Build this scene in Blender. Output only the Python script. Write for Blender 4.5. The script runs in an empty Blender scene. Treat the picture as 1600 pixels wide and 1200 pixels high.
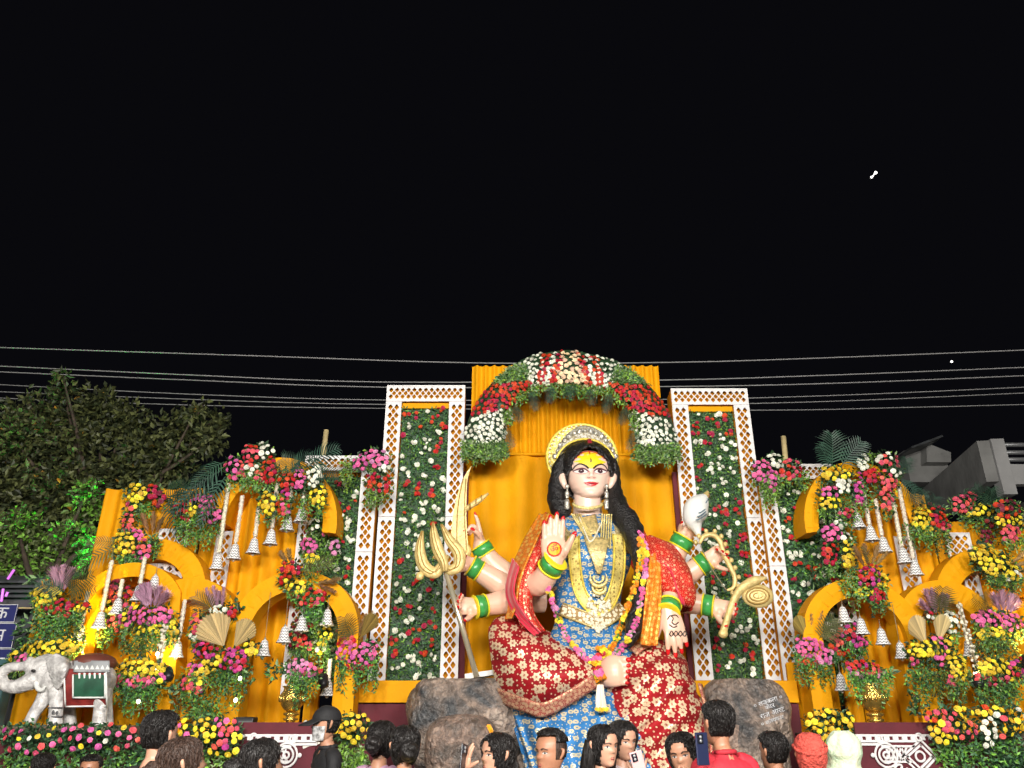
import bpy, bmesh, math, random
from mathutils import Vector, Matrix, noise
from mathutils.bvhtree import BVHTree
R = math.radians
sc = bpy.context.scene
C = sc.collection
V = Vector
# ---------------------------------------------------------------- camera
F, TH, CZ = 1220.0, R(23.0), 1.65
cd = bpy.data.cameras.new('camera'); cam = bpy.data.objects.new('camera', cd); C.objects.link(cam)
cd.sensor_width = 36; cd.lens = F / 1600 * 36; cd.clip_end = 2000; cd.clip_start = .05
cam.location = (0, 0, CZ); cam.rotation_euler = (R(90) + TH, 0, 0); sc.camera = cam
# ---------------------------------------------------------------- night sky, moonlight, floodlights on the ground behind the crowd
w = bpy.data.worlds.new('World'); sc.world = w; w.use_nodes = True
wn = w.node_tree.nodes; bg = wn['Background']
bg.inputs[0].default_value = (.36, .36, .5, 1); bg.inputs[1].default_value = .0075
def lamp(name, kind, loc, target, energy, col, size=.5, spot=None, blend=.5, angle=None):
    d = bpy.data.lights.new(name, kind); o = bpy.data.objects.new(name, d); C.objects.link(o)
    o.location = loc; o.rotation_euler = (V(target) - V(loc)).to_track_quat('-Z', 'Y').to_euler()
    d.energy = energy; d.color = col
    if kind == 'AREA': d.shape = 'DISK'; d.size = size
    elif kind == 'SPOT': d.spot_size = spot; d.spot_blend = blend; d.shadow_soft_size = size
    elif kind == 'SUN': d.angle = angle
    return o
lamp('moon_sun', 'SUN', (3, -4, 9), (0, 6, 2), .12, (1, .95, .88), angle=R(3))
lamp('flood_lamp', 'SPOT', (-2.6, -3.0, 4.9), (.2, 9.2, 3.3), 4000, (1, .96, .89), .9, R(135), .35)
lamp('flood_lamp', 'SPOT', (3.4, -3.0, 4.7), (.2, 9.2, 3.3), 3600, (1, .95, .88), .9, R(135), .35)
lamp('flood_lamp', 'SPOT', (.2, -3.5, 5.2), (.2, 9.2, 3.2), 3100, (1, .95, .88), .9, R(135), .35)  # third flood, added as fill to soften the shadows
sc.view_settings.view_transform = 'Standard'; sc.view_settings.look = 'None'
sc.view_settings.exposure = 0; sc.view_settings.gamma = 1
sc.render.engine = 'CYCLES'; sc.cycles.max_bounces = 7; sc.cycles.transparent_max_bounces = 6
sc.cycles.use_denoising = True

# ---------------------------------------------------------------- helpers
def P(px, py, Y):
    u, v = (px - 800) / F, (600 - py) / F
    d = V((u, math.cos(TH) - v * math.sin(TH), math.sin(TH) + v * math.cos(TH)))
    t = Y / d.y
    return V((t * u, Y, CZ + t * d.z))
def S(px, py, Y):
    v = (600 - py) / F
    return Y / (math.cos(TH) - v * math.sin(TH)) / F
ORG = {}
def tag(o, label=None, cat=None, group=None, kind=None):
    if label: o['label'] = label
    if cat: o['category'] = cat
    if group: o['group'] = group
    if kind: o['kind'] = kind
    return o
def thing(name, loc, label, cat, group=None):
    o = bpy.data.objects.new(name, None); C.objects.link(o); o.location = loc
    o.empty_display_size = .1
    ORG[o] = V(loc)
    return tag(o, label, cat, group)
class MB:
    def __init__(s): s.v = []; s.f = []; s.m = []
    def add(s, v, f, m=0):
        b = len(s.v); s.v += [tuple(x) for x in v]; s.f += [tuple(i + b for i in q) for q in f]; s.m += [m] * len(f)
        return s
    def box(s, c, d, m=0, rot=None):
        c = V(c); hx, hy, hz = d[0] / 2, d[1] / 2, d[2] / 2
        vs = [V((x, y, z)) for x in (-hx, hx) for y in (-hy, hy) for z in (-hz, hz)]
        if rot is not None: vs = [rot @ q for q in vs]
        return s.add([q + c for q in vs], [(0, 1, 3, 2), (4, 6, 7, 5), (0, 4, 5, 1), (2, 3, 7, 6), (0, 2, 6, 4), (1, 5, 7, 3)], m)
    def prism(s, poly, y0, y1, m=0):
        """poly: list of (x,z); extruded from y0 to y1"""
        n = len(poly)
        v = [(x, y0, z) for x, z in poly] + [(x, y1, z) for x, z in poly]
        f = [tuple(range(n)), tuple(range(2 * n - 1, n - 1, -1))] + [(i, i + n, (i + 1) % n + n, (i + 1) % n) for i in range(n)]
        return s.add(v, f, m)
    def lathe(s, prof, c=(0, 0, 0), n=20, m=0, rot=None, sx=1, sy=1):
        c = V(c); v = []
        for r, z in prof:
            for k in range(n):
                a = 2 * math.pi * k / n
                p = V((r * math.cos(a) * sx, r * math.sin(a) * sy, z))
                v.append((rot @ p if rot is not None else p) + c)
        f = [(i * n + k, i * n + (k + 1) % n, (i + 1) * n + (k + 1) % n, (i + 1) * n + k) for i in range(len(prof) - 1) for k in range(n)]
        f += [tuple(range(n - 1, -1, -1)), tuple(range((len(prof) - 1) * n, len(prof) * n))]
        return s.add(v, f, m)
    def ell(s, c, r, m=0, rot=None, n=12, k=8):
        prof = [(max(.001, math.sin(math.pi * i / k)), -math.cos(math.pi * i / k)) for i in range(k + 1)]
        c = V(c); v = []
        for q, z in prof:
            for j in range(n):
                a = 2 * math.pi * j / n
                p = V((q * math.cos(a) * r[0], q * math.sin(a) * r[1], z * r[2]))
                v.append((rot @ p if rot is not None else p) + c)
        f = [(i * n + j, i * n + (j + 1) % n, (i + 1) * n + (j + 1) % n, (i + 1) * n + j) for i in range(k) for j in range(n)]
        return s.add(v, f, m)
    def tube(s, pts, rad, n=8, sub=4, m=0, ref=None, cap=True, disp=None):
        """smooth sweep; rad: number, list of numbers or list of (a,b) with a across ref"""
        pts = [V(p) for p in pts]
        if not isinstance(rad, (list, tuple)): rad = [rad] * len(pts)
        rad = [(r, r) if not isinstance(r, (tuple, list)) else r for r in rad]
        L = cr([tuple(p) + tuple(r) for p, r in zip(pts, rad)], sub) if len(pts) > 2 and sub > 1 else [tuple(p) + tuple(r) for p, r in zip(pts, rad)]
        P3 = [V(q[:3]) for q in L]
        T = [(P3[min(i + 1, len(L) - 1)] - P3[max(i - 1, 0)]).normalized() for i in range(len(L))]
        if ref is None:
            ref = V((0, 0, 1)) if abs(T[0].z) < .9 else V((1, 0, 0))
        A = (V(ref) - T[0] * V(ref).dot(T[0])).normalized()
        v = []
        for i, q in enumerate(L):
            A = (A - T[i] * A.dot(T[i])).normalized(); B = T[i].cross(A)
            for k in range(n):
                a = 2 * math.pi * k / n
                d = 1 if disp is None else disp(i / (len(L) - 1), a)
                v.append(P3[i] + (A * math.cos(a) * max(q[3], 1e-4) + B * math.sin(a) * max(q[4], 1e-4)) * d)
        f = [(i * n + k, i * n + (k + 1) % n, (i + 1) * n + (k + 1) % n, (i + 1) * n + k) for i in range(len(L) - 1) for k in range(n)]
        if cap: f += [tuple(range(n - 1, -1, -1)), tuple(range((len(L) - 1) * n, len(L) * n))]
        return s.add(v, f, m)
    def surf(s, rows, su=5, sv=5, m=0, disp=None, closed=False):
        """rows: control grid of points -> smooth bicubic sheet; disp(u,v)-> Vector offset"""
        G = [cr([tuple(p) for p in r], sv) for r in rows]
        cols = [cr([g[j] for g in G], su) for j in range(len(G[0]))]
        nu, nv = len(cols[0]), len(cols)
        v = []
        for i in range(nu):
            for j in range(nv):
                p = V(cols[j][i])
                if disp: p = p + disp(i / (nu - 1), j / (nv - 1), p)
                v.append(p)
        f = [(i * nv + j, i * nv + j + 1, (i + 1) * nv + j + 1, (i + 1) * nv + j) for i in range(nu - 1) for j in range(nv - 1)]
        return s.add(v, f, m)
def cr(K, sub):
    """Catmull-Rom through tuples"""
    if len(K) < 2 or sub <= 1: return list(K)
    out = []
    for i in range(len(K) - 1):
        a, b, c, d = K[max(i - 1, 0)], K[i], K[i + 1], K[min(i + 2, len(K) - 1)]
        for k in range(sub):
            t = k / sub
            out.append(tuple(.5 * (2 * q + (r - p) * t + (2 * p - 5 * q + 4 * r - s_) * t * t + (3 * q - p - 3 * r + s_) * t ** 3) for p, q, r, s_ in zip(a, b, c, d)))
    out.append(tuple(K[-1])); return out
def obj(name, mb, mats, parent=None, smooth=False, world=True):
    me = bpy.data.meshes.new(name)
    o0 = V((0, 0, 0))
    if parent is not None and world: o0 = ORG[parent]
    vs = mb.v if o0.length == 0 else [(x - o0.x, y - o0.y, z - o0.z) for x, y, z in mb.v]
    me.from_pydata(vs, [], mb.f)
    for k in (mats if isinstance(mats, (list, tuple)) else [mats]): me.materials.append(M[k])
    me.polygons.foreach_set('material_index', mb.m)
    if smooth: me.polygons.foreach_set('use_smooth', [True] * len(mb.f))
    o = bpy.data.objects.new(name, me); C.objects.link(o)
    if parent is not None: o.parent = parent
    ORG[o] = o0
    return o
def inst(name, me, parent, loc, rot=None, s=1.0):
    o = bpy.data.objects.new(name, me); C.objects.link(o)
    o.parent = parent; o.location = V(loc) - ORG[parent]
    if rot is not None: o.rotation_mode = 'QUATERNION'; o.rotation_quaternion = rot
    o.scale = (s, s, s) if not isinstance(s, tuple) else s
    return o
def mod(o, kind, **kw):
    m = o.modifiers.new(kind.lower(), kind)
    for k, v in kw.items(): setattr(m, k, v)
    return m
def recalc(o):
    bm = bmesh.new(); bm.from_mesh(o.data); bmesh.ops.recalc_face_normals(bm, faces=bm.faces); bm.to_mesh(o.data); bm.free()
    return o
def copy_tree(o, parent=None, loc=None):
    c = o.copy(); C.objects.link(c); c.parent = parent
    if loc is not None: c.location = loc
    for ch in list(o.children): copy_tree(ch, c)
    return c

# ---------------------------------------------------------------- materials
M = {}
def mat(name, col, rough=.6, metal=0, var=None, bump=None, spec=None, sheen=0, emit=None, trans=0):
    """var: (scale, amount) noise colour variation; bump: (scale, strength)"""
    m = bpy.data.materials.new(name); m.use_nodes = True; M[name] = m
    nt = m.node_tree; b = nt.nodes['Principled BSDF']
    b.inputs['Base Color'].default_value = (*col, 1); b.inputs['Roughness'].default_value = rough; b.inputs['Metallic'].default_value = metal
    if spec is not None: b.inputs['Specular IOR Level'].default_value = spec
    if sheen: b.inputs['Sheen Weight'].default_value = sheen
    if trans: b.inputs['Subsurface Weight'].default_value = trans; b.inputs['Subsurface Radius'].default_value = (.02, .01, .005)
    if emit: b.inputs['Emission Color'].default_value = (*emit[0], 1); b.inputs['Emission Strength'].default_value = emit[1]
    tc = nt.nodes.new('ShaderNodeTexCoord')
    if var:
        n = nt.nodes.new('ShaderNodeTexNoise'); n.inputs['Scale'].default_value = var[0]; n.inputs['Detail'].default_value = 5
        nt.links.new(tc.outputs['Object'], n.inputs['Vector'])
        r = nt.nodes.new('ShaderNodeValToRGB'); a = var[1]
        c2 = var[2] if len(var) > 2 else tuple(x * (1 - a) for x in col)
        r.color_ramp.elements[0].position = .35; r.color_ramp.elements[1].position = .68
        r.color_ramp.elements[0].color = (*c2, 1); r.color_ramp.elements[1].color = (*[min(1, x * (1 + .25 * a)) for x in col], 1)
        nt.links.new(n.outputs['Fac'], r.inputs[0]); nt.links.new(r.outputs[0], b.inputs['Base Color'])
    if bump:
        n = nt.nodes.new('ShaderNodeTexNoise'); n.inputs['Scale'].default_value = bump[0]; n.inputs['Detail'].default_value = 4
        nt.links.new(tc.outputs['Object'], n.inputs['Vector'])
        u = nt.nodes.new('ShaderNodeBump'); u.inputs['Strength'].default_value = bump[1]; u.inputs['Distance'].default_value = .02
        nt.links.new(n.outputs['Fac'], u.inputs['Height']); nt.links.new(u.outputs[0], b.inputs['Normal'])
    return m
def island(name, col, amt=.35, rough=.55, hue=.02, trans=0):
    """petals and leaves: every separate face island its own shade"""
    m = mat(name, col, rough); nt = m.node_tree; b = nt.nodes['Principled BSDF']
    g = nt.nodes.new('ShaderNodeNewGeometry'); h = nt.nodes.new('ShaderNodeHueSaturation'); h.inputs['Color'].default_value = (*col, 1)
    mr = nt.nodes.new('ShaderNodeMapRange'); mr.inputs[3].default_value = 1 - amt; mr.inputs[4].default_value = 1 + amt
    m2 = nt.nodes.new('ShaderNodeMapRange'); m2.inputs[3].default_value = .5 - hue; m2.inputs[4].default_value = .5 + hue
    nt.links.new(g.outputs['Random Per Island'], mr.inputs[0]); oi = nt.nodes.new('ShaderNodeObjectInfo'); m3 = nt.nodes.new('ShaderNodeMapRange'); m3.inputs[3].default_value = .68; m3.inputs[4].default_value = 1.12
    ml = nt.nodes.new('ShaderNodeMath'); ml.operation = 'MULTIPLY'; nt.links.new(oi.outputs['Random'], m3.inputs[0]); nt.links.new(mr.outputs[0], ml.inputs[0])
    if name.startswith('petal'): nt.links.new(m3.outputs[0], ml.inputs[1])
    else: ml.inputs[1].default_value = 1
    nt.links.new(ml.outputs[0], h.inputs['Value'])
    nt.links.new(oi.outputs['Random'], m2.inputs[0]); nt.links.new(m2.outputs[0], h.inputs['Hue'])
    nt.links.new(h.outputs[0], b.inputs['Base Color'])
    return m
def motif(name, base, mot, scale, size, mot_metal=.6, base_rough=.6, dots=None, lobes=0, dotscale=3.1):
    """printed or embroidered motifs scattered on cloth (3-D cells on the object's own coordinates)"""
    m = mat(name, base, base_rough, spec=.25); nt = m.node_tree; b = nt.nodes['Principled BSDF']; L = nt.links.new
    tc = nt.nodes.new('ShaderNodeTexCoord')
    def cells(sc_, rad, lob=0):
        vo = nt.nodes.new('ShaderNodeTexVoronoi'); vo.voronoi_dimensions = '2D'; vo.inputs['Scale'].default_value = sc_; vo.inputs['Randomness'].default_value = .68
        mp = nt.nodes.new('ShaderNodeMapping'); mp.inputs['Rotation'].default_value = (math.pi / 2, 0, 0)
        L(tc.outputs['Object'], mp.inputs[0]); L(mp.outputs[0], vo.inputs['Vector'])
        val = vo.outputs['Distance']
        if lob:
            sub = nt.nodes.new('ShaderNodeVectorMath'); sub.operation = 'SUBTRACT'
            L(mp.outputs[0], sub.inputs[0]); L(vo.outputs['Position'], sub.inputs[1])
            sx = nt.nodes.new('ShaderNodeSeparateXYZ'); L(sub.outputs[0], sx.inputs[0])
            at = nt.nodes.new('ShaderNodeMath'); at.operation = 'ARCTAN2'; L(sx.outputs[1], at.inputs[0]); L(sx.outputs[0], at.inputs[1])
            mu = nt.nodes.new('ShaderNodeMath'); mu.operation = 'MULTIPLY'; mu.inputs[1].default_value = lob; L(at.outputs[0], mu.inputs[0])
            cs = nt.nodes.new('ShaderNodeMath'); cs.operation = 'COSINE'; L(mu.outputs[0], cs.inputs[0])
            ml = nt.nodes.new('ShaderNodeMath'); ml.operation = 'MULTIPLY_ADD'; ml.inputs[1].default_value = -.06; L(cs.outputs[0], ml.inputs[0]); L(val, ml.inputs[2])
            val = ml.outputs[0]
        lt = nt.nodes.new('ShaderNodeMath'); lt.operation = 'LESS_THAN'; lt.inputs[1].default_value = rad; L(val, lt.inputs[0])
        return lt.outputs[0], val
    f, val = cells(scale, size, lobes)
    core = nt.nodes.new('ShaderNodeMath'); core.operation = 'GREATER_THAN'; core.inputs[1].default_value = size * .28; L(val, core.inputs[0])
    fm = nt.nodes.new('ShaderNodeMath'); fm.operation = 'MULTIPLY'; L(f, fm.inputs[0]); L(core.outputs[0], fm.inputs[1])
    fac = fm.outputs[0] if lobes else f
    if dots:
        g, _ = cells(scale * dotscale, dots)
        mx = nt.nodes.new('ShaderNodeMath'); mx.operation = 'MAXIMUM'; L(fac, mx.inputs[0]); L(g, mx.inputs[1]); fac = mx.outputs[0]
    n = nt.nodes.new('ShaderNodeTexNoise'); n.inputs['Scale'].default_value = 9; L(tc.outputs['Object'], n.inputs['Vector'])
    r = nt.nodes.new('ShaderNodeValToRGB'); r.color_ramp.elements[0].position = .3; r.color_ramp.elements[1].position = .7
    r.color_ramp.elements[0].color = (*[x * .68 for x in base], 1); r.color_ramp.elements[1].color = (*[min(1, x * 1.15) for x in base], 1); L(n.outputs['Fac'], r.inputs[0])
    mix = nt.nodes.new('ShaderNodeMix'); mix.data_type = 'RGBA'; L(fac, mix.inputs[0]); L(r.outputs[0], mix.inputs[6]); mix.inputs[7].default_value = (*mot, 1)
    L(mix.outputs[2], b.inputs['Base Color'])
    mm = nt.nodes.new('ShaderNodeMath'); mm.operation = 'MULTIPLY'; mm.inputs[1].default_value = mot_metal; L(fac, mm.inputs[0]); L(mm.outputs[0], b.inputs['Metallic'])
    mr = nt.nodes.new('ShaderNodeMapRange'); mr.inputs[3].default_value = base_rough; mr.inputs[4].default_value = .42; L(fac, mr.inputs[0]); L(mr.outputs[0], b.inputs['Roughness'])
    bp = nt.nodes.new('ShaderNodeBump'); bp.inputs['Strength'].default_value = .5; bp.inputs['Distance'].default_value = .006; L(fac, bp.inputs['Height']); L(bp.outputs[0], b.inputs['Normal'])
    return m
OR = (.82, .36, .003)
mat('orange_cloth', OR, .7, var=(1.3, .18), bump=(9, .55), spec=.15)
mat('orange_shaded', (.58, .22, .004), .75, var=(2, .2), spec=.15)  # darker copy of the orange, shade on the backings put into the colour
mat('maroon_cloth', (.115, .012, .022), .8, var=(3, .3), bump=(20, .2))
mat('white_lattice', (.74, .72, .72), .5, var=(6, .08))
mat('lattice_back_shaded', (.40, .17, .02), .7, var=(5, .25))  # brown-orange: shade behind the lattice holes put into the cloth colour
mat('white_sheet', (.72, .70, .66), .7, var=(4, .15))
mat('skin_statue', (.70, .46, .34), .34, var=(5, .12, (.76, .45, .32)), bump=(7, .12)); mat('skin_face', (.74, .54, .44), .3, var=(6, .08, (.82, .56, .45)))
mat('face_yellow', (.86, .62, .01), .5); mat('sindoor', (.62, .03, .015), .55); mat('crimson', (.28, .012, .03), .5)
mat('lip', (.52, .025, .03), .3); mat('nail', (.60, .012, .015), .2); mat('ink', (.015, .012, .012), .5)
mat('eye_white', (.80, .74, .70), .25); mat('eye_line', (.10, .03, .05), .5); mat('iris', (.06, .025, .035), .15); mat('lid', (.55, .22, .2), .4)
mat('gold', (.80, .62, .26), .34, .4, var=(30, .45), bump=(60, .5)); mat('gold_bright', (.88, .72, .28), .3, .3, var=(45, .35), bump=(80, .35))
mat('gold_yellow', (.86, .66, .10), .4, .2, var=(40, .3)); mat('silver', (.78, .75, .66), .28, .6, var=(50, .5), bump=(70, .6))
mat('pearl', (.84, .78, .60), .3, .1, var=(60, .3)); mat('golden_card', (.72, .545, .215), .42, .2, var=(9, .3), bump=(34, .55)); mat('golden_groove', (.34, .21, .05), .5, .2)
mat('brass', (.78, .52, .13), .24, .85, var=(14, .35), bump=(55, .45)); mat('steel_pole', (.75, .68, .50), .25, .7)
mat('green_bangle', (.05, .33, .075), .3, var=(20, .25)); mat('bangle_yellow', (.82, .66, .02), .4)
mat('hair_statue', (.014, .012, .012), .42, var=(45, .7, (.002, .002, .002)), bump=(48, 1.0)); mat('shell_white', (.78, .79, .76), .35, var=(5, .1)); mat('shell_line', (.10, .16, .2), .5)
motif('saree_red', (.36, .010, .016), (.80, .66, .44), 9.4, .34, .25, .62, dots=.17, lobes=6, dotscale=2.3)
motif('saree_border', (.42, .09, .07), (.72, .45, .28), 26, .36, .4, .5, dots=.3)
motif('silk_blue', (.035, .19, .46), (.66, .58, .38), 13.5, .30, .25, .6, dots=.16, dotscale=2.1, lobes=2)
motif('net_red', (.58, .022, .014), (.78, .40, .24), 17, .2, .4, .5, dots=.2)
motif('net_orange', (.82, .20, .012), (.88, .52, .12), 18, .3, .4, .5, dots=.2)
mat('satin_pink', (.64, .02, .055), .38, sheen=.3, bump=(10, .3)); mat('satin_red', (.52, .012, .02), .42, sheen=.3, bump=(12, .3))
motif('brocade', (.36, .27, .11), (.75, .63, .34), 24, .36, .6, .5, dots=.25)
motif('haar', (.84, .68, .20), (.40, .28, .08), 18, .2, .3, .4, dots=.2)
motif('pearl_belt', (.40, .26, .11), (.86, .80, .62), 24, .42, .1, .5)
motif('crown_jewel', (.42, .34, .18), (.90, .88, .80), 24, .42, .5, .4, dots=.3)
motif('halo_gold', (.70, .52, .05), (.92, .80, .34), 26, .3, .4, .4, dots=.3)
mat('rock', (.30, .215, .16), .33, var=(2.6, .6, (.045, .052, .058)), bump=(13, 1.0)); mat('rock_brown', (.27, .165, .12), .3, var=(3.4, .5, (.085, .07, .06)), bump=(11, 1.0))
mat('elephant', (.66, .645, .63), .3, var=(16, .4, (.38, .365, .36)), bump=(24, .9)); mat('blanket_green', (.02, .10, .055), .55, var=(10, .4)); mat('blanket_red', (.28, .025, .022), .55, var=(14, .45))
mat('blanket_grey', (.34, .35, .36), .5, var=(10, .3)); mat('seat_brown', (.17, .045, .03), .55, var=(5, .3)); mat('grey_dark', (.09, .09, .095), .6)
for n_, c_ in dict(red=(.50, .008, .018), coral=(.72, .085, .115), pink=(.76, .13, .36), magenta=(.55, .05, .26), white=(.78, .79, .66), yellow=(.80, .60, .03),
                   maroon=(.20, .012, .03), peach=(.86, .62, .40), marigold=(.86, .33, .006), lilac=(.66, .25, .46)).items():
    island('petal_' + n_, c_, .32)
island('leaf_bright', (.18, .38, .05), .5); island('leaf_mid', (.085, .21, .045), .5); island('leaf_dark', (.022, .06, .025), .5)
island('leaf_grass', (.085, .21, .09), .6); island('leaf_pale', (.22, .34, .15), .4); island('leaf_olive_lit', (.16, .17, .02), .5)  # the olive leaves carry a lit tone in their colour
island('leaf_tree', (.080, .105, .034), .6, hue=.03); island('leaf_tree_dark', (.036, .052, .02), .5); island('leaf_yellow', (.5, .32, .03), .4)
island('palm_dark', (.026, .068, .042), .45); island('palm_olive', (.10, .10, .03), .4); island('dry', (.50, .40, .19), .35); island('dry_dark', (.30, .20, .06), .4)
island('pampas', (.56, .32, .44), .3); island('pampas_brown', (.40, .24, .10), .35)
mat('bark', (.09, .065, .045), .85, var=(8, .5), bump=(16, .8)); mat('bamboo', (.55, .44, .22), .5, var=(9, .3)); mat('cable', (.34, .34, .34), .6)
island('tuberose', (.80, .72, .58), .22); mat('thread', (.25, .2, .12), .7)
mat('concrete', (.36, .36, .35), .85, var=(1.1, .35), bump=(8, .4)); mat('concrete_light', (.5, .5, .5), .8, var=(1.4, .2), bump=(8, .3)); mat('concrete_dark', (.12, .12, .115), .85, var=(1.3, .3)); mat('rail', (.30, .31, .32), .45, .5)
mat('ground', (.10, .085, .07), .95, var=(.6, .4), bump=(3, .5)); mat('stage_wood', (.17, .12, .08), .75, var=(3, .35)); mat('carpet', (.16, .12, .09), .9, var=(5, .5), bump=(18, .5))
mat('plastic_bag', (.70, .67, .60), .28, bump=(9, .7)); mat('black_plastic', (.015, .015, .017), .4); mat('banner_blue', (.018, .022, .12), .5); mat('letter', (.62, .63, .66), .6); mat('teal_post', (.05, .13, .14), .55, var=(3, .3))
mat('tin', (.12, .13, .14), .5, .3, var=(4, .4)); mat('purple_tube', (.5, .1, .6), .4, emit=((.75, .2, .9), .7)); mat('bulb', (1, .9, .7), .3, emit=((1, .84, .55), 16)); mat('star', (1, 1, 1), .5, emit=((1, .97, .92), 3)); mat('lamp_green', (.05, .6, .2), .3, emit=((.05, 1, .2), 6))
def chevron():
    m = mat('bell_metal', (.8, .8, .8), .3, 0); nt = m.node_tree; b = nt.nodes['Principled BSDF']; L = nt.links.new
    tc = nt.nodes.new('ShaderNodeTexCoord'); sx = nt.nodes.new('ShaderNodeSeparateXYZ'); L(tc.outputs['Object'], sx.inputs[0])
    at = nt.nodes.new('ShaderNodeMath'); at.operation = 'ARCTAN2'; L(sx.outputs[1], at.inputs[0]); L(sx.outputs[0], at.inputs[1])
    pp = nt.nodes.new('ShaderNodeMath'); pp.operation = 'PINGPONG'; pp.inputs[1].default_value = .3; L(at.outputs[0], pp.inputs[0])
    z = nt.nodes.new('ShaderNodeMath'); z.operation = 'MULTIPLY_ADD'; z.inputs[1].default_value = 11; L(sx.outputs[2], z.inputs[0]); L(pp.outputs[0], z.inputs[2])
    fr = nt.nodes.new('ShaderNodeMath'); fr.operation = 'PINGPONG'; fr.inputs[1].default_value = .25; L(z.outputs[0], fr.inputs[0])
    gt = nt.nodes.new('ShaderNodeMath'); gt.operation = 'GREATER_THAN'; gt.inputs[1].default_value = .075; L(fr.outputs[0], gt.inputs[0])
    mx = nt.nodes.new('ShaderNodeMix'); mx.data_type = 'RGBA'; L(gt.outputs[0], mx.inputs[0]); mx.inputs[6].default_value = (.05, .045, .05, 1); mx.inputs[7].default_value = (.86, .85, .84, 1)
    L(mx.outputs[2], b.inputs['Base Color'])
chevron()

def rock_mat(name, c1, c2, c3, sc1, rough):
    m = mat(name, c1, rough); nt = m.node_tree; b = nt.nodes['Principled BSDF']; L = nt.links.new; tc = nt.nodes.new('ShaderNodeTexCoord')
    def nz(s_, det, dist=0.0):
        n = nt.nodes.new('ShaderNodeTexNoise'); n.inputs['Scale'].default_value = s_; n.inputs['Detail'].default_value = det; n.inputs['Distortion'].default_value = dist; L(tc.outputs['Object'], n.inputs['Vector']); return n.outputs['Fac']
    r = nt.nodes.new('ShaderNodeValToRGB'); e = r.color_ramp.elements; e[0].position = .36; e[0].color = (*c2, 1); e[1].position = .62; e[1].color = (*c1, 1); k = e.new(.5); k.color = (*c3, 1)
    L(nz(sc1, 8, 1.6), r.inputs[0])
    r2 = nt.nodes.new('ShaderNodeValToRGB'); r2.color_ramp.elements[0].position = .42; r2.color_ramp.elements[0].color = (.55, .55, .55, 1); r2.color_ramp.elements[1].position = .62; r2.color_ramp.elements[1].color = (1.25, 1.2, 1.15, 1); L(nz(19, 6, .8), r2.inputs[0])
    mx = nt.nodes.new('ShaderNodeMix'); mx.data_type = 'RGBA'; mx.blend_type = 'MULTIPLY'; mx.inputs[0].default_value = .85; L(r.outputs[0], mx.inputs[6]); L(r2.outputs[0], mx.inputs[7]); L(mx.outputs[2], b.inputs['Base Color'])
    ad = nt.nodes.new('ShaderNodeMath'); ad.operation = 'MULTIPLY_ADD'; ad.inputs[1].default_value = .45; L(nz(30, 5, .5), ad.inputs[0]); L(nz(7, 7, 1.2), ad.inputs[2])
    bp = nt.nodes.new('ShaderNodeBump'); bp.inputs['Strength'].default_value = 1; bp.inputs['Distance'].default_value = .07; L(ad.outputs[0], bp.inputs['Height']); L(bp.outputs[0], b.inputs['Normal'])
rock_mat('rock', (.46, .385, .33), (.075, .08, .086), (.29, .225, .185), 1.5, .32); rock_mat('rock_brown', (.40, .305, .25), (.14, .115, .10), (.30, .215, .175), 2.4, .34)
def hair_mat(name, c1, c2, rough):
    m = mat(name, c1, rough); nt = m.node_tree; b = nt.nodes['Principled BSDF']; L = nt.links.new; tc = nt.nodes.new('ShaderNodeTexCoord')
    mp = nt.nodes.new('ShaderNodeMapping'); mp.inputs['Scale'].default_value = (110, 110, 12); L(tc.outputs['Object'], mp.inputs[0])
    n = nt.nodes.new('ShaderNodeTexNoise'); n.inputs['Scale'].default_value = 1; n.inputs['Detail'].default_value = 3; n.inputs['Distortion'].default_value = .6; L(mp.outputs[0], n.inputs['Vector'])
    r = nt.nodes.new('ShaderNodeValToRGB'); r.color_ramp.elements[0].position = .35; r.color_ramp.elements[0].color = (*c1, 1); r.color_ramp.elements[1].position = .7; r.color_ramp.elements[1].color = (*c2, 1); L(n.outputs['Fac'], r.inputs[0]); L(r.outputs[0], b.inputs['Base Color'])
    bp = nt.nodes.new('ShaderNodeBump'); bp.inputs['Strength'].default_value = 1; bp.inputs['Distance'].default_value = .012; L(n.outputs['Fac'], bp.inputs['Height']); L(bp.outputs[0], b.inputs['Normal'])
    b.inputs['Specular IOR Level'].default_value = .35
# ---------------------------------------------------------------- flora kit
rnd = random.Random(7)
def petal_flower(mats, seed, n1=6, n2=5):
    q = random.Random(seed); mb = MB()
    def ring(n, r0, r1, z0, z1, w, off):
        for k in range(n):
            a = off + 2 * math.pi * k / n + q.uniform(-.12, .12); c, s_ = math.cos(a), math.sin(a)
            def pt(r, t, z): return (r * c - t * s_, r * s_ + t * c, z)
            rm = (r0 + r1) * .58; zm = max(z0, z1) + .06
            mb.add([pt(r0, -w * .5, z0), pt(r0, w * .5, z0), pt(rm, w * .72, zm), pt(rm, -w * .72, zm), pt(r1, w * .32, z1), pt(r1, -w * .32, z1)], [(0, 1, 2, 3), (3, 2, 4, 5)])
    ring(n1, .28, 1.0, .02, .0, .78, 0); ring(n2, .16, .70, .26, .34, .66, .5)
    v = [(.40 * math.cos(2 * math.pi * k / 6), .40 * math.sin(2 * math.pi * k / 6), .34) for k in range(6)] + [(0, 0, .66)]
    mb.add(v, [(k, (k + 1) % 6, 6) for k in range(6)])
    v = [(.8 * math.cos(2 * math.pi * k / 6), .8 * math.sin(2 * math.pi * k / 6), 0) for k in range(6)] + [(0, 0, -.4)]
    mb.add(v, [((k + 1) % 6, k, 6) for k in range(6)])
    return mb
FM, FMB = {}, {}
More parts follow.
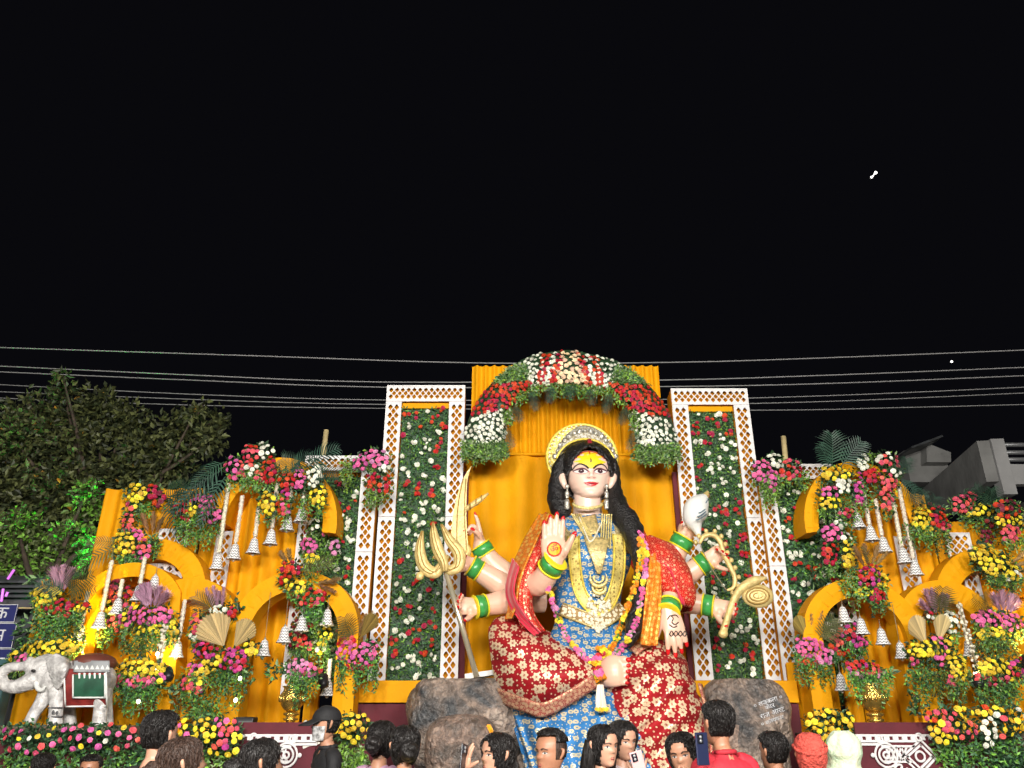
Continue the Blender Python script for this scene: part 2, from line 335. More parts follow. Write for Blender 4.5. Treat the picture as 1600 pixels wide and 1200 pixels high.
def flower_mesh(col, k):
    if (col, k) not in FM:
        mb = petal_flower(None, k * 13 + 1, 6 if k % 2 else 5, 5); FMB[k] = mb
        me = bpy.data.meshes.new('flower_' + col); me.from_pydata(mb.v, [], mb.f); me.materials.append(M['petal_' + col])
        FM[(col, k)] = me
    return FM[(col, k)]
def quat_to(n, spin): return V(n).to_track_quat('Z', 'Y') @ Matrix.Rotation(spin, 3, 'Z').to_quaternion()
def put_flower(root, p, n, r, col, q=rnd, name='flower'):
    return inst(name, flower_mesh(col, q.randrange(4)), root, p, quat_to(n, q.uniform(0, 6.28)), (lambda k: (k, k, k * q.uniform(.75, 1.25)))(r * q.uniform(.78, 1.16)))
def leaf(mb, p, d, up, L, W, m):
    d = d.normalized(); s_ = d.cross(up)
    if s_.length < 1e-3: s_ = d.orthogonal()
    s_.normalize(); n = s_.cross(d)
    mid = p + d * L * .45 + n * L * .12
    mb.add([p, mid + s_ * W * .5, p + d * L, mid - s_ * W * .5], [(0, 1, 2), (0, 2, 3)], m)
def rdir(q): 
    while 1:
        v = V((q.uniform(-1, 1), q.uniform(-1, 1), q.uniform(-1, 1)))
        if .05 < v.length < 1: return v.normalized()
LEAFM = ['leaf_bright', 'leaf_mid', 'leaf_dark', 'leaf_grass', 'leaf_pale', 'leaf_olive_lit']
KIND = dict(b=[0, 0, 1, 1, 4], m=[1, 1, 3, 2, 0], d=[2, 2, 3], g=[3, 3, 1, 2], e=[2, 1, 4, 2], o=[5, 1, 2], p=[4, 0, 1])
def bush(mb, px, py, rx, ry, Y, kind='b', dens=1.0, L=5.5, q=rnd, back=.6):
    c = P(px, py, Y); s_ = S(px, py, Y); n = int(rx * ry * .42 * dens) + 8
    for _ in range(n):
        while 1:
            x, y, z = q.uniform(-1, 1), q.uniform(-1, 1), q.uniform(-1, 1)
            if x * x + y * y + z * z < 1: break
        p = c + V((x * rx * s_, y * min(rx, ry) * s_ * back, z * ry * s_))
        d = rdir(q) + V((x * .6, -.5, -.2 + z * .3))
        leaf(mb, p, d, rdir(q), L * s_ * q.uniform(.7, 1.5), L * s_ * .55, q.choice(KIND[kind]))
def vines(mb, px, py, rx, ry, Y, kind='m', dens=1.0, L=5.5, q=rnd):
    s_ = S(px, py, Y)
    for _ in range(max(3, int(rx * .95 * dens))):
        x = px + q.uniform(-1, 1) * rx; ln = ry * 2 * q.uniform(.45, 1.0) * (1 - .35 * abs(x - px) / max(rx, 1))
        y = 0; sw = q.uniform(-.12, .12); yo = q.uniform(-.05, .08)
        while y < ln:
            p = P(x + sw * y + q.uniform(-1.6, 1.6), py - ry + y, Y - yo + q.uniform(-.02, .02))
            leaf(mb, p, rdir(q) + V((0, -.4, -.7)), rdir(q), L * s_ * q.uniform(.8, 1.4), L * s_ * .5, q.choice(KIND[kind]))
            y += q.uniform(2.0, 3.4)
def in_poly(x, y, po):
    c = False; j = len(po) - 1
    for i in range(len(po)):
        if (po[i][1] > y) != (po[j][1] > y) and x < (po[j][0] - po[i][0]) * (y - po[i][1]) / (po[j][1] - po[i][1]) + po[i][0]: c = not c
        j = i
    return c
def cluster(root, px, py, rx, ry, col, Y, fol, sp=7.8, rad=5.0, bulge=.75, q=rnd, taken=None, dark=True, most=None):
    """flowers over a low dome: (px,py) centre, (rx,ry) half-axes"""
    s_ = S(px, py, Y); pts = taken if taken is not None else []; out = 0; miss = 0
    cols = col.split('+')
    while miss < 220 and (most is None or out < most):
        a, r = q.uniform(0, 6.283), math.sqrt(q.random())
        x, y = px + rx * r * math.cos(a), py + ry * r * math.sin(a)
        if any((x - u) ** 2 + (y - v) ** 2 < sp * sp for u, v in pts): miss += 1; continue
        pts.append((x, y)); out += 1
        h = math.sqrt(max(0, 1 - r * r * .92)) * min(rx, ry, 22) * s_ * bulge
        p = P(x, y, Y - .05 - h)
        n = V((math.cos(a) * r * .9, -1.0, -math.sin(a) * r * .9 + .12)) + rdir(q) * .25
        put_flower(root, p, n.normalized(), rad * s_ * q.uniform(.85, 1.1), q.choice(cols), q)
        if dark and fol is not None:
            for _ in range(5):
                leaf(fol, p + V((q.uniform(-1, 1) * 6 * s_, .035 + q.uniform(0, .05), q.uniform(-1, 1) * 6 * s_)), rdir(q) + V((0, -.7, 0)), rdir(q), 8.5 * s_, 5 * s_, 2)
    return pts
def frond(mb, base, tip, W, n=12, droop=.12, m=0, face=V((0, -1, .25)), q=rnd, w0=.35):
    base, tip = V(base), V(tip); ax = tip - base; L = ax.length
    side = ax.cross(face).normalized(); nn = side.cross(ax).normalized()
    pt = lambda t: base + ax * t + nn * (math.sin(t * math.pi) * L * .06) - V((0, 0, 1)) * (droop * L * t * t)
    mb.tube([pt(0), pt(.33), pt(.66), pt(1)], [L * .012, L * .009, L * .006, L * .002], n=5, sub=2, m=m)
    for i in range(n):
        t = .1 + .9 * i / n; p = pt(t); d = (pt(min(1, t + .05)) - pt(max(0, t - .05))).normalized()
        wl = W * math.sin(math.pi * (.16 + .80 * t)) ** .7 * q.uniform(.85, 1.1)
        for sg in (-1, 1):
            dd = (side * sg + d * (.45 + .7 * t) + V((0, 0, -.12))).normalized(); up = nn * .3 + d.cross(side)
            a = p; b = p + dd * wl * .5 + nn * wl * .06; c = p + dd * wl - V((0, 0, wl * .16)); ww = L * .8 / n * .5
            mb.add([a - d * ww * .5, a + d * ww * .5, b + d * ww * .6, b - d * ww * .6, c], [(0, 1, 2, 3), (3, 2, 4)], m)
def fan(mb, base, d, L, spread=62, n=13, m=0, tilt=V((0, -1, 0)), cut=.25):
    """pleated dried palm fan, trimmed top"""
    base = V(base); d = V(d).normalized(); side = d.cross(V(tilt)).normalized(); nn = side.cross(d).normalized(); v = [base]
    k2 = 2 * n + 1
    for k in range(k2):
        a = R(spread) * (2 * k / (k2 - 1) - 1); l = L * (1 - cut * abs(2 * k / (k2 - 1) - 1) ** 2) * (1.0 if k % 2 else .93)
        v.append(base + d * l * math.cos(a) + side * l * math.sin(a) + nn * (L * .035 if k % 2 else -L * .02))
    for k in range(1, k2): mb.add([v[0], v[k], v[k + 1]], [(0, 1, 2)], m)
    mb.tube([base - d * L * .25, base, base + d * L * .1], [L * .02] * 3, n=5, sub=1, m=m)
def plume(mb, base, tip, W, m=0, n=90, q=rnd):
    base, tip = V(base), V(tip); ax = tip - base; L = ax.length; d = ax.normalized()
    mb.tube([base, base + ax * .5, tip], [L * .012, L * .01, L * .003], n=4, sub=1, m=m)
    for _ in range(n):
        t = q.uniform(.12, 1); p = base + ax * t; o = rdir(q); o = (o - d * o.dot(d)).normalized()
        wl = W * 1.35 * math.sin(math.pi * (.1 + .82 * t)) * q.uniform(.5, 1)
        e = p + (o + d * 1.3).normalized() * wl * 1.3; s_ = d.cross(o) * W * .14
        mb.add([p - s_, p + s_, e], [(0, 1, 2)], m)
def arrangement(name, label, Y, clusters=(), greens=(), fronds=(), fans=(), plumes=(), cat='flower arrangement', group='flower arrangements on the orange arches', sp=6.7, rad=4.1, seed=0, base=None):
    q = random.Random(seed * 31 + 5); 
    c0 = base or ((clusters[0][0], clusters[0][1]) if clusters else (greens[0][0], greens[0][1]))
    root = thing(name, P(c0[0], c0[1], Y + .05), label, cat, group)
    fol = MB(); taken = []
    for c in clusters: cluster(root, *c[:5], Y + (c[5] if len(c) > 5 else 0), fol, sp, rad, q=q, taken=taken)
    for g in greens:
        k = g[4]; dy = g[5] if len(g) > 5 else .03
        if k[0] == 'v': vines(fol, *g[:4], Y + dy - .08, k[1:] or 'm', q=q)
        elif k[0] == 'E': bush(fol, *g[:4], Y + dy, 'e', .35, 10, q=q)
        else: bush(fol, *g[:4], Y + dy, k, q=q)
    for c in clusters:
        bush(fol, c[0], c[1] + 3, c[2] * 1.12 + 3, c[3] * 1.12 + 3, Y + .03, q.choice('bbm'), .4, 6, q=q)
        if c[1] + c[3] > max(k[1] + k[3] for k in clusters) - 26: vines(fol, c[0], c[1] + c[3] + 10, c[2] * .95, 15, Y - .04, q.choice('bbm'), .9, q=q)
    if fol.v: obj('foliage', fol, LEAFM, root)['kind'] = 'stuff'
    for (bx, by, tx, ty, W, m) in fronds:
        mb = MB(); frond(mb, P(bx, by, Y - .06), P(tx, ty, Y - .22), W * 1.15 * S(bx, by, Y), q=q); obj('palm_frond', mb, m, root)
    for (bx, by, tx, ty, spread, m) in fans:
        mb = MB(); b_, t_ = P(bx, by, Y - .02), P(tx, ty, Y - .12); fan(mb, b_, t_ - b_, (t_ - b_).length, spread, tilt=V((.15, -1, .1))); obj('dried_palm_fan', mb, m, root)
    for (bx, by, tx, ty, W, m) in plumes:
        mb = MB(); plume(mb, P(bx, by, Y), P(tx, ty, Y - .06), W * S(bx, by, Y), q=q, n=130); obj('pampas_plume', mb, m, root)['kind'] = 'stuff'
    return root

# ---------------------------------------------------------------- setting: ground and stage
mb = MB(); mb.add([(-400, -300, 0), (400, -300, 0), (400, 500, 0), (-400, 500, 0)], [(0, 1, 2, 3)]); tag(obj('ground', mb, 'ground'), kind='structure')
ZS = 1.47
xl, xr = P(505, 1150, 8.0).x, P(1336, 1150, 8.0).x
def stage(x0, x1, y0, y1, z, label, m='maroon_cloth', group='stage platforms'):
    t = thing('stage_platform', ((x0 + x1) / 2, y0, 0), label, 'stage', group)
    mb = MB(); mb.box(((x0 + x1) / 2, (y0 + y1) / 2 + .01, z / 2 - .02), (x1 - x0 - .04, y1 - y0 - .02, z - .04)); obj('platform', mb, 'stage_wood', t)
    mb = MB(); mb.box(((x0 + x1) / 2, (y0 + y1) / 2, z - .008), (x1 - x0, y1 - y0, .016)); obj('carpet', mb, 'carpet', t)
    n = int((x1 - x0) * 14); rows = []
    mb = MB(); vs = []
    for k in range(n + 1):
        x = x0 + (x1 - x0) * k / n
        for z_ in (z - .02, z * .5, .02): vs.append((x, y0 - .02 - .022 * math.sin(k * 1.7 + z_ * .6) * (1.2 - z_ / z * .7) - .01 * noise.noise((x * 3, z_, 0)), z_))
    mb.add(vs, [(3 * k + j, 3 * k + 3 + j, 3 * k + 4 + j, 3 * k + 1 + j) for k in range(n) for j in (0, 1)]); obj('skirt_cloth', mb, m, t, True)
    return t
stage(-8.0, xl, 8.0, 10.9, ZS, 'left stage platform skirted in maroon cloth below the elephant')
stage(xr, 8.0, 8.0, 10.9, ZS, 'right stage platform skirted in maroon cloth under the brass urn')
xc0, xc1 = P(560, 1090, 9.7).x, P(1245, 1090, 9.7).x
zb = P(610, 1097, 9.7).z; zt = P(610, 1068, 9.7).z
stage(xc0, xc1, 9.7, 10.9, zb, 'central stage platform skirted in maroon cloth behind the rocks')

# ---------------------------------------------------------------- cloth sheets
def cloth(name, parent, x0, x1, z0, z1, Y, pleat=.14, amp=.025, m='orange_cloth', nz=7, jitter=.5, seed=0, top=None, taper=0, straight=False):
    n = max(8, int((x1 - x0) / pleat * 9)); vs = []
    for k in range(n + 1):
        u = k / n; x = x0 + (x1 - x0) * u
        ph = 2 * math.pi * (x / pleat) + 1.6 * noise.noise((x * 1.7, seed, 0)) * jitter * 3
        zz1 = z1 if top is None else top(x)
        for j in range(nz + 1):
            z = z0 + (zz1 - z0) * j / nz
            a = amp * (.6 + .8 * noise.noise((x * 1.1, z * .35, seed + 3.)) + taper * (1 - j / nz))
            s_ = math.sin(ph + .5 * noise.noise((x, z * .6, seed))); s_ = (abs(s_) ** .7) * (1 if s_ > 0 else -1)
            if straight: a, s_ = amp, 1 - 2 * abs(math.sin(ph / 2 + .12 * noise.noise((x, z * .4, seed)))) ** 1.4
            vs.append((x, Y - a * s_ - .03 * noise.noise((x * .8, z * .8, seed + 9.)), z))
    mb = MB(); mb.add(vs, [(k * (nz + 1) + j, (k + 1) * (nz + 1) + j, (k + 1) * (nz + 1) + j + 1, k * (nz + 1) + j + 1) for k in range(n) for j in range(nz)])
    return obj(name, mb, m, parent, True)
# centre backdrop
x0, x1 = P(738, 570, 10.3).x, P(1028, 577, 10.3).x; zT = P(880, 573, 10.3).z; zM = P(880, 714, 10.3).z
bd = thing('cloth_backdrop', (0, 10.3, zb), 'tall orange pleated cloth backdrop behind the seated goddess statue', 'backdrop')
cloth('pleated_panel', bd, x0, x1, zM - .05, zT, 10.27, .125, .03, seed=1, jitter=.08, nz=4, straight=True)
cloth('draped_panel', bd, x0 - .28, x1 + .28, zb, zM, 10.22, .42, .05, seed=2, jitter=1.0, taper=.6, nz=12)
mb = MB(); mb.tube([(x0, 10.2, zM), (0, 10.19, zM + .005), (x1, 10.2, zM)], .022, n=8, sub=6); obj('seam', mb, 'orange_cloth', bd, True)
mb = MB(); mb.box(((x0 + x1) / 2, 10.36, (zb + zT) / 2), (x1 - x0, .05, zT - zb)); obj('backing', mb, 'orange_shaded', bd)
for sx in (-1, 1):
    xx = P(716, 900, 10.0).x if sx < 0 else P(1078, 900, 10.0).x
    mb = MB(); mb.box((xx + .05 * -sx, 10.1, (zb + P(720, 735, 10).z) / 2), (.1, .06, P(720, 735, 10).z - zb)); obj('maroon_strip', mb, 'maroon_cloth', bd)
# orange valance under the towers
vl = thing('stage_valance', (0, 9.66, zb), 'orange cloth band along the top of the maroon stage skirt', 'valance')
cloth('valance_cloth', vl, xc0, xc1, zb - .005, zt + .03, 9.64, .55, .012, seed=4, nz=3)
mb = MB(); mb.box(((xc0 + xc1) / 2, 9.83, (zb + zt) / 2 + .012), (xc1 - xc0, .3, zt - zb - .03)); obj('board', mb, 'orange_shaded', vl)

# ---------------------------------------------------------------- lattice panels
def lattice(mb, x0, x1, z0, z1, Y, cw=.082, ch=.118, b=.022, th=.014, hole=.77):
    nx = max(2, round((x1 - x0 - 2 * b) / cw)); nz = max(2, round((z1 - z0 - 2 * b) / ch))
    cw, ch = (x1 - x0 - 2 * b) / nx, (z1 - z0 - 2 * b) / nz
    cl = lambda x, z: (min(max(x, x0 + b * .5), x1 - b * .5), min(max(z, z0 + b * .5), z1 - b * .5))
    def cell(cx, cz, holed):
        pts = []; K = 12
        for k in range(K):
            t = k / K * 4; i = int(t); f = t - i
            c4 = [(0, ch / 2), (cw / 2, 0), (0, -ch / 2), (-cw / 2, 0)]
            a, c = c4[i], c4[(i + 1) % 4]; pts.append((a[0] + (c[0] - a[0]) * f, a[1] + (c[1] - a[1]) * f))
        if not holed:
            v = [cl(cx + x, cz + z) for x, z in (pts[0], pts[3], pts[6], pts[9])]
            mb.add([(x, Y, z) for x, z in v], [(3, 2, 1, 0)]); return
        v = [(cx + x, Y, cz + z) for x, z in pts]
        inn = []
        for k, (x, z) in enumerate(pts):
            g = hole * (1.10 if k in (1, 2, 10, 11) else 1.04 if k in (4, 5, 7, 8) else .98); inn.append((cx + x * g, cz + z * g))
        v += [(x, Y, z) for x, z in inn] + [(x, Y + th, z) for x, z in inn]
        f = [(k, k + K, (k + 1) % K + K, (k + 1) % K) for k in range(K)] + [(k + K, k + 2 * K, (k + 1) % K + 2 * K, (k + 1) % K + K) for k in range(K)]
        mb.add(v, f)
    for i in range(-1, 2 * nx + 2):
        for j in range(-1, 2 * nz + 2):
            if (i + j) % 2: continue
            cx, cz = x0 + b + i * cw / 2, z0 + b + j * ch / 2
            if cx < x0 + b - cw * .1 or cx > x1 - b + cw * .1 or cz < z0 + b - ch * .1 or cz > z1 - b + ch * .1: continue
            cell(cx, cz, x0 + b + cw * .3 < cx < x1 - b - cw * .3 and z0 + b + ch * .3 < cz < z1 - b - ch * .3)
    for (u0, u1, w0, w1) in ((x0, x1, z0, z0 + b), (x0, x1, z1 - b, z1), (x0, x0 + b, z0 + b, z1 - b), (x1 - b, x1, z0 + b, z1 - b)):
        mb.box(((u0 + u1) / 2, Y + th / 2 - .003, (w0 + w1) / 2), (u1 - u0, th + .004, w1 - w0))
    return mb
def lat(parent, x0, x1, z0, z1, Y, back=.085, **k):
    mb = MB(); lattice(mb, x0, x1, z0, z1, Y, **k); o = obj('lattice_panel', mb, 'white_lattice', parent)
    mb = MB(); mb.box(((x0 + x1) / 2, Y + back + .03, (z0 + z1) / 2), (x1 - x0 - .01, .06, z1 - z0 - .01)); obj('cloth_backing', mb, 'orange_shaded', parent)
    return o
def grass_wall(parent, x0, x1, z0, z1, Y, n, q, L=.05):
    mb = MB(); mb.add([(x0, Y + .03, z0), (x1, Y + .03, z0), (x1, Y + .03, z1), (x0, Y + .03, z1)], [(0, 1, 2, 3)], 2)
    for _ in range(n):
        p = V((q.uniform(x0, x1), Y + q.uniform(-.03, .025), q.uniform(z0, z1)))
        leaf(mb, p, rdir(q) + V((0, -.9, -.2)), rdir(q), L * q.uniform(.7, 1.4), L * .42, q.choice([3, 3, 3, 1, 2, 0]))
    o = obj('leaf_wall', mb, LEAFM, parent); o['kind'] = 'stuff'
def wall_flowers(parent, x0, x1, z0, z1, Y, n, q, r=.034):
    """small groups of blooms of one colour spread evenly over the leaf wall"""
    pts = []; miss = 0; nf = 0
    while miss < 900 and nf < 290:
        cx, cz = q.uniform(x0 + .05, x1 - .05), q.uniform(z0, z1)
        if any((cx - a) ** 2 + (cz - b) ** 2 < .118 ** 2 for a, b in pts): miss += 1; continue
        pts.append((cx, cz)); col = q.choice(['red', 'red', 'white', 'white', 'white'])
        for j in range(q.choice([1, 2, 2, 3, 3, 4])):
            a = q.uniform(0, 6.28); p = V((min(max(cx + .036 * math.cos(a + j * 2.1), x0 + .03), x1 - .03), Y - .04 + q.uniform(-.015, .015), cz + .036 * math.sin(a + j * 2.1)))
            put_flower(parent, p, (V((0, -1, .15)) + rdir(q) * .6).normalized(), r * q.uniform(.75, 1.05), col, q); nf += 1
def tower(pxl, pxr, pyt, pyb, label, seed):
    Y = 9.98; q = random.Random(seed)
    X0, X1 = P(pxl, pyt, Y).x, P(pxr, pyt, Y).x; Z1, Z0 = P((pxl + pxr) / 2, pyt, Y).z, P((pxl + pxr) / 2, pyb, Y).z
    t = thing('lattice_tower', ((X0 + X1) / 2, Y, Z0), label, 'decorated frame', 'tall lattice frames beside the backdrop')
    pw = .215; bh = .24; zm = Z0 + (Z1 - Z0) * .52
    for a, b_ in ((X0, X0 + pw), (X1 - pw, X1)):
        lat(t, a, b_, Z0, zm - .003, Y); lat(t, a, b_, zm + .003, Z1 - bh - .004, Y)
    lat(t, X0, X1, Z1 - bh, Z1, Y)
    mb = MB(); mb.box(((X0 + X1) / 2, Y + .25, (Z0 + Z1) / 2), (X1 - X0 - .02, .18, Z1 - Z0 - .02)); obj('frame_box', mb, 'orange_shaded', t)
    mb = MB(); mb.box(((X0 + X1) / 2, Y + .07, Z1 - bh - .045), (X1 - X0 - 2 * pw - .01, .04, .075)); obj('cloth_strip', mb, 'orange_cloth', t)
    grass_wall(t, X0 + pw + .005, X1 - pw - .005, Z0 + .01, Z1 - bh - .085, Y + .07, 6200, q)
    wall_flowers(t, X0 + pw, X1 - pw, Z0 + .05, Z1 - bh - .1, Y + .07, 46, q)
    return t
tower(605, 727, 602, 1066, 'tall white lattice frame with green leaf panel left of the statue', 3)
tower(1048, 1167, 607, 1063, 'tall white lattice frame with green leaf panel right of the statue', 4)
# lower side frames (lattice post, beam, leaf panel)
def side_frame(px_post0, px_post1, px_in, pyt, pyb, label, seed):
    Y = 9.86; q = random.Random(seed)
    X0, X1 = sorted((P(px_post0, pyt, Y).x, P(px_post1, pyt, Y).x)); XI = P(px_in, pyt, Y).x
    Z1, Z0 = P(px_post0, pyt, Y).z, P(px_post0, pyb, Y).z; bh = .2
    t = thing('leaf_screen', ((X0 + XI) / 2, Y, Z0), label, 'decorated frame', 'lower lattice frames beside the towers')
    zm = Z0 + (Z1 - Z0) * .55
    lat(t, X0, X1, Z0, zm - .003, Y); lat(t, X0, X1, zm + .003, Z1 - bh - .004, Y)
    a, b_ = min(X0, XI), max(X1, XI)
    lat(t, a, b_, Z1 - bh, Z1, Y)
    g0, g1 = (XI, X0) if XI < X0 else (X1, XI)
    grass_wall(t, g0, g1, Z0 + .02, Z1 - bh - .06, Y + .09, 4600, q, .06)
    wall_flowers(t, g0, g1, Z0 + .1, Z1 - bh - .1, Y + .09, 34, q)
    mb = MB(); mb.box(((a + b_) / 2, Y + .2, (Z0 + Z1) / 2), (b_ - a - .02, .1, Z1 - Z0 - .02)); obj('frame_box', mb, 'orange_shaded', t)
    return t
side_frame(567, 592, 478, 712, 1068, 'lower lattice frame and leaf panel at the left arches', 5)
side_frame(1182, 1206, 1300, 725, 1104, 'lower lattice frame and leaf panel at the right arches', 6)

# ---------------------------------------------------------------- side wings: pleated cloth screens, arches, lattice inserts
def wing_screen(name, x0, x1, z1, Y, label, seed, parts=((0, 1),)):
    t = thing(name, ((x0 + x1) / 2, Y, ZS), label, 'cloth screen', 'orange cloth screens behind the arches')
    cloth('cloth_sheet', t, x0, x1, ZS, z1, Y, .24, .04, seed=seed, jitter=.55, nz=9, straight=True)
    mb = MB(); mb.box(((x0 + x1) / 2, Y + .09, (ZS + z1) / 2 - .02), (x1 - x0 - .04, .05, z1 - ZS - .05)); obj('backing', mb, 'orange_shaded', t)
    return t
Yw = 9.95
def low_screen(px0, px1, pyt, label, seed):
    Y = 9.78; x0, x1, z1 = P(px0, 1090, Y).x, P(px1, 1090, Y).x, P((px0 + px1) / 2, pyt, Y).z
    t = thing('cloth_screen', ((x0 + x1) / 2, Y, ZS), label, 'cloth screen', 'orange cloth screens behind the arches')
    cloth('cloth_sheet', t, x0, x1, ZS, z1, Y, .15, .025, seed=seed, jitter=.4, nz=5, straight=True)
    mb = MB(); mb.box(((x0 + x1) / 2, Y + .045, (ZS + z1) / 2), (x1 - x0, .03, z1 - ZS - .02)); obj('backing', mb, 'orange_shaded', t)
low_screen(522, 568, 1030, 'low orange cloth pilaster under the pink arrangement left of the rocks', 21); low_screen(476, 498, 1010, 'narrow low orange cloth strip right of the left urn', 22)
low_screen(1236, 1312, 1035, 'low orange cloth pilaster under the pink arrangement right of the rocks', 23); low_screen(1322, 1345, 1020, 'narrow low orange cloth strip left of the right urn', 24)
wing_screen('cloth_screen', P(163, 780, Yw).x, P(318, 780, Yw).x, P(200, 764, Yw).z, Yw, 'plain orange cloth screen under the tree at the far left', 11)
wing_screen('cloth_screen', P(322, 780, Yw).x, P(500, 780, Yw).x, P(400, 770, Yw).z, Yw, 'orange cloth screen with hanging bells left of the leaf panel', 12)
wing_screen('cloth_screen', P(1298, 780, Yw).x, P(1448, 780, Yw).x, P(1350, 772, Yw).z, Yw, 'orange cloth screen with hanging bells right of the leaf panel', 13)
wing_screen('cloth_screen', P(1450, 780, Yw).x, P(1640, 780, Yw).x, P(1520, 815, Yw).z, Yw, 'orange cloth screen in front of the concrete building', 14)
wing_screen('cloth_screen', P(40, 1000, 9.5).x, P(150, 1000, 9.5).x, P(100, 905, 9.5).z, 9.5, 'orange cloth panel standing behind the elephant at the left end', 15)
def arch(px, py, ro, ri, Y, depth, label, bottom=ZS, a0=0, a1=180, name='cloth_arch', legs=(1, 1), sq=1.0):
    c = P(px, py, Y); s_ = S(px, py, Y); Ro, Ri = ro * s_, ri * s_
    t = thing(name, (c.x, Y, bottom), label, 'arch', 'orange cloth-covered arches')
    mb = MB(); n = 40; q = random.Random(int(px)); prof = []
    for k in range(n + 1):
        a = R(a0 + (a1 - a0) * k / n)
        prof.append((math.cos(a), math.sin(a) * sq))
    path = [(c.x + Ro * x, c.z + Ro * z, c.x + Ri * x, c.z + Ri * z) for x, z in prof]
    if legs[0]: path = [(c.x + Ro, bottom, c.x + Ri, bottom), (c.x + Ro, (bottom + c.z) / 2, c.x + Ri, (bottom + c.z) / 2)] + path
    if legs[1]: path = path + [(c.x - Ro, (bottom + c.z) / 2, c.x - Ri, (bottom + c.z) / 2), (c.x - Ro, bottom, c.x - Ri, bottom)]
    v = []
    for i, (ox, oz, ix, iz) in enumerate(path):
        w_ = .012 * noise.noise((i * .9, px, 0)); 
        mx, mz = (ox + ix) / 2, (oz + iz) / 2
        v += [(ox, Y, oz), (mx, Y - .012 + w_, mz), (ix, Y, iz), (ix, Y + depth, iz), (ox, Y + depth, oz)]
    f = []
    for i in range(len(path) - 1):
        for j in range(5): f.append((5 * i + j, 5 * i + (j + 1) % 5, 5 * i + 5 + (j + 1) % 5, 5 * i + 5 + j))
    e = len(path) - 1; f += [(0, 4, 3, 2, 1), (5 * e, 5 * e + 1, 5 * e + 2, 5 * e + 3, 5 * e + 4)]
    mb.add(v, f); o = obj('arch_band', mb, 'orange_cloth', t); recalc(o)
    mb = MB()                                                     # gathered seams in the cloth
    for k in range(0, n, 3):
        x, z = prof[k]; aa = q.uniform(.05, .4); bb = aa + q.uniform(.25, .5)
        r0, r1 = Ri + (Ro - Ri) * aa, min(Ro, Ri + (Ro - Ri) * bb); ds = q.uniform(-.03, .03)
        mb.tube([(c.x + r0 * x, Y - .009, c.z + r0 * z), (c.x + r1 * x + ds, Y - .012, c.z + r1 * z)], [.006, .003], n=5, sub=1)
    obj('cloth_fold', mb, 'orange_cloth', t)['kind'] = 'stuff'
    return t
arch(426, 822, 100, 78, 9.5, .42, 'big upper orange arch hung with bell strings on the left', legs=(0, 0), a0=-6, a1=176, sq=1.12)
arch(458, 990, 102, 70, 9.25, .30, 'orange arch with red roses on top left of the leaf panel', legs=(1, 1), sq=.95)
arch(288, 988, 84, 50, 9.35, .30, 'rounded orange arch over the purple pampas at the left', legs=(1, 1))
arch(232, 930, 88, 56, 9.62, .25, 'orange arch with lattice spandrel on the far left', legs=(1, 0), a0=0, a1=150)
arch(195, 972, 92, 70, 9.3, .5, 'outermost left orange arch lit from below beside the palms', legs=(1, 1), a0=30, a1=180)
arch(1352, 822, 94, 72, 9.5, .42, 'big upper orange arch hung with bell strings on the right', legs=(0, 0), a0=4, a1=186, sq=1.12)
arch(1352, 998, 96, 66, 9.25, .30, 'orange arch with red and yellow roses right of the leaf panel', legs=(1, 1), sq=.97)
arch(1486, 990, 82, 48, 9.35, .30, 'rounded orange arch over the purple pampas at the right', legs=(1, 1))
arch(1558, 950, 94, 60, 9.62, .25, 'orange arch behind the yellow bunch at the far right', legs=(0, 1), a0=20, a1=180)
def lat_piece(px0, px1, py0, py1, Y, label, cw=.09, ch=.11, seed=0):
    c = P((px0 + px1) / 2, (py0 + py1) / 2, Y); a, b_ = P(px0, (py0 + py1) / 2, Y).x, P(px1, (py0 + py1) / 2, Y).x
    t = thing('lattice_insert', (c.x, Y, P(px0, py1, Y).z), label, 'lattice panel', 'small lattice inserts behind the arches')
    mb = MB(); lattice(mb, a, b_, P(px0, py1, Y).z, P(px0, py0, Y).z, Y, cw, ch, hole=.78); obj('lattice_sheet', mb, 'white_lattice', t)
lat_piece(326, 352, 830, 1010, 9.84, 'narrow lattice strip below the first bell string on the left')
lat_piece(243, 290, 826, 900, 9.86, 'small lattice spandrel under the pink and yellow roses on the left')
lat_piece(225, 282, 880, 950, 9.80, 'small lattice spandrel behind the left purple pampas')
lat_piece(452, 476, 815, 1090, 9.84, 'narrow lattice strip left of the leaf panel behind the urn')
lat_piece(1408, 1438, 838, 960, 9.84, 'narrow lattice strip below the last bell string on the right')
lat_piece(1482, 1522, 832, 900, 9.86, 'small lattice spandrel beside the dark red roses on the right')
lat_piece(1508, 1532, 885, 940, 9.80, 'small lattice piece inside the far right arch')
lat_piece(1318, 1346, 925, 1090, 9.84, 'narrow lattice strip inside the right arch behind the bells')
# ---------------------------------------------------------------- big flower arch over the statue
fa = thing('flower_arch', P(890, 600, 9.75), 'large rose arch in red, white and peach bands crowning the orange backdrop', 'flower arch')
AY = 9.72
outer = [(722, 708), (725, 690), (736, 645), (766, 601), (814, 563), (850, 552), (890, 547)]
inner = [(792, 712), (789, 690), (799, 640), (832, 606), (852, 603), (868, 601), (890, 600)]
mir = lambda pts: [(1783 - x, y + 4) for x, y in pts]
ol = outer + mir(outer)[::-1][1:]; il = inner + mir(inner)[::-1][1:]
rows = []
mb = MB()
def bulgeY(t, y0=AY): return y0 - .20 * math.sqrt(max(0, 1 - (2 * t - 1) ** 2))
rows = [[P(o[0] + (i[0] - o[0]) * t, o[1] + (i[1] - o[1]) * t, bulgeY(t) + .05) for t in (0, .12, .3, .5, .7, .88, 1)] for o, i in zip(ol, il)]
mb.surf(rows, 4, 2); b_ = obj('moss_base', mb, 'leaf_dark', fa, True)
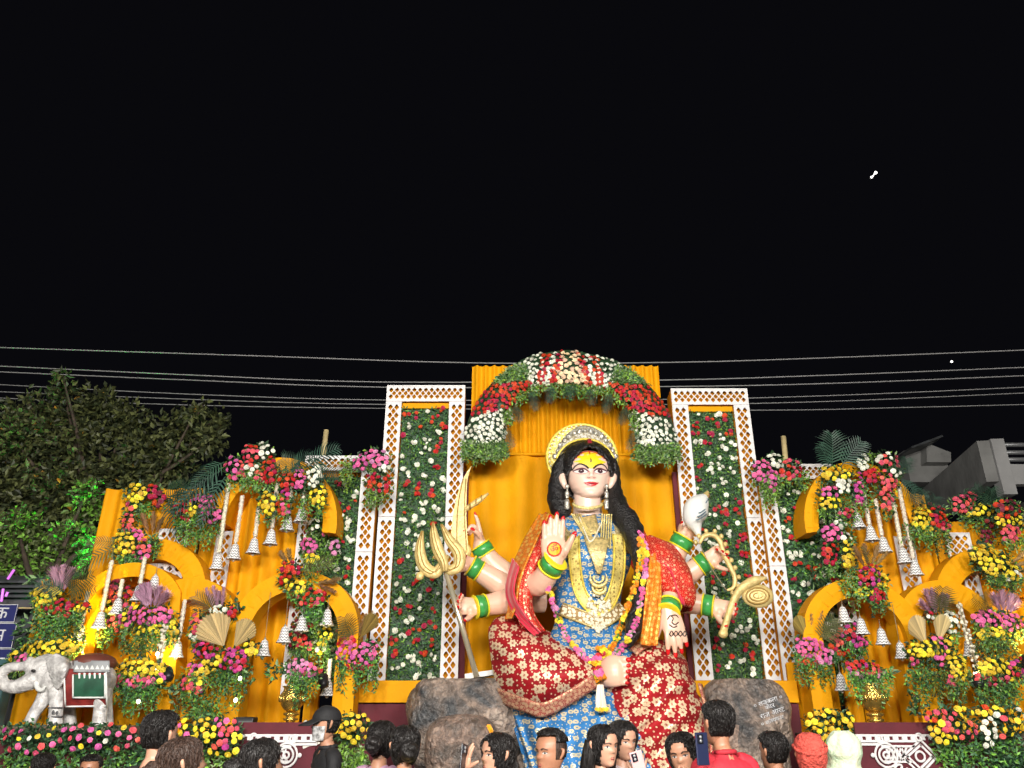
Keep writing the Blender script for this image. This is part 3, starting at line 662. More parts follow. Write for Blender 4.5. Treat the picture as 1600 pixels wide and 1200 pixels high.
sec = []   # polygon, colour, spacing, radius
def both(po, col, sp, r): sec.append((po, col, sp, r)); sec.append((mir(po), col, sp, r))
both([(725, 690), (730, 662), (748, 646), (798, 638), (800, 658), (784, 690), (760, 694)], 'white', 5.9, 3.5)
both([(735, 648), (752, 615), (772, 599), (830, 594), (832, 612), (802, 634), (770, 643), (750, 646)], 'red', 5.6, 3.7)
both([(808, 571), (825, 557), (853, 550), (846, 602), (832, 603), (822, 585)], 'white', 5.6, 3.2)
both([(849, 555), (861, 551), (848, 604), (838, 604)], 'red', 5.9, 4.1)
both([(861, 552), (871, 549), (856, 604), (848, 604)], 'white', 6.2, 4.0)
both([(871, 549), (881, 547), (865, 604), (856, 604)], 'red', 5.9, 4.1)
sec.append(([(880, 547), (903, 547), (919, 605), (864, 605)], 'peach', 5.9, 3.9))
q = random.Random(77); allf = []
for po, col, sp, r in sec:
    xs = [p[0] for p in po]; ys = [p[1] for p in po]; pts = []; miss = 0
    while miss < 1800:
        x, y = q.uniform(min(xs), max(xs)), q.uniform(min(ys), max(ys))
        if not in_poly(x, y, po) or any((x - u) ** 2 + (y - v) ** 2 < sp * sp for u, v in pts): miss += 1; continue
        pts.append((x, y)); allf.append((x, y, col, r))
def arch_pos(x, y):
    best = None
    for (ox, oy), (ix, iy) in zip(cr(ol, 5), cr(il, 5)):
        dx, dy = ix - ox, iy - oy; t = max(0, min(1, ((x - ox) * dx + (y - oy) * dy) / (dx * dx + dy * dy)))
        d = (ox + dx * t - x) ** 2 + (oy + dy * t - y) ** 2
        if best is None or d < best[0]: best = (d, t, dx, dy)
    _, t, dx, dy = best; L = math.hypot(dx, dy); k = (2 * t - 1)
    return P(x, y, bulgeY(t) - .01), (V((dx / L * k * .9, -1, -dy / L * k * .9 + .1)) + rdir(q) * .25).normalized()
q.shuffle(allf); rest = MB(); RC = ['petal_white', 'petal_red', 'petal_peach']; flower_mesh('white', 0)
for k, (x, y, col, r) in enumerate(allf):
    p, n = arch_pos(x, y); s_ = S(x, y, AY)
    if k < 300: put_flower(fa, p, n, r * s_, col, q)
    else:
        qt = quat_to(n, q.uniform(0, 6.28)); src = FMB[0]; sc_ = r * s_
        rest.add([p + qt @ (V(v) * sc_) for v in src.v], src.f, RC.index('petal_' + col))
obj('flower_filling', rest, RC, fa)['kind'] = 'stuff'
fol = MB()
for (x, y, col, r) in allf:
    p, n = arch_pos(x, y)
    for _ in range(3): leaf(fol, p - n * .03 + rdir(q) * .03, rdir(q) + n * .6, rdir(q), .06, .03, 2)
for po in ([(770, 600), (800, 574), (822, 571), (828, 592), (790, 598)], [(724, 688), (760, 694), (790, 690), (795, 715), (770, 722), (722, 715)]):
    for pl in (po, mir(po)):
        xs = [p[0] for p in pl]; ys = [p[1] for p in pl]
        for _ in range(1500):
            x, y = q.uniform(min(xs), max(xs)), q.uniform(min(ys), max(ys))
            if in_poly(x, y, pl):
                p, n = arch_pos(x, y); leaf(fol, p + n * q.uniform(-.03, .04), rdir(q) + n, rdir(q), .05, .024, q.choice([4, 1, 0, 4, 3]))
for (x, y, rx, ry, kd) in ((745, 712, 24, 18, 'b'), (778, 712, 12, 20, 'b'), (792, 660, 8, 24, 'b'), (812, 625, 12, 14, 'b'), (838, 612, 14, 12, 'b'), (868, 612, 12, 14, 'b'), (890, 612, 14, 12, 'm')):
    for X, Yp in ((x, y), (1783 - x, y + 4)):
        vines(fol, X, Yp, rx, ry, AY - .12, kd, 1.5, q=q); bush(fol, X, Yp - ry * .4, rx, ry * .6, AY - .1, kd, q=q)
for X, Yp in ((742, 716), (1044, 716)): bush(fol, X, Yp, 24, 10, AY - .16, 'o', 1, q=q)
obj('foliage', fol, LEAFM, fa)['kind'] = 'stuff'
for (bx, by, tx, ty) in ((785, 668, 803, 697), (802, 634, 815, 657), (829, 610, 838, 640), (862, 602, 858, 628), (890, 600, 892, 622)):
    for k in range(2 if bx < 885 else 1):
        B, T = ((bx, by), (tx, ty)) if k == 0 else ((1783 - bx, by + 4), (1783 - tx, ty + 4))
        mb = MB(); frond(mb, P(*B, AY - .2), P(*T, AY - .26), .12, 16, .05, q=q); obj('palm_leaf', mb, 'palm_dark', fa)

# ---------------------------------------------------------------- flower arrangements, left wing
A = arrangement
PD, PO, DR, DD, PA, PB = 'palm_dark', 'palm_olive', 'dry', 'dry_dark', 'pampas', 'pampas_brown'
A('rose_bouquet', 'red, white and coral roses on top of the big left arch', 9.42,
  [(365, 730, 14, 17, 'coral+pink'), (391, 708, 15, 13, 'red+coral'), (413, 704, 14, 12, 'white'), (420, 734, 10, 22, 'red'), (385, 732, 18, 12, 'white+coral'), (402, 745, 8, 8, 'coral')],
  [(392, 755, 19, 22, 'vb'), (388, 742, 20, 14, 'b'), (402, 770, 8, 12, 'vb')], [(345, 735, 268, 795, 24, PD), (350, 722, 300, 752, 22, PD), (352, 745, 310, 815, 22, PD)], seed=1)
A('rose_bouquet', 'white, pink, red and yellow roses right of the arch top bouquet on the left', 9.36,
  [(447, 752, 12, 13, 'red'), (466, 745, 10, 17, 'pink'), (490, 740, 16, 20, 'white'), (496, 774, 12, 20, 'yellow'), (443, 790, 11, 14, 'coral+pink+red'), (417, 786, 12, 19, 'yellow'), (447, 775, 8, 10, 'magenta+pink')],
  [(435, 738, 16, 12, 'e'), (470, 775, 12, 20, 'd'), (478, 800, 10, 22, 'vb')], [(468, 735, 440, 712, 24, PD), (480, 730, 532, 692, 26, PD), (488, 740, 530, 735, 24, PD), (455, 735, 490, 705, 22, PD)], seed=2)
A('rose_bouquet', 'pink, white and red rose bunch on the lattice corner left of the tower', 9.7,
  [(585, 715, 24, 13, 'pink+lilac'), (563, 724, 13, 9, 'pink'), (600, 728, 8, 10, 'white'), (578, 750, 7, 10, 'red'), (594, 752, 16, 19, 'red')],
  [(543, 735, 12, 26, 'b'), (541, 755, 9, 22, 'vb'), (585, 735, 12, 14, 'b'), (586, 788, 15, 22, 'vb'), (584, 780, 14, 18, 'b')], seed=3)
A('rose_bouquet', 'loose pink and yellow roses on the leaf panel left of the tower', 9.72,
  [(492, 820, 10, 8, 'white'), (483, 852, 11, 12, 'pink'), (487, 871, 11, 7, 'yellow'), (522, 855, 7, 12, 'lilac'), (511, 832, 6, 6, 'pink')],
  [(505, 838, 27, 26, 'b'), (512, 870, 20, 20, 'b'), (500, 895, 12, 16, 'vm')], seed=4)
A('rose_bouquet', 'red and yellow roses with palm frond on the lower left arch', 9.18,
  [(453, 889, 15, 13, 'red'), (463, 917, 17, 10, 'yellow'), (487, 934, 23, 14, 'red+coral'), (442, 905, 6, 8, 'red+yellow')],
  [(482, 905, 18, 20, 'b'), (492, 962, 17, 36, 'vb'), (490, 950, 14, 18, 'b')], [(470, 892, 522, 872, 22, PO)], [], [(492, 912, 530, 905, 9, PB), (495, 912, 524, 925, 8, PB), (450, 882, 438, 862, 8, PB), (455, 882, 450, 858, 8, PB)], seed=5)
A('flower_stand_arrangement', 'dark red and yellow rose arrangement with two dried palm fans on the left', 9.0,
  [(322, 1016, 20, 11, 'red+magenta'), (330, 1033, 15, 16, 'yellow'), (364, 1030, 24, 20, 'red+magenta'), (386, 1016, 14, 12, 'yellow'), (308, 1048, 20, 14, 'yellow+pink'), (300, 1072, 18, 14, 'coral+yellow+pink')],
  [(345, 1052, 44, 18, 'm'), (325, 1085, 30, 40, 'vm'), (362, 1085, 24, 36, 'vm'), (300, 1098, 28, 22, 'm'), (276, 1078, 14, 20, 'E'), (388, 1055, 12, 16, 'E'), (330, 1110, 25, 20, 'm')], [], [(350, 1010, 322, 960, 42, DR), (365, 1012, 394, 968, 30, DR)], seed=6)
A('pampas_bunch', 'purple pampas plumes with white and coral roses behind the left palm fans', 9.2,
  [(306, 975, 9, 15, 'coral'), (305, 992, 9, 8, 'white+coral'), (340, 952, 15, 6, 'white'), (358, 955, 10, 9, 'red')], [(330, 968, 24, 14, 'd'), (368, 945, 14, 14, 'E')],
  [(332, 955, 305, 925, 22, PO)], [], [(335, 952, 322, 920, 9, PA), (340, 952, 333, 916, 9, PA), (346, 952, 350, 918, 8, PA), (338, 953, 342, 925, 9, PA)], seed=7)
A('flower_stand_arrangement', 'pink rose arrangement with dried fan at the foot of the left tower', 9.3,
  [(562, 1022, 26, 17, 'pink'), (535, 1014, 10, 16, 'red+pink'), (543, 1000, 12, 8, 'coral+red'), (580, 1012, 10, 10, 'pink+lilac'), (560, 1040, 26, 6, 'red')],
  [(558, 1035, 34, 18, 'm'), (558, 1068, 32, 36, 'vm'), (545, 1055, 14, 22, 'm')], [(548, 998, 538, 958, 26, PO), (550, 998, 530, 975, 22, PO)], [(562, 998, 588, 958, 22, DD)], [(556, 998, 572, 960, 8, PB), (558, 998, 582, 955, 8, PB)], seed=8)
A('rose_bouquet', 'yellow and dark red roses over the plain screen at the far left', 9.8,
  [(212, 769, 15, 15, 'yellow'), (236, 766, 9, 12, 'red'), (247, 778, 10, 14, 'maroon+red'), (205, 790, 8, 10, 'yellow+coral'), (199, 815, 9, 20, 'coral')],
  [(218, 792, 20, 22, 'b'), (226, 805, 12, 16, 'b')], [(262, 775, 320, 790, 26, PD), (258, 765, 300, 758, 24, PD), (262, 780, 285, 835, 22, PD), (270, 775, 345, 760, 20, PD)], [], [(232, 835, 222, 802, 9, PB), (238, 835, 240, 800, 9, PB), (242, 836, 255, 808, 8, PB)], seed=9)
A('rose_bouquet', 'pink roses with a red and yellow patch above the left lattice spandrel', 9.5,
  [(283, 797, 12, 12, 'red'), (297, 795, 12, 10, 'yellow'), (316, 784, 19, 11, 'pink'), (330, 804, 15, 12, 'pink'), (284, 810, 10, 4, 'red')],
  [(303, 830, 26, 24, 'b'), (312, 850, 22, 18, 'vb'), (333, 835, 9, 16, 'vm'), (280, 822, 8, 10, 'e')], seed=10)
A('rose_bouquet', 'yellow and coral roses hanging above the flower strings at the left', 9.5,
  [(193, 850, 16, 20, 'yellow'), (212, 836, 11, 9, 'pink'), (221, 858, 17, 15, 'coral+pink'), (214, 868, 10, 8, 'pink')],
  [(241, 862, 10, 26, 'vm'), (240, 850, 10, 16, 'm'), (200, 892, 14, 26, 'vb'), (200, 882, 12, 16, 'b')], [(185, 855, 112, 888, 22, PO), (182, 848, 135, 842, 14, PO)], seed=11)
A('rose_bouquet', 'yellow and red bunch with pampas at the far left end', 9.1,
  [(72, 928, 23, 11, 'yellow'), (92, 946, 28, 10, 'red'), (60, 940, 8, 14, 'yellow'), (118, 948, 18, 8, 'yellow+red'), (92, 958, 18, 6, 'red')],
  [(92, 975, 34, 26, 'm'), (80, 1000, 24, 34, 'vm'), (115, 990, 16, 26, 'vo'), (45, 985, 18, 30, 'E'), (66, 908, 20, 12, 'E')], [(105, 928, 148, 890, 26, PO), (108, 930, 152, 912, 22, PO), (100, 925, 60, 905, 18, PD), (108, 922, 120, 888, 20, PD)], [], [(92, 925, 84, 888, 14, PA), (96, 925, 98, 885, 14, PA), (99, 925, 113, 888, 12, PA)], seed=12)
A('rose_bouquet', 'pink and yellow roses under the left purple pampas', 9.15,
  [(235, 962, 36, 13, 'pink'), (244, 984, 36, 8, 'yellow'), (196, 968, 10, 12, 'yellow+pink'), (262, 972, 9, 8, 'yellow'), (215, 952, 14, 5, 'yellow+pink')],
  [(228, 1003, 36, 16, 'm'), (222, 1020, 34, 20, 'vo'), (268, 990, 14, 18, 'E'), (255, 960, 10, 10, 'E')], [], [], [(232, 950, 222, 915, 13, PA), (236, 950, 232, 912, 13, PA), (240, 950, 250, 918, 13, PA), (243, 952, 262, 926, 12, PA), (230, 950, 215, 925, 12, PA)], seed=13)
A('rose_bouquet', 'maroon and coral rose tail above the left uplight', 9.35,
  [(178, 920, 10, 18, 'maroon'), (200, 925, 10, 7, 'red'), (173, 948, 10, 14, 'yellow'), (192, 948, 14, 9, 'coral+yellow'), (182, 972, 14, 14, 'coral')],
  [(182, 950, 18, 26, 'd'), (164, 1005, 12, 20, 'vo'), (168, 990, 12, 14, 'o')], seed=14)
A('rose_bouquet', 'yellow over pink roses right beside the elephant', 8.95,
  [(215, 1043, 42, 13, 'yellow'), (207, 1064, 35, 10, 'pink+coral'), (242, 1060, 14, 10, 'yellow+pink'), (180, 1058, 8, 10, 'yellow')],
  [(215, 1060, 44, 24, 'd'), (205, 1100, 30, 32, 'vm'), (235, 1100, 16, 30, 'vm'), (256, 1055, 12, 22, 'E')], seed=15)
A('rose_bouquet', 'yellow row of roses over the elephant back with a pink patch', 9.0,
  [(78, 1012, 44, 11, 'yellow'), (35, 1032, 13, 11, 'pink'), (60, 1024, 20, 8, 'yellow'), (22, 1026, 6, 8, 'yellow')], [(70, 1020, 55, 18, 'd'), (25, 1045, 18, 20, 'E'), (115, 1008, 18, 12, 'E')], seed=16)
A('rose_bouquet', 'small dark red roses hanging inside the left arch', 9.5,
  [(466, 982, 8, 14, 'maroon+red'), (463, 1000, 14, 13, 'red'), (480, 1008, 8, 7, 'coral')], [(468, 1000, 18, 22, 'd'), (468, 1022, 16, 14, 'vm'), (500, 1000, 14, 30, 'vb'), (500, 985, 9, 14, 'b')], seed=17)
A('rose_bouquet', 'yellow roses on the vine inside the left arch', 9.48, [(508, 990, 10, 10, 'yellow'), (500, 1010, 9, 14, 'yellow+white'), (500, 1050, 4, 9, 'red')], [(505, 1030, 14, 34, 'vb'), (520, 1060, 10, 30, 'vm')], seed=18)
# right wing
A('rose_bouquet', 'pink, white and red rose bunch on the lattice corner right of the tower', 9.7,
  [(1190, 735, 14, 18, 'pink'), (1207, 750, 8, 18, 'pink'), (1211, 722, 14, 12, 'white'), (1236, 734, 18, 16, 'red+coral'), (1216, 738, 5, 8, 'white')],
  [(1206, 775, 17, 34, 'vb'), (1203, 765, 15, 22, 'b'), (1254, 757, 11, 20, 'vb'), (1254, 750, 9, 12, 'b')], seed=21)
A('rose_bouquet', 'yellow, white and pink roses under the tall palm fronds on the right', 9.36,
  [(1300, 738, 17, 10, 'yellow'), (1320, 740, 10, 8, 'yellow'), (1318, 755, 10, 16, 'white'), (1298, 768, 15, 8, 'pink'), (1297, 786, 17, 12, 'yellow'), (1343, 765, 6, 26, 'magenta+pink'), (1322, 800, 14, 8, 'red+coral')],
  [(1318, 778, 14, 22, 'm'), (1290, 755, 16, 8, 'd'), (1330, 795, 9, 16, 'vb')], [(1300, 728, 1298, 668, 30, PD), (1315, 728, 1346, 682, 24, PD), (1296, 730, 1278, 690, 20, PD)], seed=22)
A('rose_bouquet', 'coral and white roses on top of the big right arch', 9.40,
  [(1349, 722, 8, 12, 'white'), (1386, 718, 16, 10, 'white+coral'), (1400, 732, 10, 12, 'white+coral'), (1364, 742, 13, 11, 'red'), (1388, 748, 13, 18, 'coral'), (1386, 778, 9, 18, 'coral')],
  [(1364, 716, 12, 9, 'b'), (1398, 740, 12, 12, 'b'), (1352, 778, 13, 22, 'm'), (1372, 765, 10, 16, 'm')], [(1408, 742, 1416, 712, 18, PD), (1410, 748, 1438, 782, 20, PD), (1405, 730, 1422, 725, 16, PD), (1418, 770, 1450, 768, 16, PD)], seed=23)
A('rose_bouquet', 'pink, white and red tail on the right arch leg by the leaf panel', 9.4,
  [(1300, 832, 16, 14, 'pink'), (1313, 820, 9, 10, 'white'), (1296, 862, 13, 20, 'red'), (1322, 842, 8, 12, 'white+yellow'), (1326, 872, 9, 18, 'yellow')],
  [(1305, 845, 22, 26, 'd'), (1325, 845, 12, 26, 'b'), (1292, 890, 16, 18, 'm'), (1275, 900, 9, 14, 'E')], seed=24)
A('rose_bouquet', 'yellow and dark red bunch left of the concrete building', 9.5,
  [(1440, 808, 14, 18, 'yellow'), (1464, 808, 17, 17, 'red'), (1452, 792, 8, 6, 'maroon'), (1476, 822, 8, 8, 'coral'), (1452, 826, 8, 6, 'yellow')],
  [(1432, 842, 24, 24, 'vm'), (1440, 830, 16, 14, 'm'), (1452, 850, 8, 26, 'vb'), (1472, 855, 14, 26, 'vo')], [(1445, 795, 1425, 765, 20, PD), (1450, 792, 1462, 772, 18, PD)], seed=25)
A('rose_bouquet', 'coral and yellow roses in front of the building wall', 9.7,
  [(1503, 786, 17, 14, 'coral'), (1518, 776, 10, 6, 'coral'), (1535, 796, 19, 9, 'yellow'), (1518, 802, 6, 4, 'yellow'), (1547, 815, 6, 10, 'maroon+magenta'), (1542, 840, 9, 12, 'maroon')],
  [(1508, 815, 12, 24, 'vm'), (1534, 822, 13, 22, 'm'), (1514, 790, 9, 8, 'b')], [(1540, 790, 1520, 755, 22, PD), (1545, 792, 1548, 758, 20, PD)], seed=26)
A('rose_bouquet', 'dark red, yellow and coral roses at the right picture edge', 9.5,
  [(1575, 793, 20, 14, 'red+maroon'), (1572, 813, 18, 7, 'yellow'), (1592, 812, 6, 8, 'yellow'), (1580, 834, 14, 13, 'coral')], [(1578, 812, 22, 26, 'd'), (1596, 858, 9, 20, 'vb')], seed=27)
A('rose_bouquet', 'large yellow bunch dotted with white on the far right arch', 9.35,
  [(1538, 866, 20, 16, 'yellow'), (1560, 882, 24, 18, 'yellow'), (1582, 896, 14, 12, 'yellow+white'), (1556, 896, 8, 5, 'white')], [(1555, 885, 38, 24, 'd'), (1572, 918, 22, 24, 'vo'), (1560, 912, 18, 12, 'b')], [], [], [(1580, 880, 1606, 862, 8, PB), (1582, 884, 1610, 878, 8, PB), (1584, 890, 1612, 895, 8, PB)], seed=28)
A('rose_bouquet', 'dark red and yellow bunch with dried grass on the lower right arch', 9.18,
  [(1357, 902, 18, 15, 'red+magenta'), (1378, 908, 9, 10, 'yellow'), (1352, 925, 14, 6, 'yellow'), (1373, 928, 12, 14, 'red'), (1362, 888, 8, 6, 'red')],
  [(1326, 912, 17, 20, 'b'), (1328, 932, 14, 32, 'vb'), (1375, 955, 14, 24, 'vo'), (1362, 915, 20, 20, 'd')], [(1360, 885, 1344, 848, 10, PO)], [], [(1352, 888, 1335, 855, 9, PB), (1356, 886, 1350, 850, 9, PB), (1362, 886, 1372, 852, 9, PB), (1366, 886, 1386, 862, 8, PB)], seed=29)
A('flower_stand_arrangement', 'pink rose arrangement with dried fan at the foot of the right tower', 9.3,
  [(1265, 1012, 22, 15, 'pink'), (1288, 1026, 14, 14, 'pink+lilac'), (1250, 1008, 8, 12, 'magenta+pink'), (1268, 1034, 20, 7, 'red+coral')],
  [(1272, 1030, 32, 20, 'd'), (1268, 1058, 26, 28, 'vm'), (1288, 1062, 14, 20, 'vo')], [(1280, 998, 1304, 958, 22, PO), (1284, 1000, 1312, 972, 20, PO)], [(1262, 998, 1242, 962, 26, DD)], [(1266, 998, 1268, 958, 8, PB), (1270, 998, 1285, 955, 8, PB)], seed=30)
A('rose_bouquet', 'crimson roses beside the pink arrangement inside the right arch', 9.32,
  [(1330, 988, 18, 14, 'red+magenta'), (1308, 1004, 12, 12, 'red+coral'), (1342, 1002, 12, 8, 'magenta'), (1316, 1016, 12, 6, 'red')], [(1328, 1000, 24, 22, 'd'), (1340, 1018, 16, 12, 'm')], seed=31)
A('flower_stand_arrangement', 'yellow and pink rose arrangement with two beige palm fans on the right', 9.0,
  [(1446, 1014, 28, 12, 'yellow'), (1470, 1018, 8, 24, 'pink'), (1482, 1012, 12, 16, 'yellow'), (1428, 1026, 8, 12, 'pink+coral'), (1497, 1045, 14, 20, 'yellow'), (1490, 1062, 10, 14, 'coral'), (1470, 1000, 12, 6, 'pink')],
  [(1462, 1025, 40, 20, 'd'), (1450, 1055, 30, 20, 'm'), (1440, 1080, 24, 34, 'vm'), (1480, 1085, 22, 36, 'vo'), (1498, 1095, 12, 30, 'vm'), (1430, 1100, 12, 18, 'E'), (1512, 1060, 12, 12, 'E')], [], [(1448, 1008, 1424, 962, 32, DR), (1466, 1006, 1475, 958, 24, DR)], seed=32)
A('pampas_bunch', 'purple pampas plumes with white roses behind the right palm fans', 9.2,
  [(1490, 975, 8, 18, 'white'), (1456, 962, 6, 5, 'white+red'), (1482, 962, 6, 6, 'white')], [(1470, 965, 18, 14, 'd')], [(1466, 955, 1472, 912, 24, PO), (1468, 958, 1480, 930, 20, PO)], [],
  [(1462, 958, 1446, 922, 11, PA), (1464, 958, 1456, 920, 11, PA), (1470, 958, 1472, 928, 10, PA), (1476, 958, 1480, 930, 10, PA), (1458, 960, 1438, 940, 10, PA)], seed=33)
A('rose_bouquet', 'pink over yellow roses under the pampas at the right edge', 9.15,
  [(1545, 966, 26, 12, 'pink'), (1580, 972, 18, 12, 'pink'), (1562, 988, 34, 9, 'yellow'), (1545, 992, 14, 6, 'yellow')],
  [(1562, 980, 42, 20, 'd'), (1550, 1008, 34, 14, 'm'), (1552, 1022, 36, 16, 'vo')], [(1540, 955, 1518, 928, 22, PO), (1545, 955, 1535, 924, 20, PO)], [], [(1565, 958, 1552, 930, 12, PA), (1568, 958, 1566, 924, 12, PA), (1572, 958, 1582, 930, 12, PA), (1576, 960, 1592, 938, 11, PA)], seed=34)
A('rose_bouquet', 'yellow and dark red roses low at the right edge', 9.0,
  [(1552, 1042, 22, 14, 'yellow'), (1575, 1050, 14, 14, 'yellow+coral'), (1592, 1042, 12, 16, 'red+magenta'), (1555, 1064, 30, 7, 'maroon+coral'), (1535, 1058, 8, 8, 'coral')],
  [(1565, 1050, 40, 22, 'd'), (1560, 1085, 40, 20, 'm'), (1555, 1100, 34, 18, 'vm')], seed=35)

# ---------------------------------------------------------------- flower beds along the stage front
def bed(label, Y, spans, greens, seed, rad=4.7, sp=10):
    q = random.Random(seed); c0 = spans[0]
    root = thing('flower_bed', P(c0[0], 1200, Y), label, 'flower bed', 'flower beds along the stage front')
    fol = MB(); taken = []
    for (px, py, rx, ry, col, s2) in spans: cluster(root, px, py, rx, ry, col, Y, fol, s2, rad, .5, q=q, taken=taken)
    for (px, py, rx, ry, k) in greens: bush(fol, px, py, rx, ry, Y + .08, k, .8, 8, q=q, back=.3)
    obj('foliage', fol, LEAFM, root)['kind'] = 'stuff'
bed('long mixed flower bed under the white elephant', 7.85,
    [(45, 1160, 48, 20, 'pink+yellow+white+coral', 13), (120, 1152, 52, 20, 'pink+white+yellow+coral', 13), (185, 1150, 32, 20, 'pink+coral+yellow', 13), (20, 1148, 22, 14, 'magenta+pink+yellow', 11)],
    [(60, 1150, 70, 22, 'd'), (150, 1155, 60, 24, 'd'), (60, 1190, 80, 26, 'm'), (170, 1190, 60, 26, 'm'), (235, 1185, 40, 28, 'd')], 41)
bed('dense yellow and coral flower bed left of the scroll panel', 7.8,
    [(318, 1142, 18, 22, 'yellow', 8.5), (348, 1135, 24, 14, 'coral+pink', 8.5), (340, 1158, 20, 12, 'coral+magenta', 8.5), (364, 1150, 12, 16, 'yellow', 8.5), (290, 1145, 16, 20, 'pink+yellow', 9), (350, 1172, 24, 8, 'yellow', 9), (262, 1140, 12, 14, 'pink+coral', 10)],
    [(330, 1150, 50, 28, 'd'), (345, 1192, 34, 24, 'b'), (290, 1180, 30, 24, 'm'), (320, 1115, 30, 10, 'm')], 42)
bed('yellow flower bush between the left scroll panel and the rocks', 8.3,
    [(545, 1128, 20, 14, 'yellow', 9), (565, 1135, 14, 20, 'yellow', 9), (540, 1142, 16, 12, 'yellow', 9), (556, 1152, 10, 8, 'yellow', 9)], [(550, 1138, 28, 24, 'd'), (550, 1180, 26, 30, 'b'), (555, 1195, 20, 22, 'b')], 43)
bed('yellow flower bush in front of the right tower foot', 8.3,
    [(1290, 1122, 28, 14, 'yellow', 9.5), (1318, 1130, 22, 18, 'yellow', 9.5), (1278, 1132, 16, 12, 'yellow', 9.5), (1296, 1146, 16, 8, 'yellow', 9.5), (1288, 1158, 6, 5, 'yellow', 8)], [(1300, 1135, 40, 24, 'd'), (1305, 1175, 36, 30, 'm'), (1330, 1165, 18, 28, 'd')], 44)
bed('coral and yellow flower bed right of the scroll panel', 7.8,
    [(1462, 1118, 18, 10, 'red+coral', 8.5), (1490, 1128, 20, 16, 'coral+yellow', 8.5), (1508, 1140, 18, 16, 'coral', 8.5), (1466, 1138, 14, 14, 'yellow', 9), (1505, 1112, 20, 8, 'yellow', 9), (1480, 1155, 14, 6, 'yellow', 9)],
    [(1485, 1132, 36, 26, 'd'), (1472, 1175, 12, 34, 'b'), (1505, 1178, 30, 28, 'm')], 45)
bed('white, red and yellow flower bed at the right picture edge', 7.8,
    [(1548, 1138, 12, 18, 'white', 9), (1538, 1112, 14, 10, 'red+yellow', 9.5), (1572, 1135, 16, 18, 'yellow+coral', 9.5), (1565, 1112, 24, 8, 'yellow+white', 10), (1592, 1125, 10, 18, 'coral+yellow+white', 9.5), (1545, 1160, 10, 8, 'white', 9)],
    [(1560, 1130, 44, 28, 'd'), (1565, 1178, 48, 30, 'm'), (1585, 1190, 30, 24, 'd')], 46)

# ---------------------------------------------------------------- hanging bells
def bell_proto():
    t = thing('hanging_bell', (0, 0, 0), 'bell', 'bell', 'white chevron bells hanging in the arches')
    mb = MB(); mb.lathe([(.002, .25), (.03, .248), (.052, .225), (.064, .18), (.074, .12), (.088, .06), (.112, .015), (.122, 0), (.118, -.004), (.10, .015), (.08, .06), (.06, .16), (.002, .2)], n=20); obj('bell_body', mb, 'bell_metal', t, True)
    mb = MB(); mb.lathe([(.01, .24), (.022, .245), (.02, .27), (.01, .285), (.002, .288)], n=10); obj('bell_cap', mb, 'silver', t, True)
    mb = MB(); mb.ell((0, 0, -.012), (.026, .026, .03)); mb.tube([(0, 0, 0), (0, 0, .15)], .006, 5, 1); obj('clapper', mb, 'silver', t, True)
    return t
bp0 = bell_proto(); BPARTS = list(bp0.children); firstb = True
def bell(px, py, Y, top, flowers, label, k=1.0):
    """(px,py) rim centre; top = pixel y the string starts from"""
    global firstb
    p = P(px, py + 8, Y); s_ = S(px, py, Y)
    o = bp0 if firstb else bp0.copy()
    if firstb: firstb = False
    else:
        C.objects.link(o)
        for ch in BPARTS: c2 = ch.copy(); C.objects.link(c2); c2.parent = o
    o.location = p; sc_ = 24 * s_ / .25 * k; o.scale = (sc_, sc_, sc_); o['label'] = label; ORG[o] = p
    zt_ = P(px, top, Y).z; L = (zt_ - p.z) / sc_
    mb = MB()
    if flowers:
        q = random.Random(int(px)); z = .29
        mb.tube([(0, 0, .28), (0, 0, L)], .026, 8, 1)
        while z < L:
            for k_ in range(6):
                a = q.uniform(0, 6.28); c = V((math.cos(a) * .024, math.sin(a) * .024, z + q.uniform(-.01, .01)))
                d = V((math.cos(a), math.sin(a), q.uniform(-.5, .3))); s2 = d.cross(V((0, 0, 1))).normalized() * .014
                mb.add([c - s2 + V((0, 0, .014)), c + s2 + V((0, 0, .014)), c + s2 + d * .014 - V((0, 0, .014)), c - s2 + d * .014 - V((0, 0, .014))], [(0, 1, 2, 3)])
            z += .02
        e = obj('tuberose_string', mb, ['tuberose', 'thread'], o, world=False); e['kind'] = 'stuff'
    else:
        mb.tube([(0, 0, .28), (0, 0, L)], .0045, 5, 1); obj('cord', mb, 'thread', o, world=False)
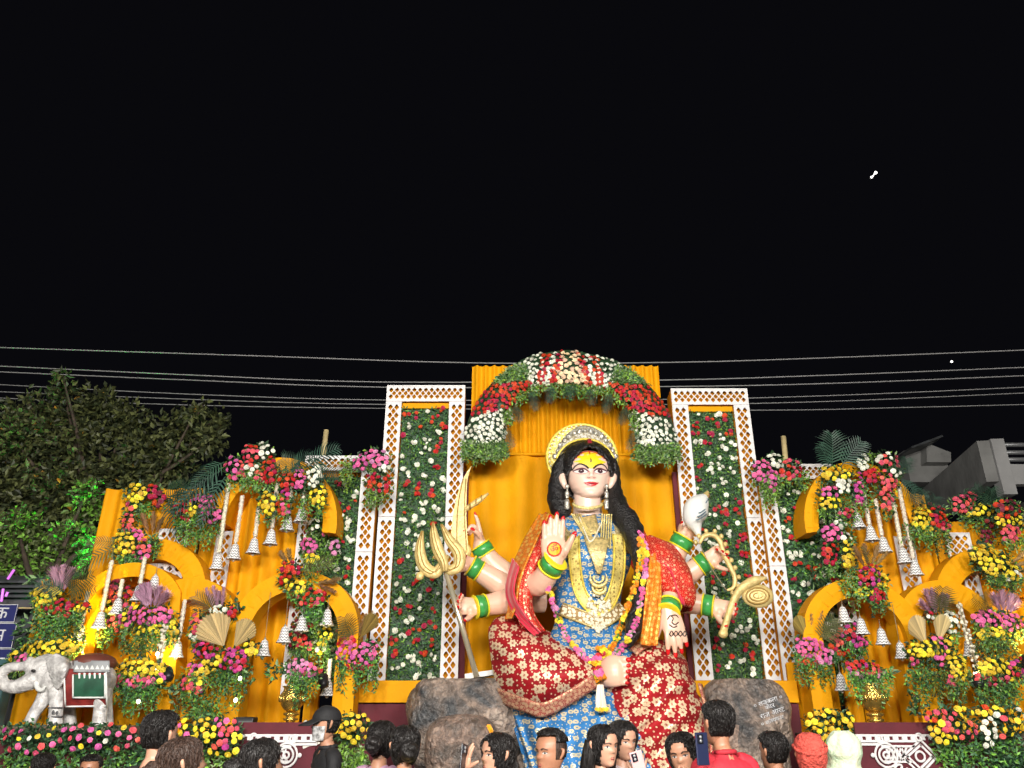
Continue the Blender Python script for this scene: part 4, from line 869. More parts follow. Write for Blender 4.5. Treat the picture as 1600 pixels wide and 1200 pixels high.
for a in (
    (338, 882, 9.45, 756, 1, 'leftmost bell of the big left arch, hanging before the lattice strip'), (365, 866, 9.45, 775, 1, 'second bell from the left under the big left arch'),
    (395, 857, 9.45, 792, 1, 'third bell from the left under the big left arch'), (422, 843, 9.45, 752, 1, 'fourth bell from the left under the big left arch'),
    (448, 821, 9.45, 758, 1, 'fifth bell from the left under the big left arch'), (470, 808, 9.45, 766, 1, 'highest, rightmost bell under the big left arch'),
    (275, 1019, 9.3, 937, 1, 'bell on a flower string in the rounded left arch'), (411, 1017, 9.2, 925, 0, 'bell on a bare cord in the left arch beside the dried fan'),
    (443, 996, 9.2, 915, 0, 'bell left of the small dark red roses in the left arch'), (471, 978, 9.2, 925, 0, 'bell among the small dark red roses in the left arch'),
    (510, 969, 9.2, 935, 0, 'highest bell in the lower left arch beside the hanging vine'), (511, 1079, 9.3, 1030, 1, 'low bell over the dark gap right of the left urn'),
    (122, 993, 9.15, 925, 1, 'lowest bell above the elephant at the far left'), (154, 973, 9.2, 876, 1, 'second bell at the far left in the yellow glow'),
    (181, 952, 9.2, 905, 1, 'third bell at the far left before the coral tail'), (214, 931, 9.2, 872, 1, 'fourth bell at the far left before the purple pampas'),
    (239, 916, 9.25, 880, 0, 'fifth and highest bell at the far left before the lattice spandrel'),
    (1312, 803, 9.45, 780, 0, 'highest, leftmost bell under the big right arch'), (1342, 817, 9.45, 770, 1, 'second bell from the left under the big right arch'),
    (1363, 837, 9.45, 750, 1, 'third bell from the left under the big right arch'), (1383, 855, 9.45, 780, 1, 'fourth bell from the left under the big right arch'),
    (1414, 872, 9.45, 757, 1, 'fifth bell from the left under the big right arch'), (1432, 891, 9.45, 760, 1, 'rightmost bell of the big right arch, before the lattice strip'),
    (1320, 965, 9.2, 935, 0, 'highest bell in the lower right arch'), (1348, 983, 9.2, 935, 0, 'bell over the crimson roses in the lower right arch'),
    (1380, 999, 9.2, 968, 0, 'bell under the hanging vine in the lower right arch'), (1410, 1021, 9.2, 945, 0, 'bell beside the yellow and pink arrangement on the right'),
    (1316, 1071, 9.3, 1030, 0, 'low bell beside the right urn'), (1517, 1017, 9.2, 945, 1, 'bell on a flower string in the rounded right arch')): bell(*a)
# ---------------------------------------------------------------- heads and hands
def lerp_tab(tab, z):
    if z <= tab[0][0]: return tab[0][1]
    for (a, u), (b, v) in zip(tab, tab[1:]):
        if z <= b:
            t = (z - a) / (b - a); t = t * t * (3 - 2 * t) * .4 + t * .6; return u + (v - u) * t
    return tab[-1][1]
HW = [(-.5, .05), (-.485, .12), (-.45, .175), (-.38, .235), (-.28, .285), (-.15, .325), (0, .345), (.12, .352), (.25, .345), (.34, .31), (.42, .235), (.47, .145), (.5, .01)]
HF = [(-.5, .20), (-.485, .29), (-.45, .345), (-.38, .355), (-.25, .36), (-.1, .365), (.03, .36), (.12, .385), (.22, .375), (.33, .315), (.42, .21), (.47, .12), (.5, .01)]
HB = [(-.5, .02), (-.45, .10), (-.38, .17), (-.25, .27), (-.1, .37), (.05, .43), (.2, .44), (.33, .38), (.42, .27), (.47, .16), (.5, .01)]
G = lambda x, z, cx, cz, sx, sz: math.exp(-((x - cx) / sx) ** 2 - ((z - cz) / sz) ** 2)
def relief(x, z):
    ax = abs(x)
    d = .085 * G(ax, z, 0, -.085, .042, .045) + .045 * G(ax, z, 0, -.01, .032, .085) + .018 * G(ax, z, .05, -.105, .028, .026)
    d -= .032 * G(ax, z, .15, .025, .075, .045); d += .016 * G(ax, z, .14, .10, .10, .028)
    d += .026 * G(ax, z, 0, -.225, .075, .02) + .028 * G(ax, z, 0, -.275, .065, .02) - .014 * G(ax, z, 0, -.25, .10, .008) - .012 * G(ax, z, 0, -.325, .08, .03)
    d += .022 * G(ax, z, 0, -.42, .09, .05) + .012 * G(ax, z, .2, -.1, .07, .07) + .015 * G(ax, z, .15, .028, .05, .026)
    return d
def head_pt(a, z, k=1.0, grow=0.0):
    """a: angle from the face's front; local head, face towards -Y, height 1"""
    w_, f_, b_ = lerp_tab(HW, z) + grow, lerp_tab(HF, z) + grow, lerp_tab(HB, z) + grow
    c, s_ = math.cos(a), math.sin(a)
    x = w_ * (abs(s_) ** .92) * (1 if s_ > 0 else -1); y = -f_ * c if c > 0 else -b_ * c
    if c > 0 and k: y -= relief(x, z) * k * c
    return V((x, y, z))
def face_y(x, z):
    s_ = min(.999, abs(x) / lerp_tab(HW, z)) ** (1 / .92); c = math.sqrt(1 - s_ * s_)
    return -lerp_tab(HF, z) * c - relief(x, z) * c
class Frame:
    def __init__(s, c, sx, sy, sz, rot=None): s.c = V(c); s.k = (sx, sy, sz); s.r = rot or Matrix.Identity(3)
    def __call__(s, p): return s.r @ V((p[0] * s.k[0], p[1] * s.k[1], p[2] * s.k[2])) + s.c
def head_mesh(mb, fr, m=0, nz=44, na=48, k=1.0, ears=True):
    v = []
    zs = [-.5 + i / nz for i in range(nz + 1)]
    for z in zs:
        for j in range(na): v.append(fr(head_pt(2 * math.pi * j / na, z, k)))
    f = [(i * na + j, i * na + (j + 1) % na, (i + 1) * na + (j + 1) % na, (i + 1) * na + j) for i in range(nz) for j in range(na)]
    f += [tuple(range(na - 1, -1, -1)), tuple(range(nz * na, nz * na + na))]
    mb.add(v, f, m)
    if ears:
        for sg in (-1, 1):
            pts = [fr((sg * .33, .03, -.12)), fr((sg * .37, .05, -.06)), fr((sg * .405, .07, .03)), fr((sg * .40, .075, .09)), fr((sg * .36, .05, .11))]
            mb.tube(pts, [.022 * fr.k[2], .034 * fr.k[2], .042 * fr.k[2], .038 * fr.k[2], .02 * fr.k[2]], 8, 3, m)
def patch(mb, fr, outline, off=.006, m=0, rings=3):
    cx = sum(p[0] for p in outline) / len(outline); cz = sum(p[1] for p in outline) / len(outline); n = len(outline)
    v = [fr((cx, face_y(cx, cz) - off, cz))]
    for k in range(1, rings + 1):
        for x, z in outline:
            X, Z = cx + (x - cx) * k / rings, cz + (z - cz) * k / rings; v.append(fr((X, face_y(X, Z) - off, Z)))
    f = [(0, 1 + (j + 1) % n, 1 + j) for j in range(n)]
    for k in range(rings - 1):
        f += [(1 + k * n + j, 1 + k * n + (j + 1) % n, 1 + (k + 1) * n + (j + 1) % n, 1 + (k + 1) * n + j) for j in range(n)]
    mb.add(v, f, m)
def face_strip(mb, fr, path, w, off=.008, m=0):
    """a painted line on the face: path of (x,z), half width w (number or list)"""
    pts = cr(path, 4); n = len(pts); v = []
    for i, (x, z) in enumerate(pts):
        a, b_ = pts[max(0, i - 1)], pts[min(n - 1, i + 1)]; dx, dz = b_[0] - a[0], b_[1] - a[1]; l = math.hypot(dx, dz) or 1
        t = i / (n - 1); hw = w if not isinstance(w, (list, tuple)) else w[0] + (w[1] - w[0]) * t
        for s_ in (-1, 1):
            X, Z = x - dz / l * hw * s_, z + dx / l * hw * s_; v.append(fr((X, face_y(X, Z) - off, Z)))
    mb.add(v, [(2 * i, 2 * i + 1, 2 * i + 3, 2 * i + 2) for i in range(n - 1)], m)
almond = lambda cx, cz, w, h, n=14, tilt=0: [(cx + w * math.cos(t), cz + h * math.sin(t) * (1 - .25 * abs(math.cos(t))) + tilt * math.cos(t) * w * (1 if cx > 0 else -1)) for t in [2 * math.pi * k / n for k in range(n)]]
def hand(mb, wrist, fwd, nrm, ts, L, curls, nails=None, spread=.10, m=0, thumb=(.55, .85), r=.062, wr=None):
    fwd = V(fwd).normalized(); nrm = V(nrm); nrm = (nrm - fwd * nrm.dot(fwd)).normalized(); side = nrm.cross(fwd) * ts; w0 = V(wrist)
    wr = wr or .15 * L
    mb.tube([w0 - fwd * .1 * L, w0, w0 + fwd * .22 * L, w0 + fwd * .42 * L, w0 + fwd * .52 * L], [(wr, wr * .85), (wr * 1.02, wr * .8), (.225 * L, .12 * L), (.235 * L, .095 * L), (.18 * L, .06 * L)], 12, 4, m, ref=side)
    mb.ell(w0 + fwd * .2 * L + side * .13 * L + nrm * .05 * L, (.11 * L,) * 3, m)
    ln = [.40, .46, .42, .33]
    for i in range(4):
        o = (.155 - i * .104); b_ = w0 + fwd * (.46 - .02 * abs(i - 1)) * L + side * o * L; d = (fwd + side * (1.5 - i) * spread).normalized()
        p = [b_]; c = R(curls[i + 1]); seg = ln[i] * L
        for j, fr_ in enumerate((.42, .32, .26)):
            a = c * (.36 if j == 0 else .36 if j == 1 else .28)
            ax = d.cross(nrm).normalized(); d = Matrix.Rotation(a, 3, ax) @ d
            p.append(p[-1] + d * seg * fr_)
            mid = p[-1]
        mb.tube(p, [r * L, r * L * .98, r * L * .86, r * L * .55], 8, 3, m)
        if nails is not None:
            bk = (nrm - d * nrm.dot(d)); bk = -(bk.normalized() if bk.length > .2 else fwd)
            Q = Matrix((d.cross(bk), bk, d)).transposed()
            nails.ell(p[-1] - d * .018 * L + bk * r * L * .30, (r * L * .74, r * L * .5, .075 * L), 0, Q, 8, 6)
    b_ = w0 + fwd * .12 * L + side * .16 * L; d = (fwd * thumb[0] + side * thumb[1] + nrm * .25).normalized(); p = [b_]
    for j, l in enumerate((.19, .16, .14)):
        a = R(curls[0]) * (.2, .4, .4)[j]; d = (Matrix.Rotation(a, 3, side.cross(fwd) * (-1)) @ d).normalized() if False else (d + (nrm * .8 - side * .5) * a * .8).normalized()
        p.append(p[-1] + d * l * L)
    mb.tube(p, [r * L * 1.25, r * L * 1.2, r * L * 1.05, r * L * .6], 8, 3, m)
    if nails is not None:
        bk = (-nrm + side * .3); bk = (bk - d * bk.dot(d)).normalized(); Q = Matrix((d.cross(bk), bk, d)).transposed()
        nails.ell(p[-1] - d * .02 * L + bk * r * L * .4, (r * L * .85, r * L * .5, .085 * L), 0, Q, 8, 6)
    return p

# ---------------------------------------------------------------- the goddess statue
gs = thing('goddess_statue', P(930, 1200, 8.5).xy.to_3d(), 'huge seated goddess statue with many arms, blue blouse and red floral saree', 'statue')
def rings(mb, secs, n=36, sub=5, m=0, disp=None):
    """secs: (py, xl, xr, Y, depth) -> closed tube of ellipses"""
    K = []
    for py, a, b_, Y, dp in secs:
        c = P((a + b_) / 2, py, Y); K.append((c.x, c.y, c.z, (b_ - a) / 2 * S((a + b_) / 2, py, Y), dp))
    K = cr(K, sub); v = []
    for i, (x, y, z, hw, dp) in enumerate(K):
        for k in range(n):
            t = 2 * math.pi * k / n; p = V((x + hw * math.cos(t), y + dp * math.sin(t), z)); 
            v.append(p + disp(p, t) if disp else p)
    mb.add(v, [(i * n + k, i * n + (k + 1) % n, (i + 1) * n + (k + 1) % n, (i + 1) * n + k) for i in range(len(K) - 1) for k in range(n)] + [tuple(range(n)), tuple(range((len(K) - 1) * n, len(K) * n))][:2], m)
    return mb
cl_, cr2 = P(893, 872, 8.6), P(950, 872, 8.6)
def bust(p, t):
    g = sum(math.exp(-((p.x - c.x) / .15) ** 2 - ((p.z - c.z) / .17) ** 2) for c in (cl_, cr2))
    f = max(0, -math.sin(t)); return V((0, -.10 * g * f, 0)) + V((0, -.006 * math.sin(p.x * 55 + p.z * 9), 0)) * f
mb = MB(); rings(mb, [(806, 892, 944, 8.92, .16), (814, 868, 968, 8.9, .22), (826, 850, 986, 8.88, .27), (850, 846, 990, 8.85, .31), (880, 850, 986, 8.82, .33), (915, 862, 974, 8.82, .29), (945, 868, 970, 8.82, .27), (975, 866, 974, 8.80, .30), (1005, 852, 992, 8.72, .40), (1035, 838, 1006, 8.66, .46), (1060, 840, 1010, 8.66, .42)], disp=bust)
torso = recalc(obj('blouse', mb, 'silk_blue', gs, True))
# head
s0 = S(918, 745, 8.8); hc = P(919.5, 743, 8.82); fr = Frame(hc, 98 * s0, 84 * s0, 80 * s0, Matrix.Rotation(R(4), 3, 'X') @ Matrix.Rotation(R(2), 3, 'Z'))
mb = MB(); head_mesh(mb, fr, 0, 60, 64, .7, ears=False)
mb.tube([P(918, 822, 8.90), P(918, 800, 8.88), P(918, 778, 8.86), P(919, 760, 8.86)], [26 * s0, 23 * s0, 22 * s0, 22 * s0], 20, 4)
for sg, ex in ((-1, 880.5), (1, 956)):
    mb.tube([P(ex + sg * -4, 763, 8.76), P(ex - sg * 1, 757, 8.75), P(ex + sg * 2, 748, 8.77), P(ex + sg * 1, 741, 8.8), P(ex - sg * 5, 742, 8.8)], [3 * s0, 4.5 * s0, 6 * s0, 5.5 * s0, 3 * s0], 10, 4)
head = obj('head', mb, 'skin_face', gs, True)
mb = MB(); yo = [(-.255, .20), (-.20, .33), (-.11, .40), (0, .435), (.11, .40), (.20, .33), (.255, .20), (.17, .145), (.06, .09), (0, .045), (-.06, .09), (-.17, .145)]
patch(mb, fr, yo, .006, 0, 6); obj('painted_forehead', mb, 'face_yellow', head, True)
mb = MB(); face_strip(mb, fr, [(-.24, .27), (-.12, .40), (0, .44), (.12, .40), (.24, .27)], .014, .009); face_strip(mb, fr, [(0, .47), (0, .43), (0, .36)], .010, .012); obj('sindoor_line', mb, 'sindoor', head)
mb = MB()
for sg in (-1, 1): face_strip(mb, fr, [(sg * .035, .055), (sg * .09, .105), (sg * .17, .145), (sg * .24, .11), (sg * .285, .045)], [.018, .008], .010)
face_strip(mb, fr, [(0, .26), (.004, .22), (0, .17)], [.004, .012], .011)
obj('eyebrows', mb, 'ink', head)['kind'] = 'stuff'
for sg in (-1, 1):
    mb = MB(); patch(mb, fr, almond(sg * .150, .008, .122, .064, tilt=.10), .0065, 0); patch(mb, fr, almond(sg * .150, .008, .112, .050, tilt=.10), .010, 1)
    patch(mb, fr, almond(sg * .148, .010, .046, .047), .0135, 2); patch(mb, fr, almond(sg * .150, .022, .008, .008), .016, 1)  # the pale dot on the iris is a painted glint
    face_strip(mb, fr, [(sg * .045, -.004), (sg * .09, .044), (sg * .150, .058), (sg * .215, .044), (sg * .275, .026)], .012, .014, 3)
    obj('eye', mb, ['lid', 'eye_white', 'iris', 'eye_line'], head)
mb = MB(); patch(mb, fr, [(-.115, -.222), (-.055, -.212), (-.018, -.203), (0, -.212), (.018, -.203), (.055, -.212), (.115, -.222), (.06, -.276), (0, -.294), (-.06, -.276)], .006, 0); obj('lips', mb, 'lip', head, True)
mb = MB(); face_strip(mb, fr, [(-.12, -.220), (-.04, -.238), (0, -.243), (.04, -.238), (.12, -.220)], .005, .012); obj('mouth_line', mb, 'crimson', head)
mb = MB()
for sg in (-1, 1): face_strip(mb, fr, [(sg * .022, -.128), (sg * .045, -.134), (sg * .066, -.118)], .006, .008); face_strip(mb, fr, [(sg * .030, .0), (sg * .026, -.04), (sg * .034, -.075)], .003, .006)
obj('nose_shading', mb, 'lid', head)  # shading of nostrils and nose sides drawn as coloured lines
# hair
mb = MB(); nz, na = 46, 64; idx = {}; vs = []
def hair_keep(a, z):
    p = head_pt(a, z, 0); x = abs(p.x)
    if math.cos(a) < .12: return z > -.5
    return z > .40 - 3.4 * x * x + (.02 if x < .02 else 0) - (max(0, x - .26) * 3.2)
for i in range(nz + 1):
    z = -.5 + 1.0 * i / nz
    for j in range(na):
        a = 2 * math.pi * j / na; p = head_pt(a, z, 0, .035 + .05 * max(0, 1 - max(0, math.cos(a)) * 1.1))
        p.z = z + .27 * max(0, z) ** 1.5 * 1.6
        w_ = fr(p); dn = (w_ - hc).normalized(); vs.append(w_ + dn * .022 * noise.noise(w_ * 16) + dn * .012 * noise.noise(w_ * 38))
fs = [(i * na + j, i * na + (j + 1) % na, (i + 1) * na + (j + 1) % na, (i + 1) * na + j) for i in range(nz) for j in range(na) if hair_keep(2 * math.pi * (j + .5) / na, -.5 + (i + .5) / nz)]
mb.add(vs, fs + [tuple(range(nz * na, nz * na + na))])
hd = lambda t, a: 1 + .06 * math.sin(a * 3 + t * 40) + .05 * math.sin(a * 6 - t * 83) + .03 * math.sin(a * 11 + t * 150)
mb.tube([P(886, 712, 8.78), P(876, 730, 8.82), P(871, 760, 8.86), P(872, 785, 8.82), P(880, 800, 8.76), P(885, 808, 8.74)], [8 * s0, 12 * s0, 14 * s0, 16 * s0, 14 * s0, 5 * s0], 18, 10, disp=hd)
mb.tube([P(950, 712, 8.78), P(956, 730, 8.82), P(958, 762, 8.84), P(964, 790, 8.72), P(982, 818, 8.58), P(996, 852, 8.46), P(1003, 885, 8.40), P(1002, 920, 8.36), P(996, 955, 8.30), P(989, 985, 8.22), P(984, 1006, 8.18)], [8 * s0, 11 * s0, 13 * s0, 16 * s0, 17 * s0, 14 * s0, 12 * s0, 12 * s0, 12 * s0, 11 * s0, 5 * s0], 18, 12, disp=hd)
hair = obj('hair', mb, 'hair_statue', gs, True); mod(hair, 'SOLIDIFY', thickness=.02, offset=-1)
mb = MB(); v = []
for k in range(12):
    z = .385 + .114 * k / 11; p = head_pt(0, min(z, .499), 0, .05); p.z = z + .27 * z ** 1.5 * 1.6; w_ = fr(p) + V((0, -.05, .035)); v += [w_ + V((-.024, 0, 0)), w_ + V((.024, 0, 0))]
mb.add(v, [(2 * k, 2 * k + 1, 2 * k + 3, 2 * k + 2) for k in range(11)]); obj('hair_parting', mb, 'crimson', hair)
# halo and crown
sh = S(909, 716, 9.08); hx = P(909, 716, 9.1); Qh = Matrix.Rotation(R(90), 3, 'X')
mb = MB(); mb.lathe([(.001, .02), (46 * sh, .025), (52 * sh, .03), (56 * sh, .025), (56.5 * sh, 0), (.001, -.01)], hx, 56, 0, Qh); halo = obj('halo', mb, 'halo_gold', gs)
mb = MB(); mb.tube([hx + V((54.5 * sh * math.cos(t), -.035, 54.5 * sh * math.sin(t))) for t in [2 * math.pi * k / 48 for k in range(49)]], 2.6 * sh, 8, 1); obj('halo_rim', mb, 'gold_yellow', halo, True)
mb = MB()
for k in range(44):
    t = 2 * math.pi * k / 44; mb.ell(hx + V((51.5 * sh * math.cos(t), -.045, 51.5 * sh * math.sin(t))), (2.1 * sh,) * 3, 0, None, 8, 6)
obj('halo_beads', mb, 'pearl', halo, True)['kind'] = 'stuff'
mb = MB(); rows = []
for k in range(15):
    t = R(18 + 144 * k / 14); cx, cy = 914, 731
    bump_ = 1 + .5 * max(0, math.sin(t)) ** 2
    rows.append([P(cx + 47 * math.cos(t), cy - 44 * math.sin(t), 8.66 + .12 * abs(math.cos(t))), P(cx + 49 * math.cos(t), cy - (46 + 7 * bump_) * math.sin(t), 8.70 + .12 * abs(math.cos(t))), P(cx + 50 * math.cos(t), cy - (48 + 12 * bump_) * math.sin(t), 8.84)])
mb.surf(rows, 3, 4); crown = obj('crown', mb, 'crown_jewel', gs, True); mod(crown, 'SOLIDIFY', thickness=.03)
mb = MB()
for k in range(15): mb.ell(rows[k][1] + V((0, -.03, 0)), (.024, .024, .024) if k % 2 else (.036, .03, .036), 0, None, 8, 6)
obj('crown_stones', mb, 'silver', crown, True)['kind'] = 'stuff'
mb = MB(); mb.tube([r[0] + V((0, -.02, 0)) for r in rows], .014, 8, 3); obj('crown_band', mb, 'gold_yellow', crown, True)
# arms
NAIL = {}
def arm(name_label, pts, rad, handargs, bangle, seed=0):
    a = MB(); nl = MB(); W = [P(*p) for p in pts]; rr = [r * S(*p) for r, p in zip(rad, pts)]
    a.tube(W, rr, 18, 6)
    h = dict(handargs); L = h.pop('L') * S(*pts[-1]); hand(a, W[-1], nails=nl, L=L, wr=rr[-1] * .98, **h)
    o = obj('arm', a, 'skin_statue', gs, True); recalc(o); mod(o, 'REMESH', mode='VOXEL', voxel_size=.0105, use_smooth_shade=True); mod(o, 'SMOOTH', factor=.5, iterations=3)
    n_ = obj('painted_nails', nl, 'nail', o, True); n_['kind'] = 'stuff'
    t = bangle; ax = (W[-1] - W[-2]).normalized(); c = W[-1] - ax * t * rr[-1]; r_ = rr[-1] * 1.14; hw = .52 * rr[-1]
    q_ = ax.to_track_quat('Z', 'Y').to_matrix()
    m2 = MB(); m2.lathe([(r_ * .9, -hw), (r_ * 1.0, -hw), (r_ * 1.05, 0), (r_ * 1.0, hw), (r_ * .9, hw)], c, 28, 0, q_); g_ = obj('bangle', m2, 'green_bangle', o, True)
    for e in (-1, 1):
        m3 = MB(); m3.lathe([(r_ * .92, -hw * .16), (r_ * 1.1, -hw * .14), (r_ * 1.14, 0), (r_ * 1.1, hw * .14), (r_ * .92, hw * .16)], c + ax * hw * 1.12 * e, 28, 0, q_); obj('bangle_rim', m3, 'bangle_yellow', o, True)
    return o
D = lambda a, b_: (P(*b_) - P(*a)).normalized()
FIST = [70, 210, 215, 220, 225]
a1 = arm('', [(842, 850, 8.80), (826, 893, 8.62), (842, 912, 8.42), (864, 881, 8.24)], [22, 22, 20, 16.5], dict(fwd=D((865, 880, 8.24), (866, 800, 8.22)), nrm=(0.05, -1, .05), ts=-1, L=84, curls=[10, 14, 10, 12, 16], spread=.04, thumb=(.9, .5)), .1)
a2 = arm('', [(850, 915, 9.12), (800, 905, 9.08), (768, 880, 9.04), (750, 852, 9.0)], [24, 22, 18, 14], dict(fwd=D((750, 852, 9.0), (742, 800, 8.98)), nrm=(-1, -.35, .1), ts=-1, L=58, curls=[70, 20, 190, 200, 210]), .6)
a3 = arm('', [(850, 930, 9.05), (800, 922, 8.98), (766, 903, 8.92), (736, 884, 8.86)], [23, 21, 18, 14], dict(fwd=D((736, 884, 8.86), (700, 862, 8.8)), nrm=(-.2, -1, .1), ts=1, L=50, curls=FIST), .5)
a4 = arm('', [(850, 935, 8.95), (808, 936, 8.88), (780, 942, 8.80), (747, 948, 8.70)], [22, 21, 18, 14.5], dict(fwd=D((747, 948, 8.70), (700, 945, 8.62)), nrm=(.05, -1, .25), ts=1, L=64, curls=[60, 150, 155, 160, 165]), .2)
a5 = arm('', [(1000, 920, 9.1), (1038, 895, 9.06), (1052, 870, 9.02), (1066, 845, 8.98)], [24, 21, 18, 15], dict(fwd=D((1066, 845, 8.98), (1090, 808, 8.92)), nrm=(.6, -.8, .2), ts=1, L=54, curls=[50, 130, 150, 170, 180]), .2)
a6 = arm('', [(1000, 930, 9.0), (1048, 912, 8.96), (1075, 897, 8.9), (1102, 878, 8.84)], [22, 20, 17, 13.5], dict(fwd=D((1102, 878, 8.84), (1142, 852, 8.78)), nrm=(.1, -1, -.2), ts=-1, L=58, curls=[60, 160, 165, 170, 180]), .3)
a7 = arm('', [(1000, 935, 8.9), (1050, 936, 8.84), (1082, 942, 8.78), (1112, 947, 8.72)], [22, 21, 17, 14], dict(fwd=D((1112, 947, 8.72), (1160, 958, 8.66)), nrm=(.1, -1, .1), ts=-1, L=64, curls=[55, 150, 155, 160, 165]), .4)
a8 = arm('', [(1005, 862, 8.78), (1040, 888, 8.62), (1052, 920, 8.44), (1045, 952, 8.26)], [24, 22, 18, 15], dict(fwd=D((1045, 952, 8.26), (1063, 1020, 8.16)), nrm=(0, 1, -.2), ts=-1 if False else 1, L=76, curls=[20, 30, 30, 35, 40], thumb=(.8, .5)), .15)
# blouse sleeve, saree, skirt
def fold(amp, fu, fv, ph=0, nz=.02):
    return lambda u, v, p: V((0, -amp * math.sin(fu * u + fv * v + ph + 1.5 * noise.noise(p * 2.2)) - nz * noise.noise(p * 3.1), 0))
g = lambda *pts: [P(*p) for p in pts]
mb = MB(); mb.surf([g((766, 978, 8.85), (763, 990, 8.5), (770, 1050, 8.42), (783, 1096, 8.62)), g((775, 966, 8.86), (778, 990, 8.3), (786, 1052, 8.22), (797, 1103, 8.42)), g((802, 962, 8.86), (805, 1000, 8.14), (812, 1060, 8.05), (818, 1110, 8.3)), g((850, 982, 8.8), (850, 1018, 8.06), (850, 1075, 7.97), (849, 1117, 8.2)),
    g((895, 1003, 8.7), (899, 1032, 8.06), (897, 1070, 8.0), (890, 1098, 8.2)), g((935, 1020, 8.5), (944, 1040, 8.2), (945, 1060, 8.12), (930, 1073, 8.22)), g((950, 1030, 8.5), (958, 1045, 8.35), (955, 1060, 8.3), (945, 1075, 8.3))], 9, 12, disp=fold(.03, 8, 15, 0, .03))
sl = obj('saree_over_folded_leg', mb, 'saree_red', gs, True); mod(sl, 'SOLIDIFY', thickness=.03)
mb = MB(); mb.surf([g((776, 1076, 8.36), (783, 1098, 8.42)), g((796, 1084, 8.15), (798, 1106, 8.22)), g((817, 1091, 8.00), (818, 1113, 8.08)), g((849, 1099, 7.90), (849, 1121, 7.98)), g((888, 1080, 7.90), (891, 1101, 7.98)), g((926, 1055, 7.96), (934, 1074, 8.04))], 6, 4)
o = obj('border', mb, 'saree_border', sl, True); mod(o, 'SOLIDIFY', thickness=.02)
mb = MB(); mb.surf([g((790, 1080, 8.75), (800, 1120, 8.5), (815, 1180, 8.42), (835, 1290, 8.4)), g((798, 1085, 8.5), (812, 1130, 8.28), (830, 1190, 8.18), (850, 1290, 8.15)), g((850, 1085, 8.3), (852, 1135, 8.02), (862, 1195, 7.94), (878, 1290, 7.92)), g((900, 1075, 8.25), (908, 1130, 8.0), (922, 1195, 7.92), (935, 1290, 7.9)), g((945, 1060, 8.3), (965, 1115, 8.02), (990, 1180, 7.94), (1005, 1290, 7.9)), g((965, 1060, 8.5), (995, 1120, 8.15), (1035, 1180, 8.02), (1060, 1290, 7.95))], 14, 8, disp=lambda u, v, p: V((0, -.045 * math.sin(u * 44 + 3.5 * noise.noise(p * 2)) * min(1, v * 1.6 + .2), 0)))
o = obj('underskirt', mb, 'silk_blue', gs, True); mod(o, 'SOLIDIFY', thickness=.02)
mb = MB(); mb.surf([g((952, 1040, 8.4), (948, 1078, 8.22), (972, 1125, 8.02), (998, 1165, 7.92), (1035, 1225, 7.84)), g((968, 1020, 8.45), (976, 1065, 8.08), (1000, 1115, 7.92), (1022, 1160, 7.84), (1050, 1225, 7.78)), g((998, 1006, 8.5), (1012, 1052, 7.98), (1036, 1105, 7.86), (1055, 1160, 7.80), (1070, 1225, 7.76)), g((1035, 1000, 8.55), (1050, 1045, 7.96), (1070, 1100, 7.88), (1084, 1160, 7.84), (1092, 1225, 7.82)), g((1062, 1015, 8.7), (1078, 1060, 8.16), (1093, 1110, 8.08), (1101, 1160, 8.02), (1107, 1225, 8.02)), g((1068, 1024, 8.9), (1086, 1070, 8.5), (1100, 1112, 8.4), (1107, 1160, 8.35), (1113, 1225, 8.35))], 10, 12, disp=fold(.055, 12, 34, 0, .03))
sr = obj('saree_over_hanging_leg', mb, 'saree_red', gs, True); mod(sr, 'SOLIDIFY', thickness=.03)
mb = MB(); mb.surf([g((984, 1012, 8.3), (994, 1022, 8.16)), g((996, 1002, 8.38), (1006, 1012, 8.2)), g((1014, 996, 8.42), (1020, 1006, 8.28))], 5, 4); o = obj('pleated_edge', mb, 'saree_border', sr, True); mod(o, 'SOLIDIFY', thickness=.02)
mb = MB(); mb.surf([g((1090, 1068, 8.36), (1095, 1070, 8.42)), g((1101, 1112, 8.26), (1105, 1113, 8.32)), g((1108, 1160, 8.2), (1112, 1160, 8.26)), g((1113, 1225, 8.2), (1117, 1225, 8.26))], 6, 2); o = obj('border', mb, 'saree_border', sr, True); mod(o, 'SOLIDIFY', thickness=.02)
# foot
mb = MB(); nl = MB(); sf = S(965, 1045, 8.05)
mb.tube(g((938, 1056, 8.25), (950, 1050, 8.08), (962, 1048, 8.02), (974, 1048, 8.02)), [(18 * sf, 10 * sf), (23 * sf, 12 * sf), (24 * sf, 10 * sf), (21 * sf, 6 * sf)], 16, 5, ref=V((0, 0, 1)))
for k in range(5):
    y = 1031 + k * 9.0; x1 = 984 - abs(k - .5) * .8; r_ = (6.2, 5, 4.8, 4.6, 4.2)[k] * sf
    mb.tube(g((968, y, 8.03), (976, y, 8.0), (x1, y + .5, 7.99)), [r_, r_, r_ * .7], 8, 3); nl.ell(P(x1 - 1.5, y, 7.965), (r_ * .75, r_ * .4, r_ * .62), 0, None, 8, 6)
ft = obj('foot', mb, 'skin_statue', gs, True); mod(ft, 'REMESH', mode='VOXEL', voxel_size=.01, use_smooth_shade=True); mod(ft, 'SMOOTH', factor=.5, iterations=3)
obj('painted_nails', nl, 'nail', ft, True)['kind'] = 'stuff'
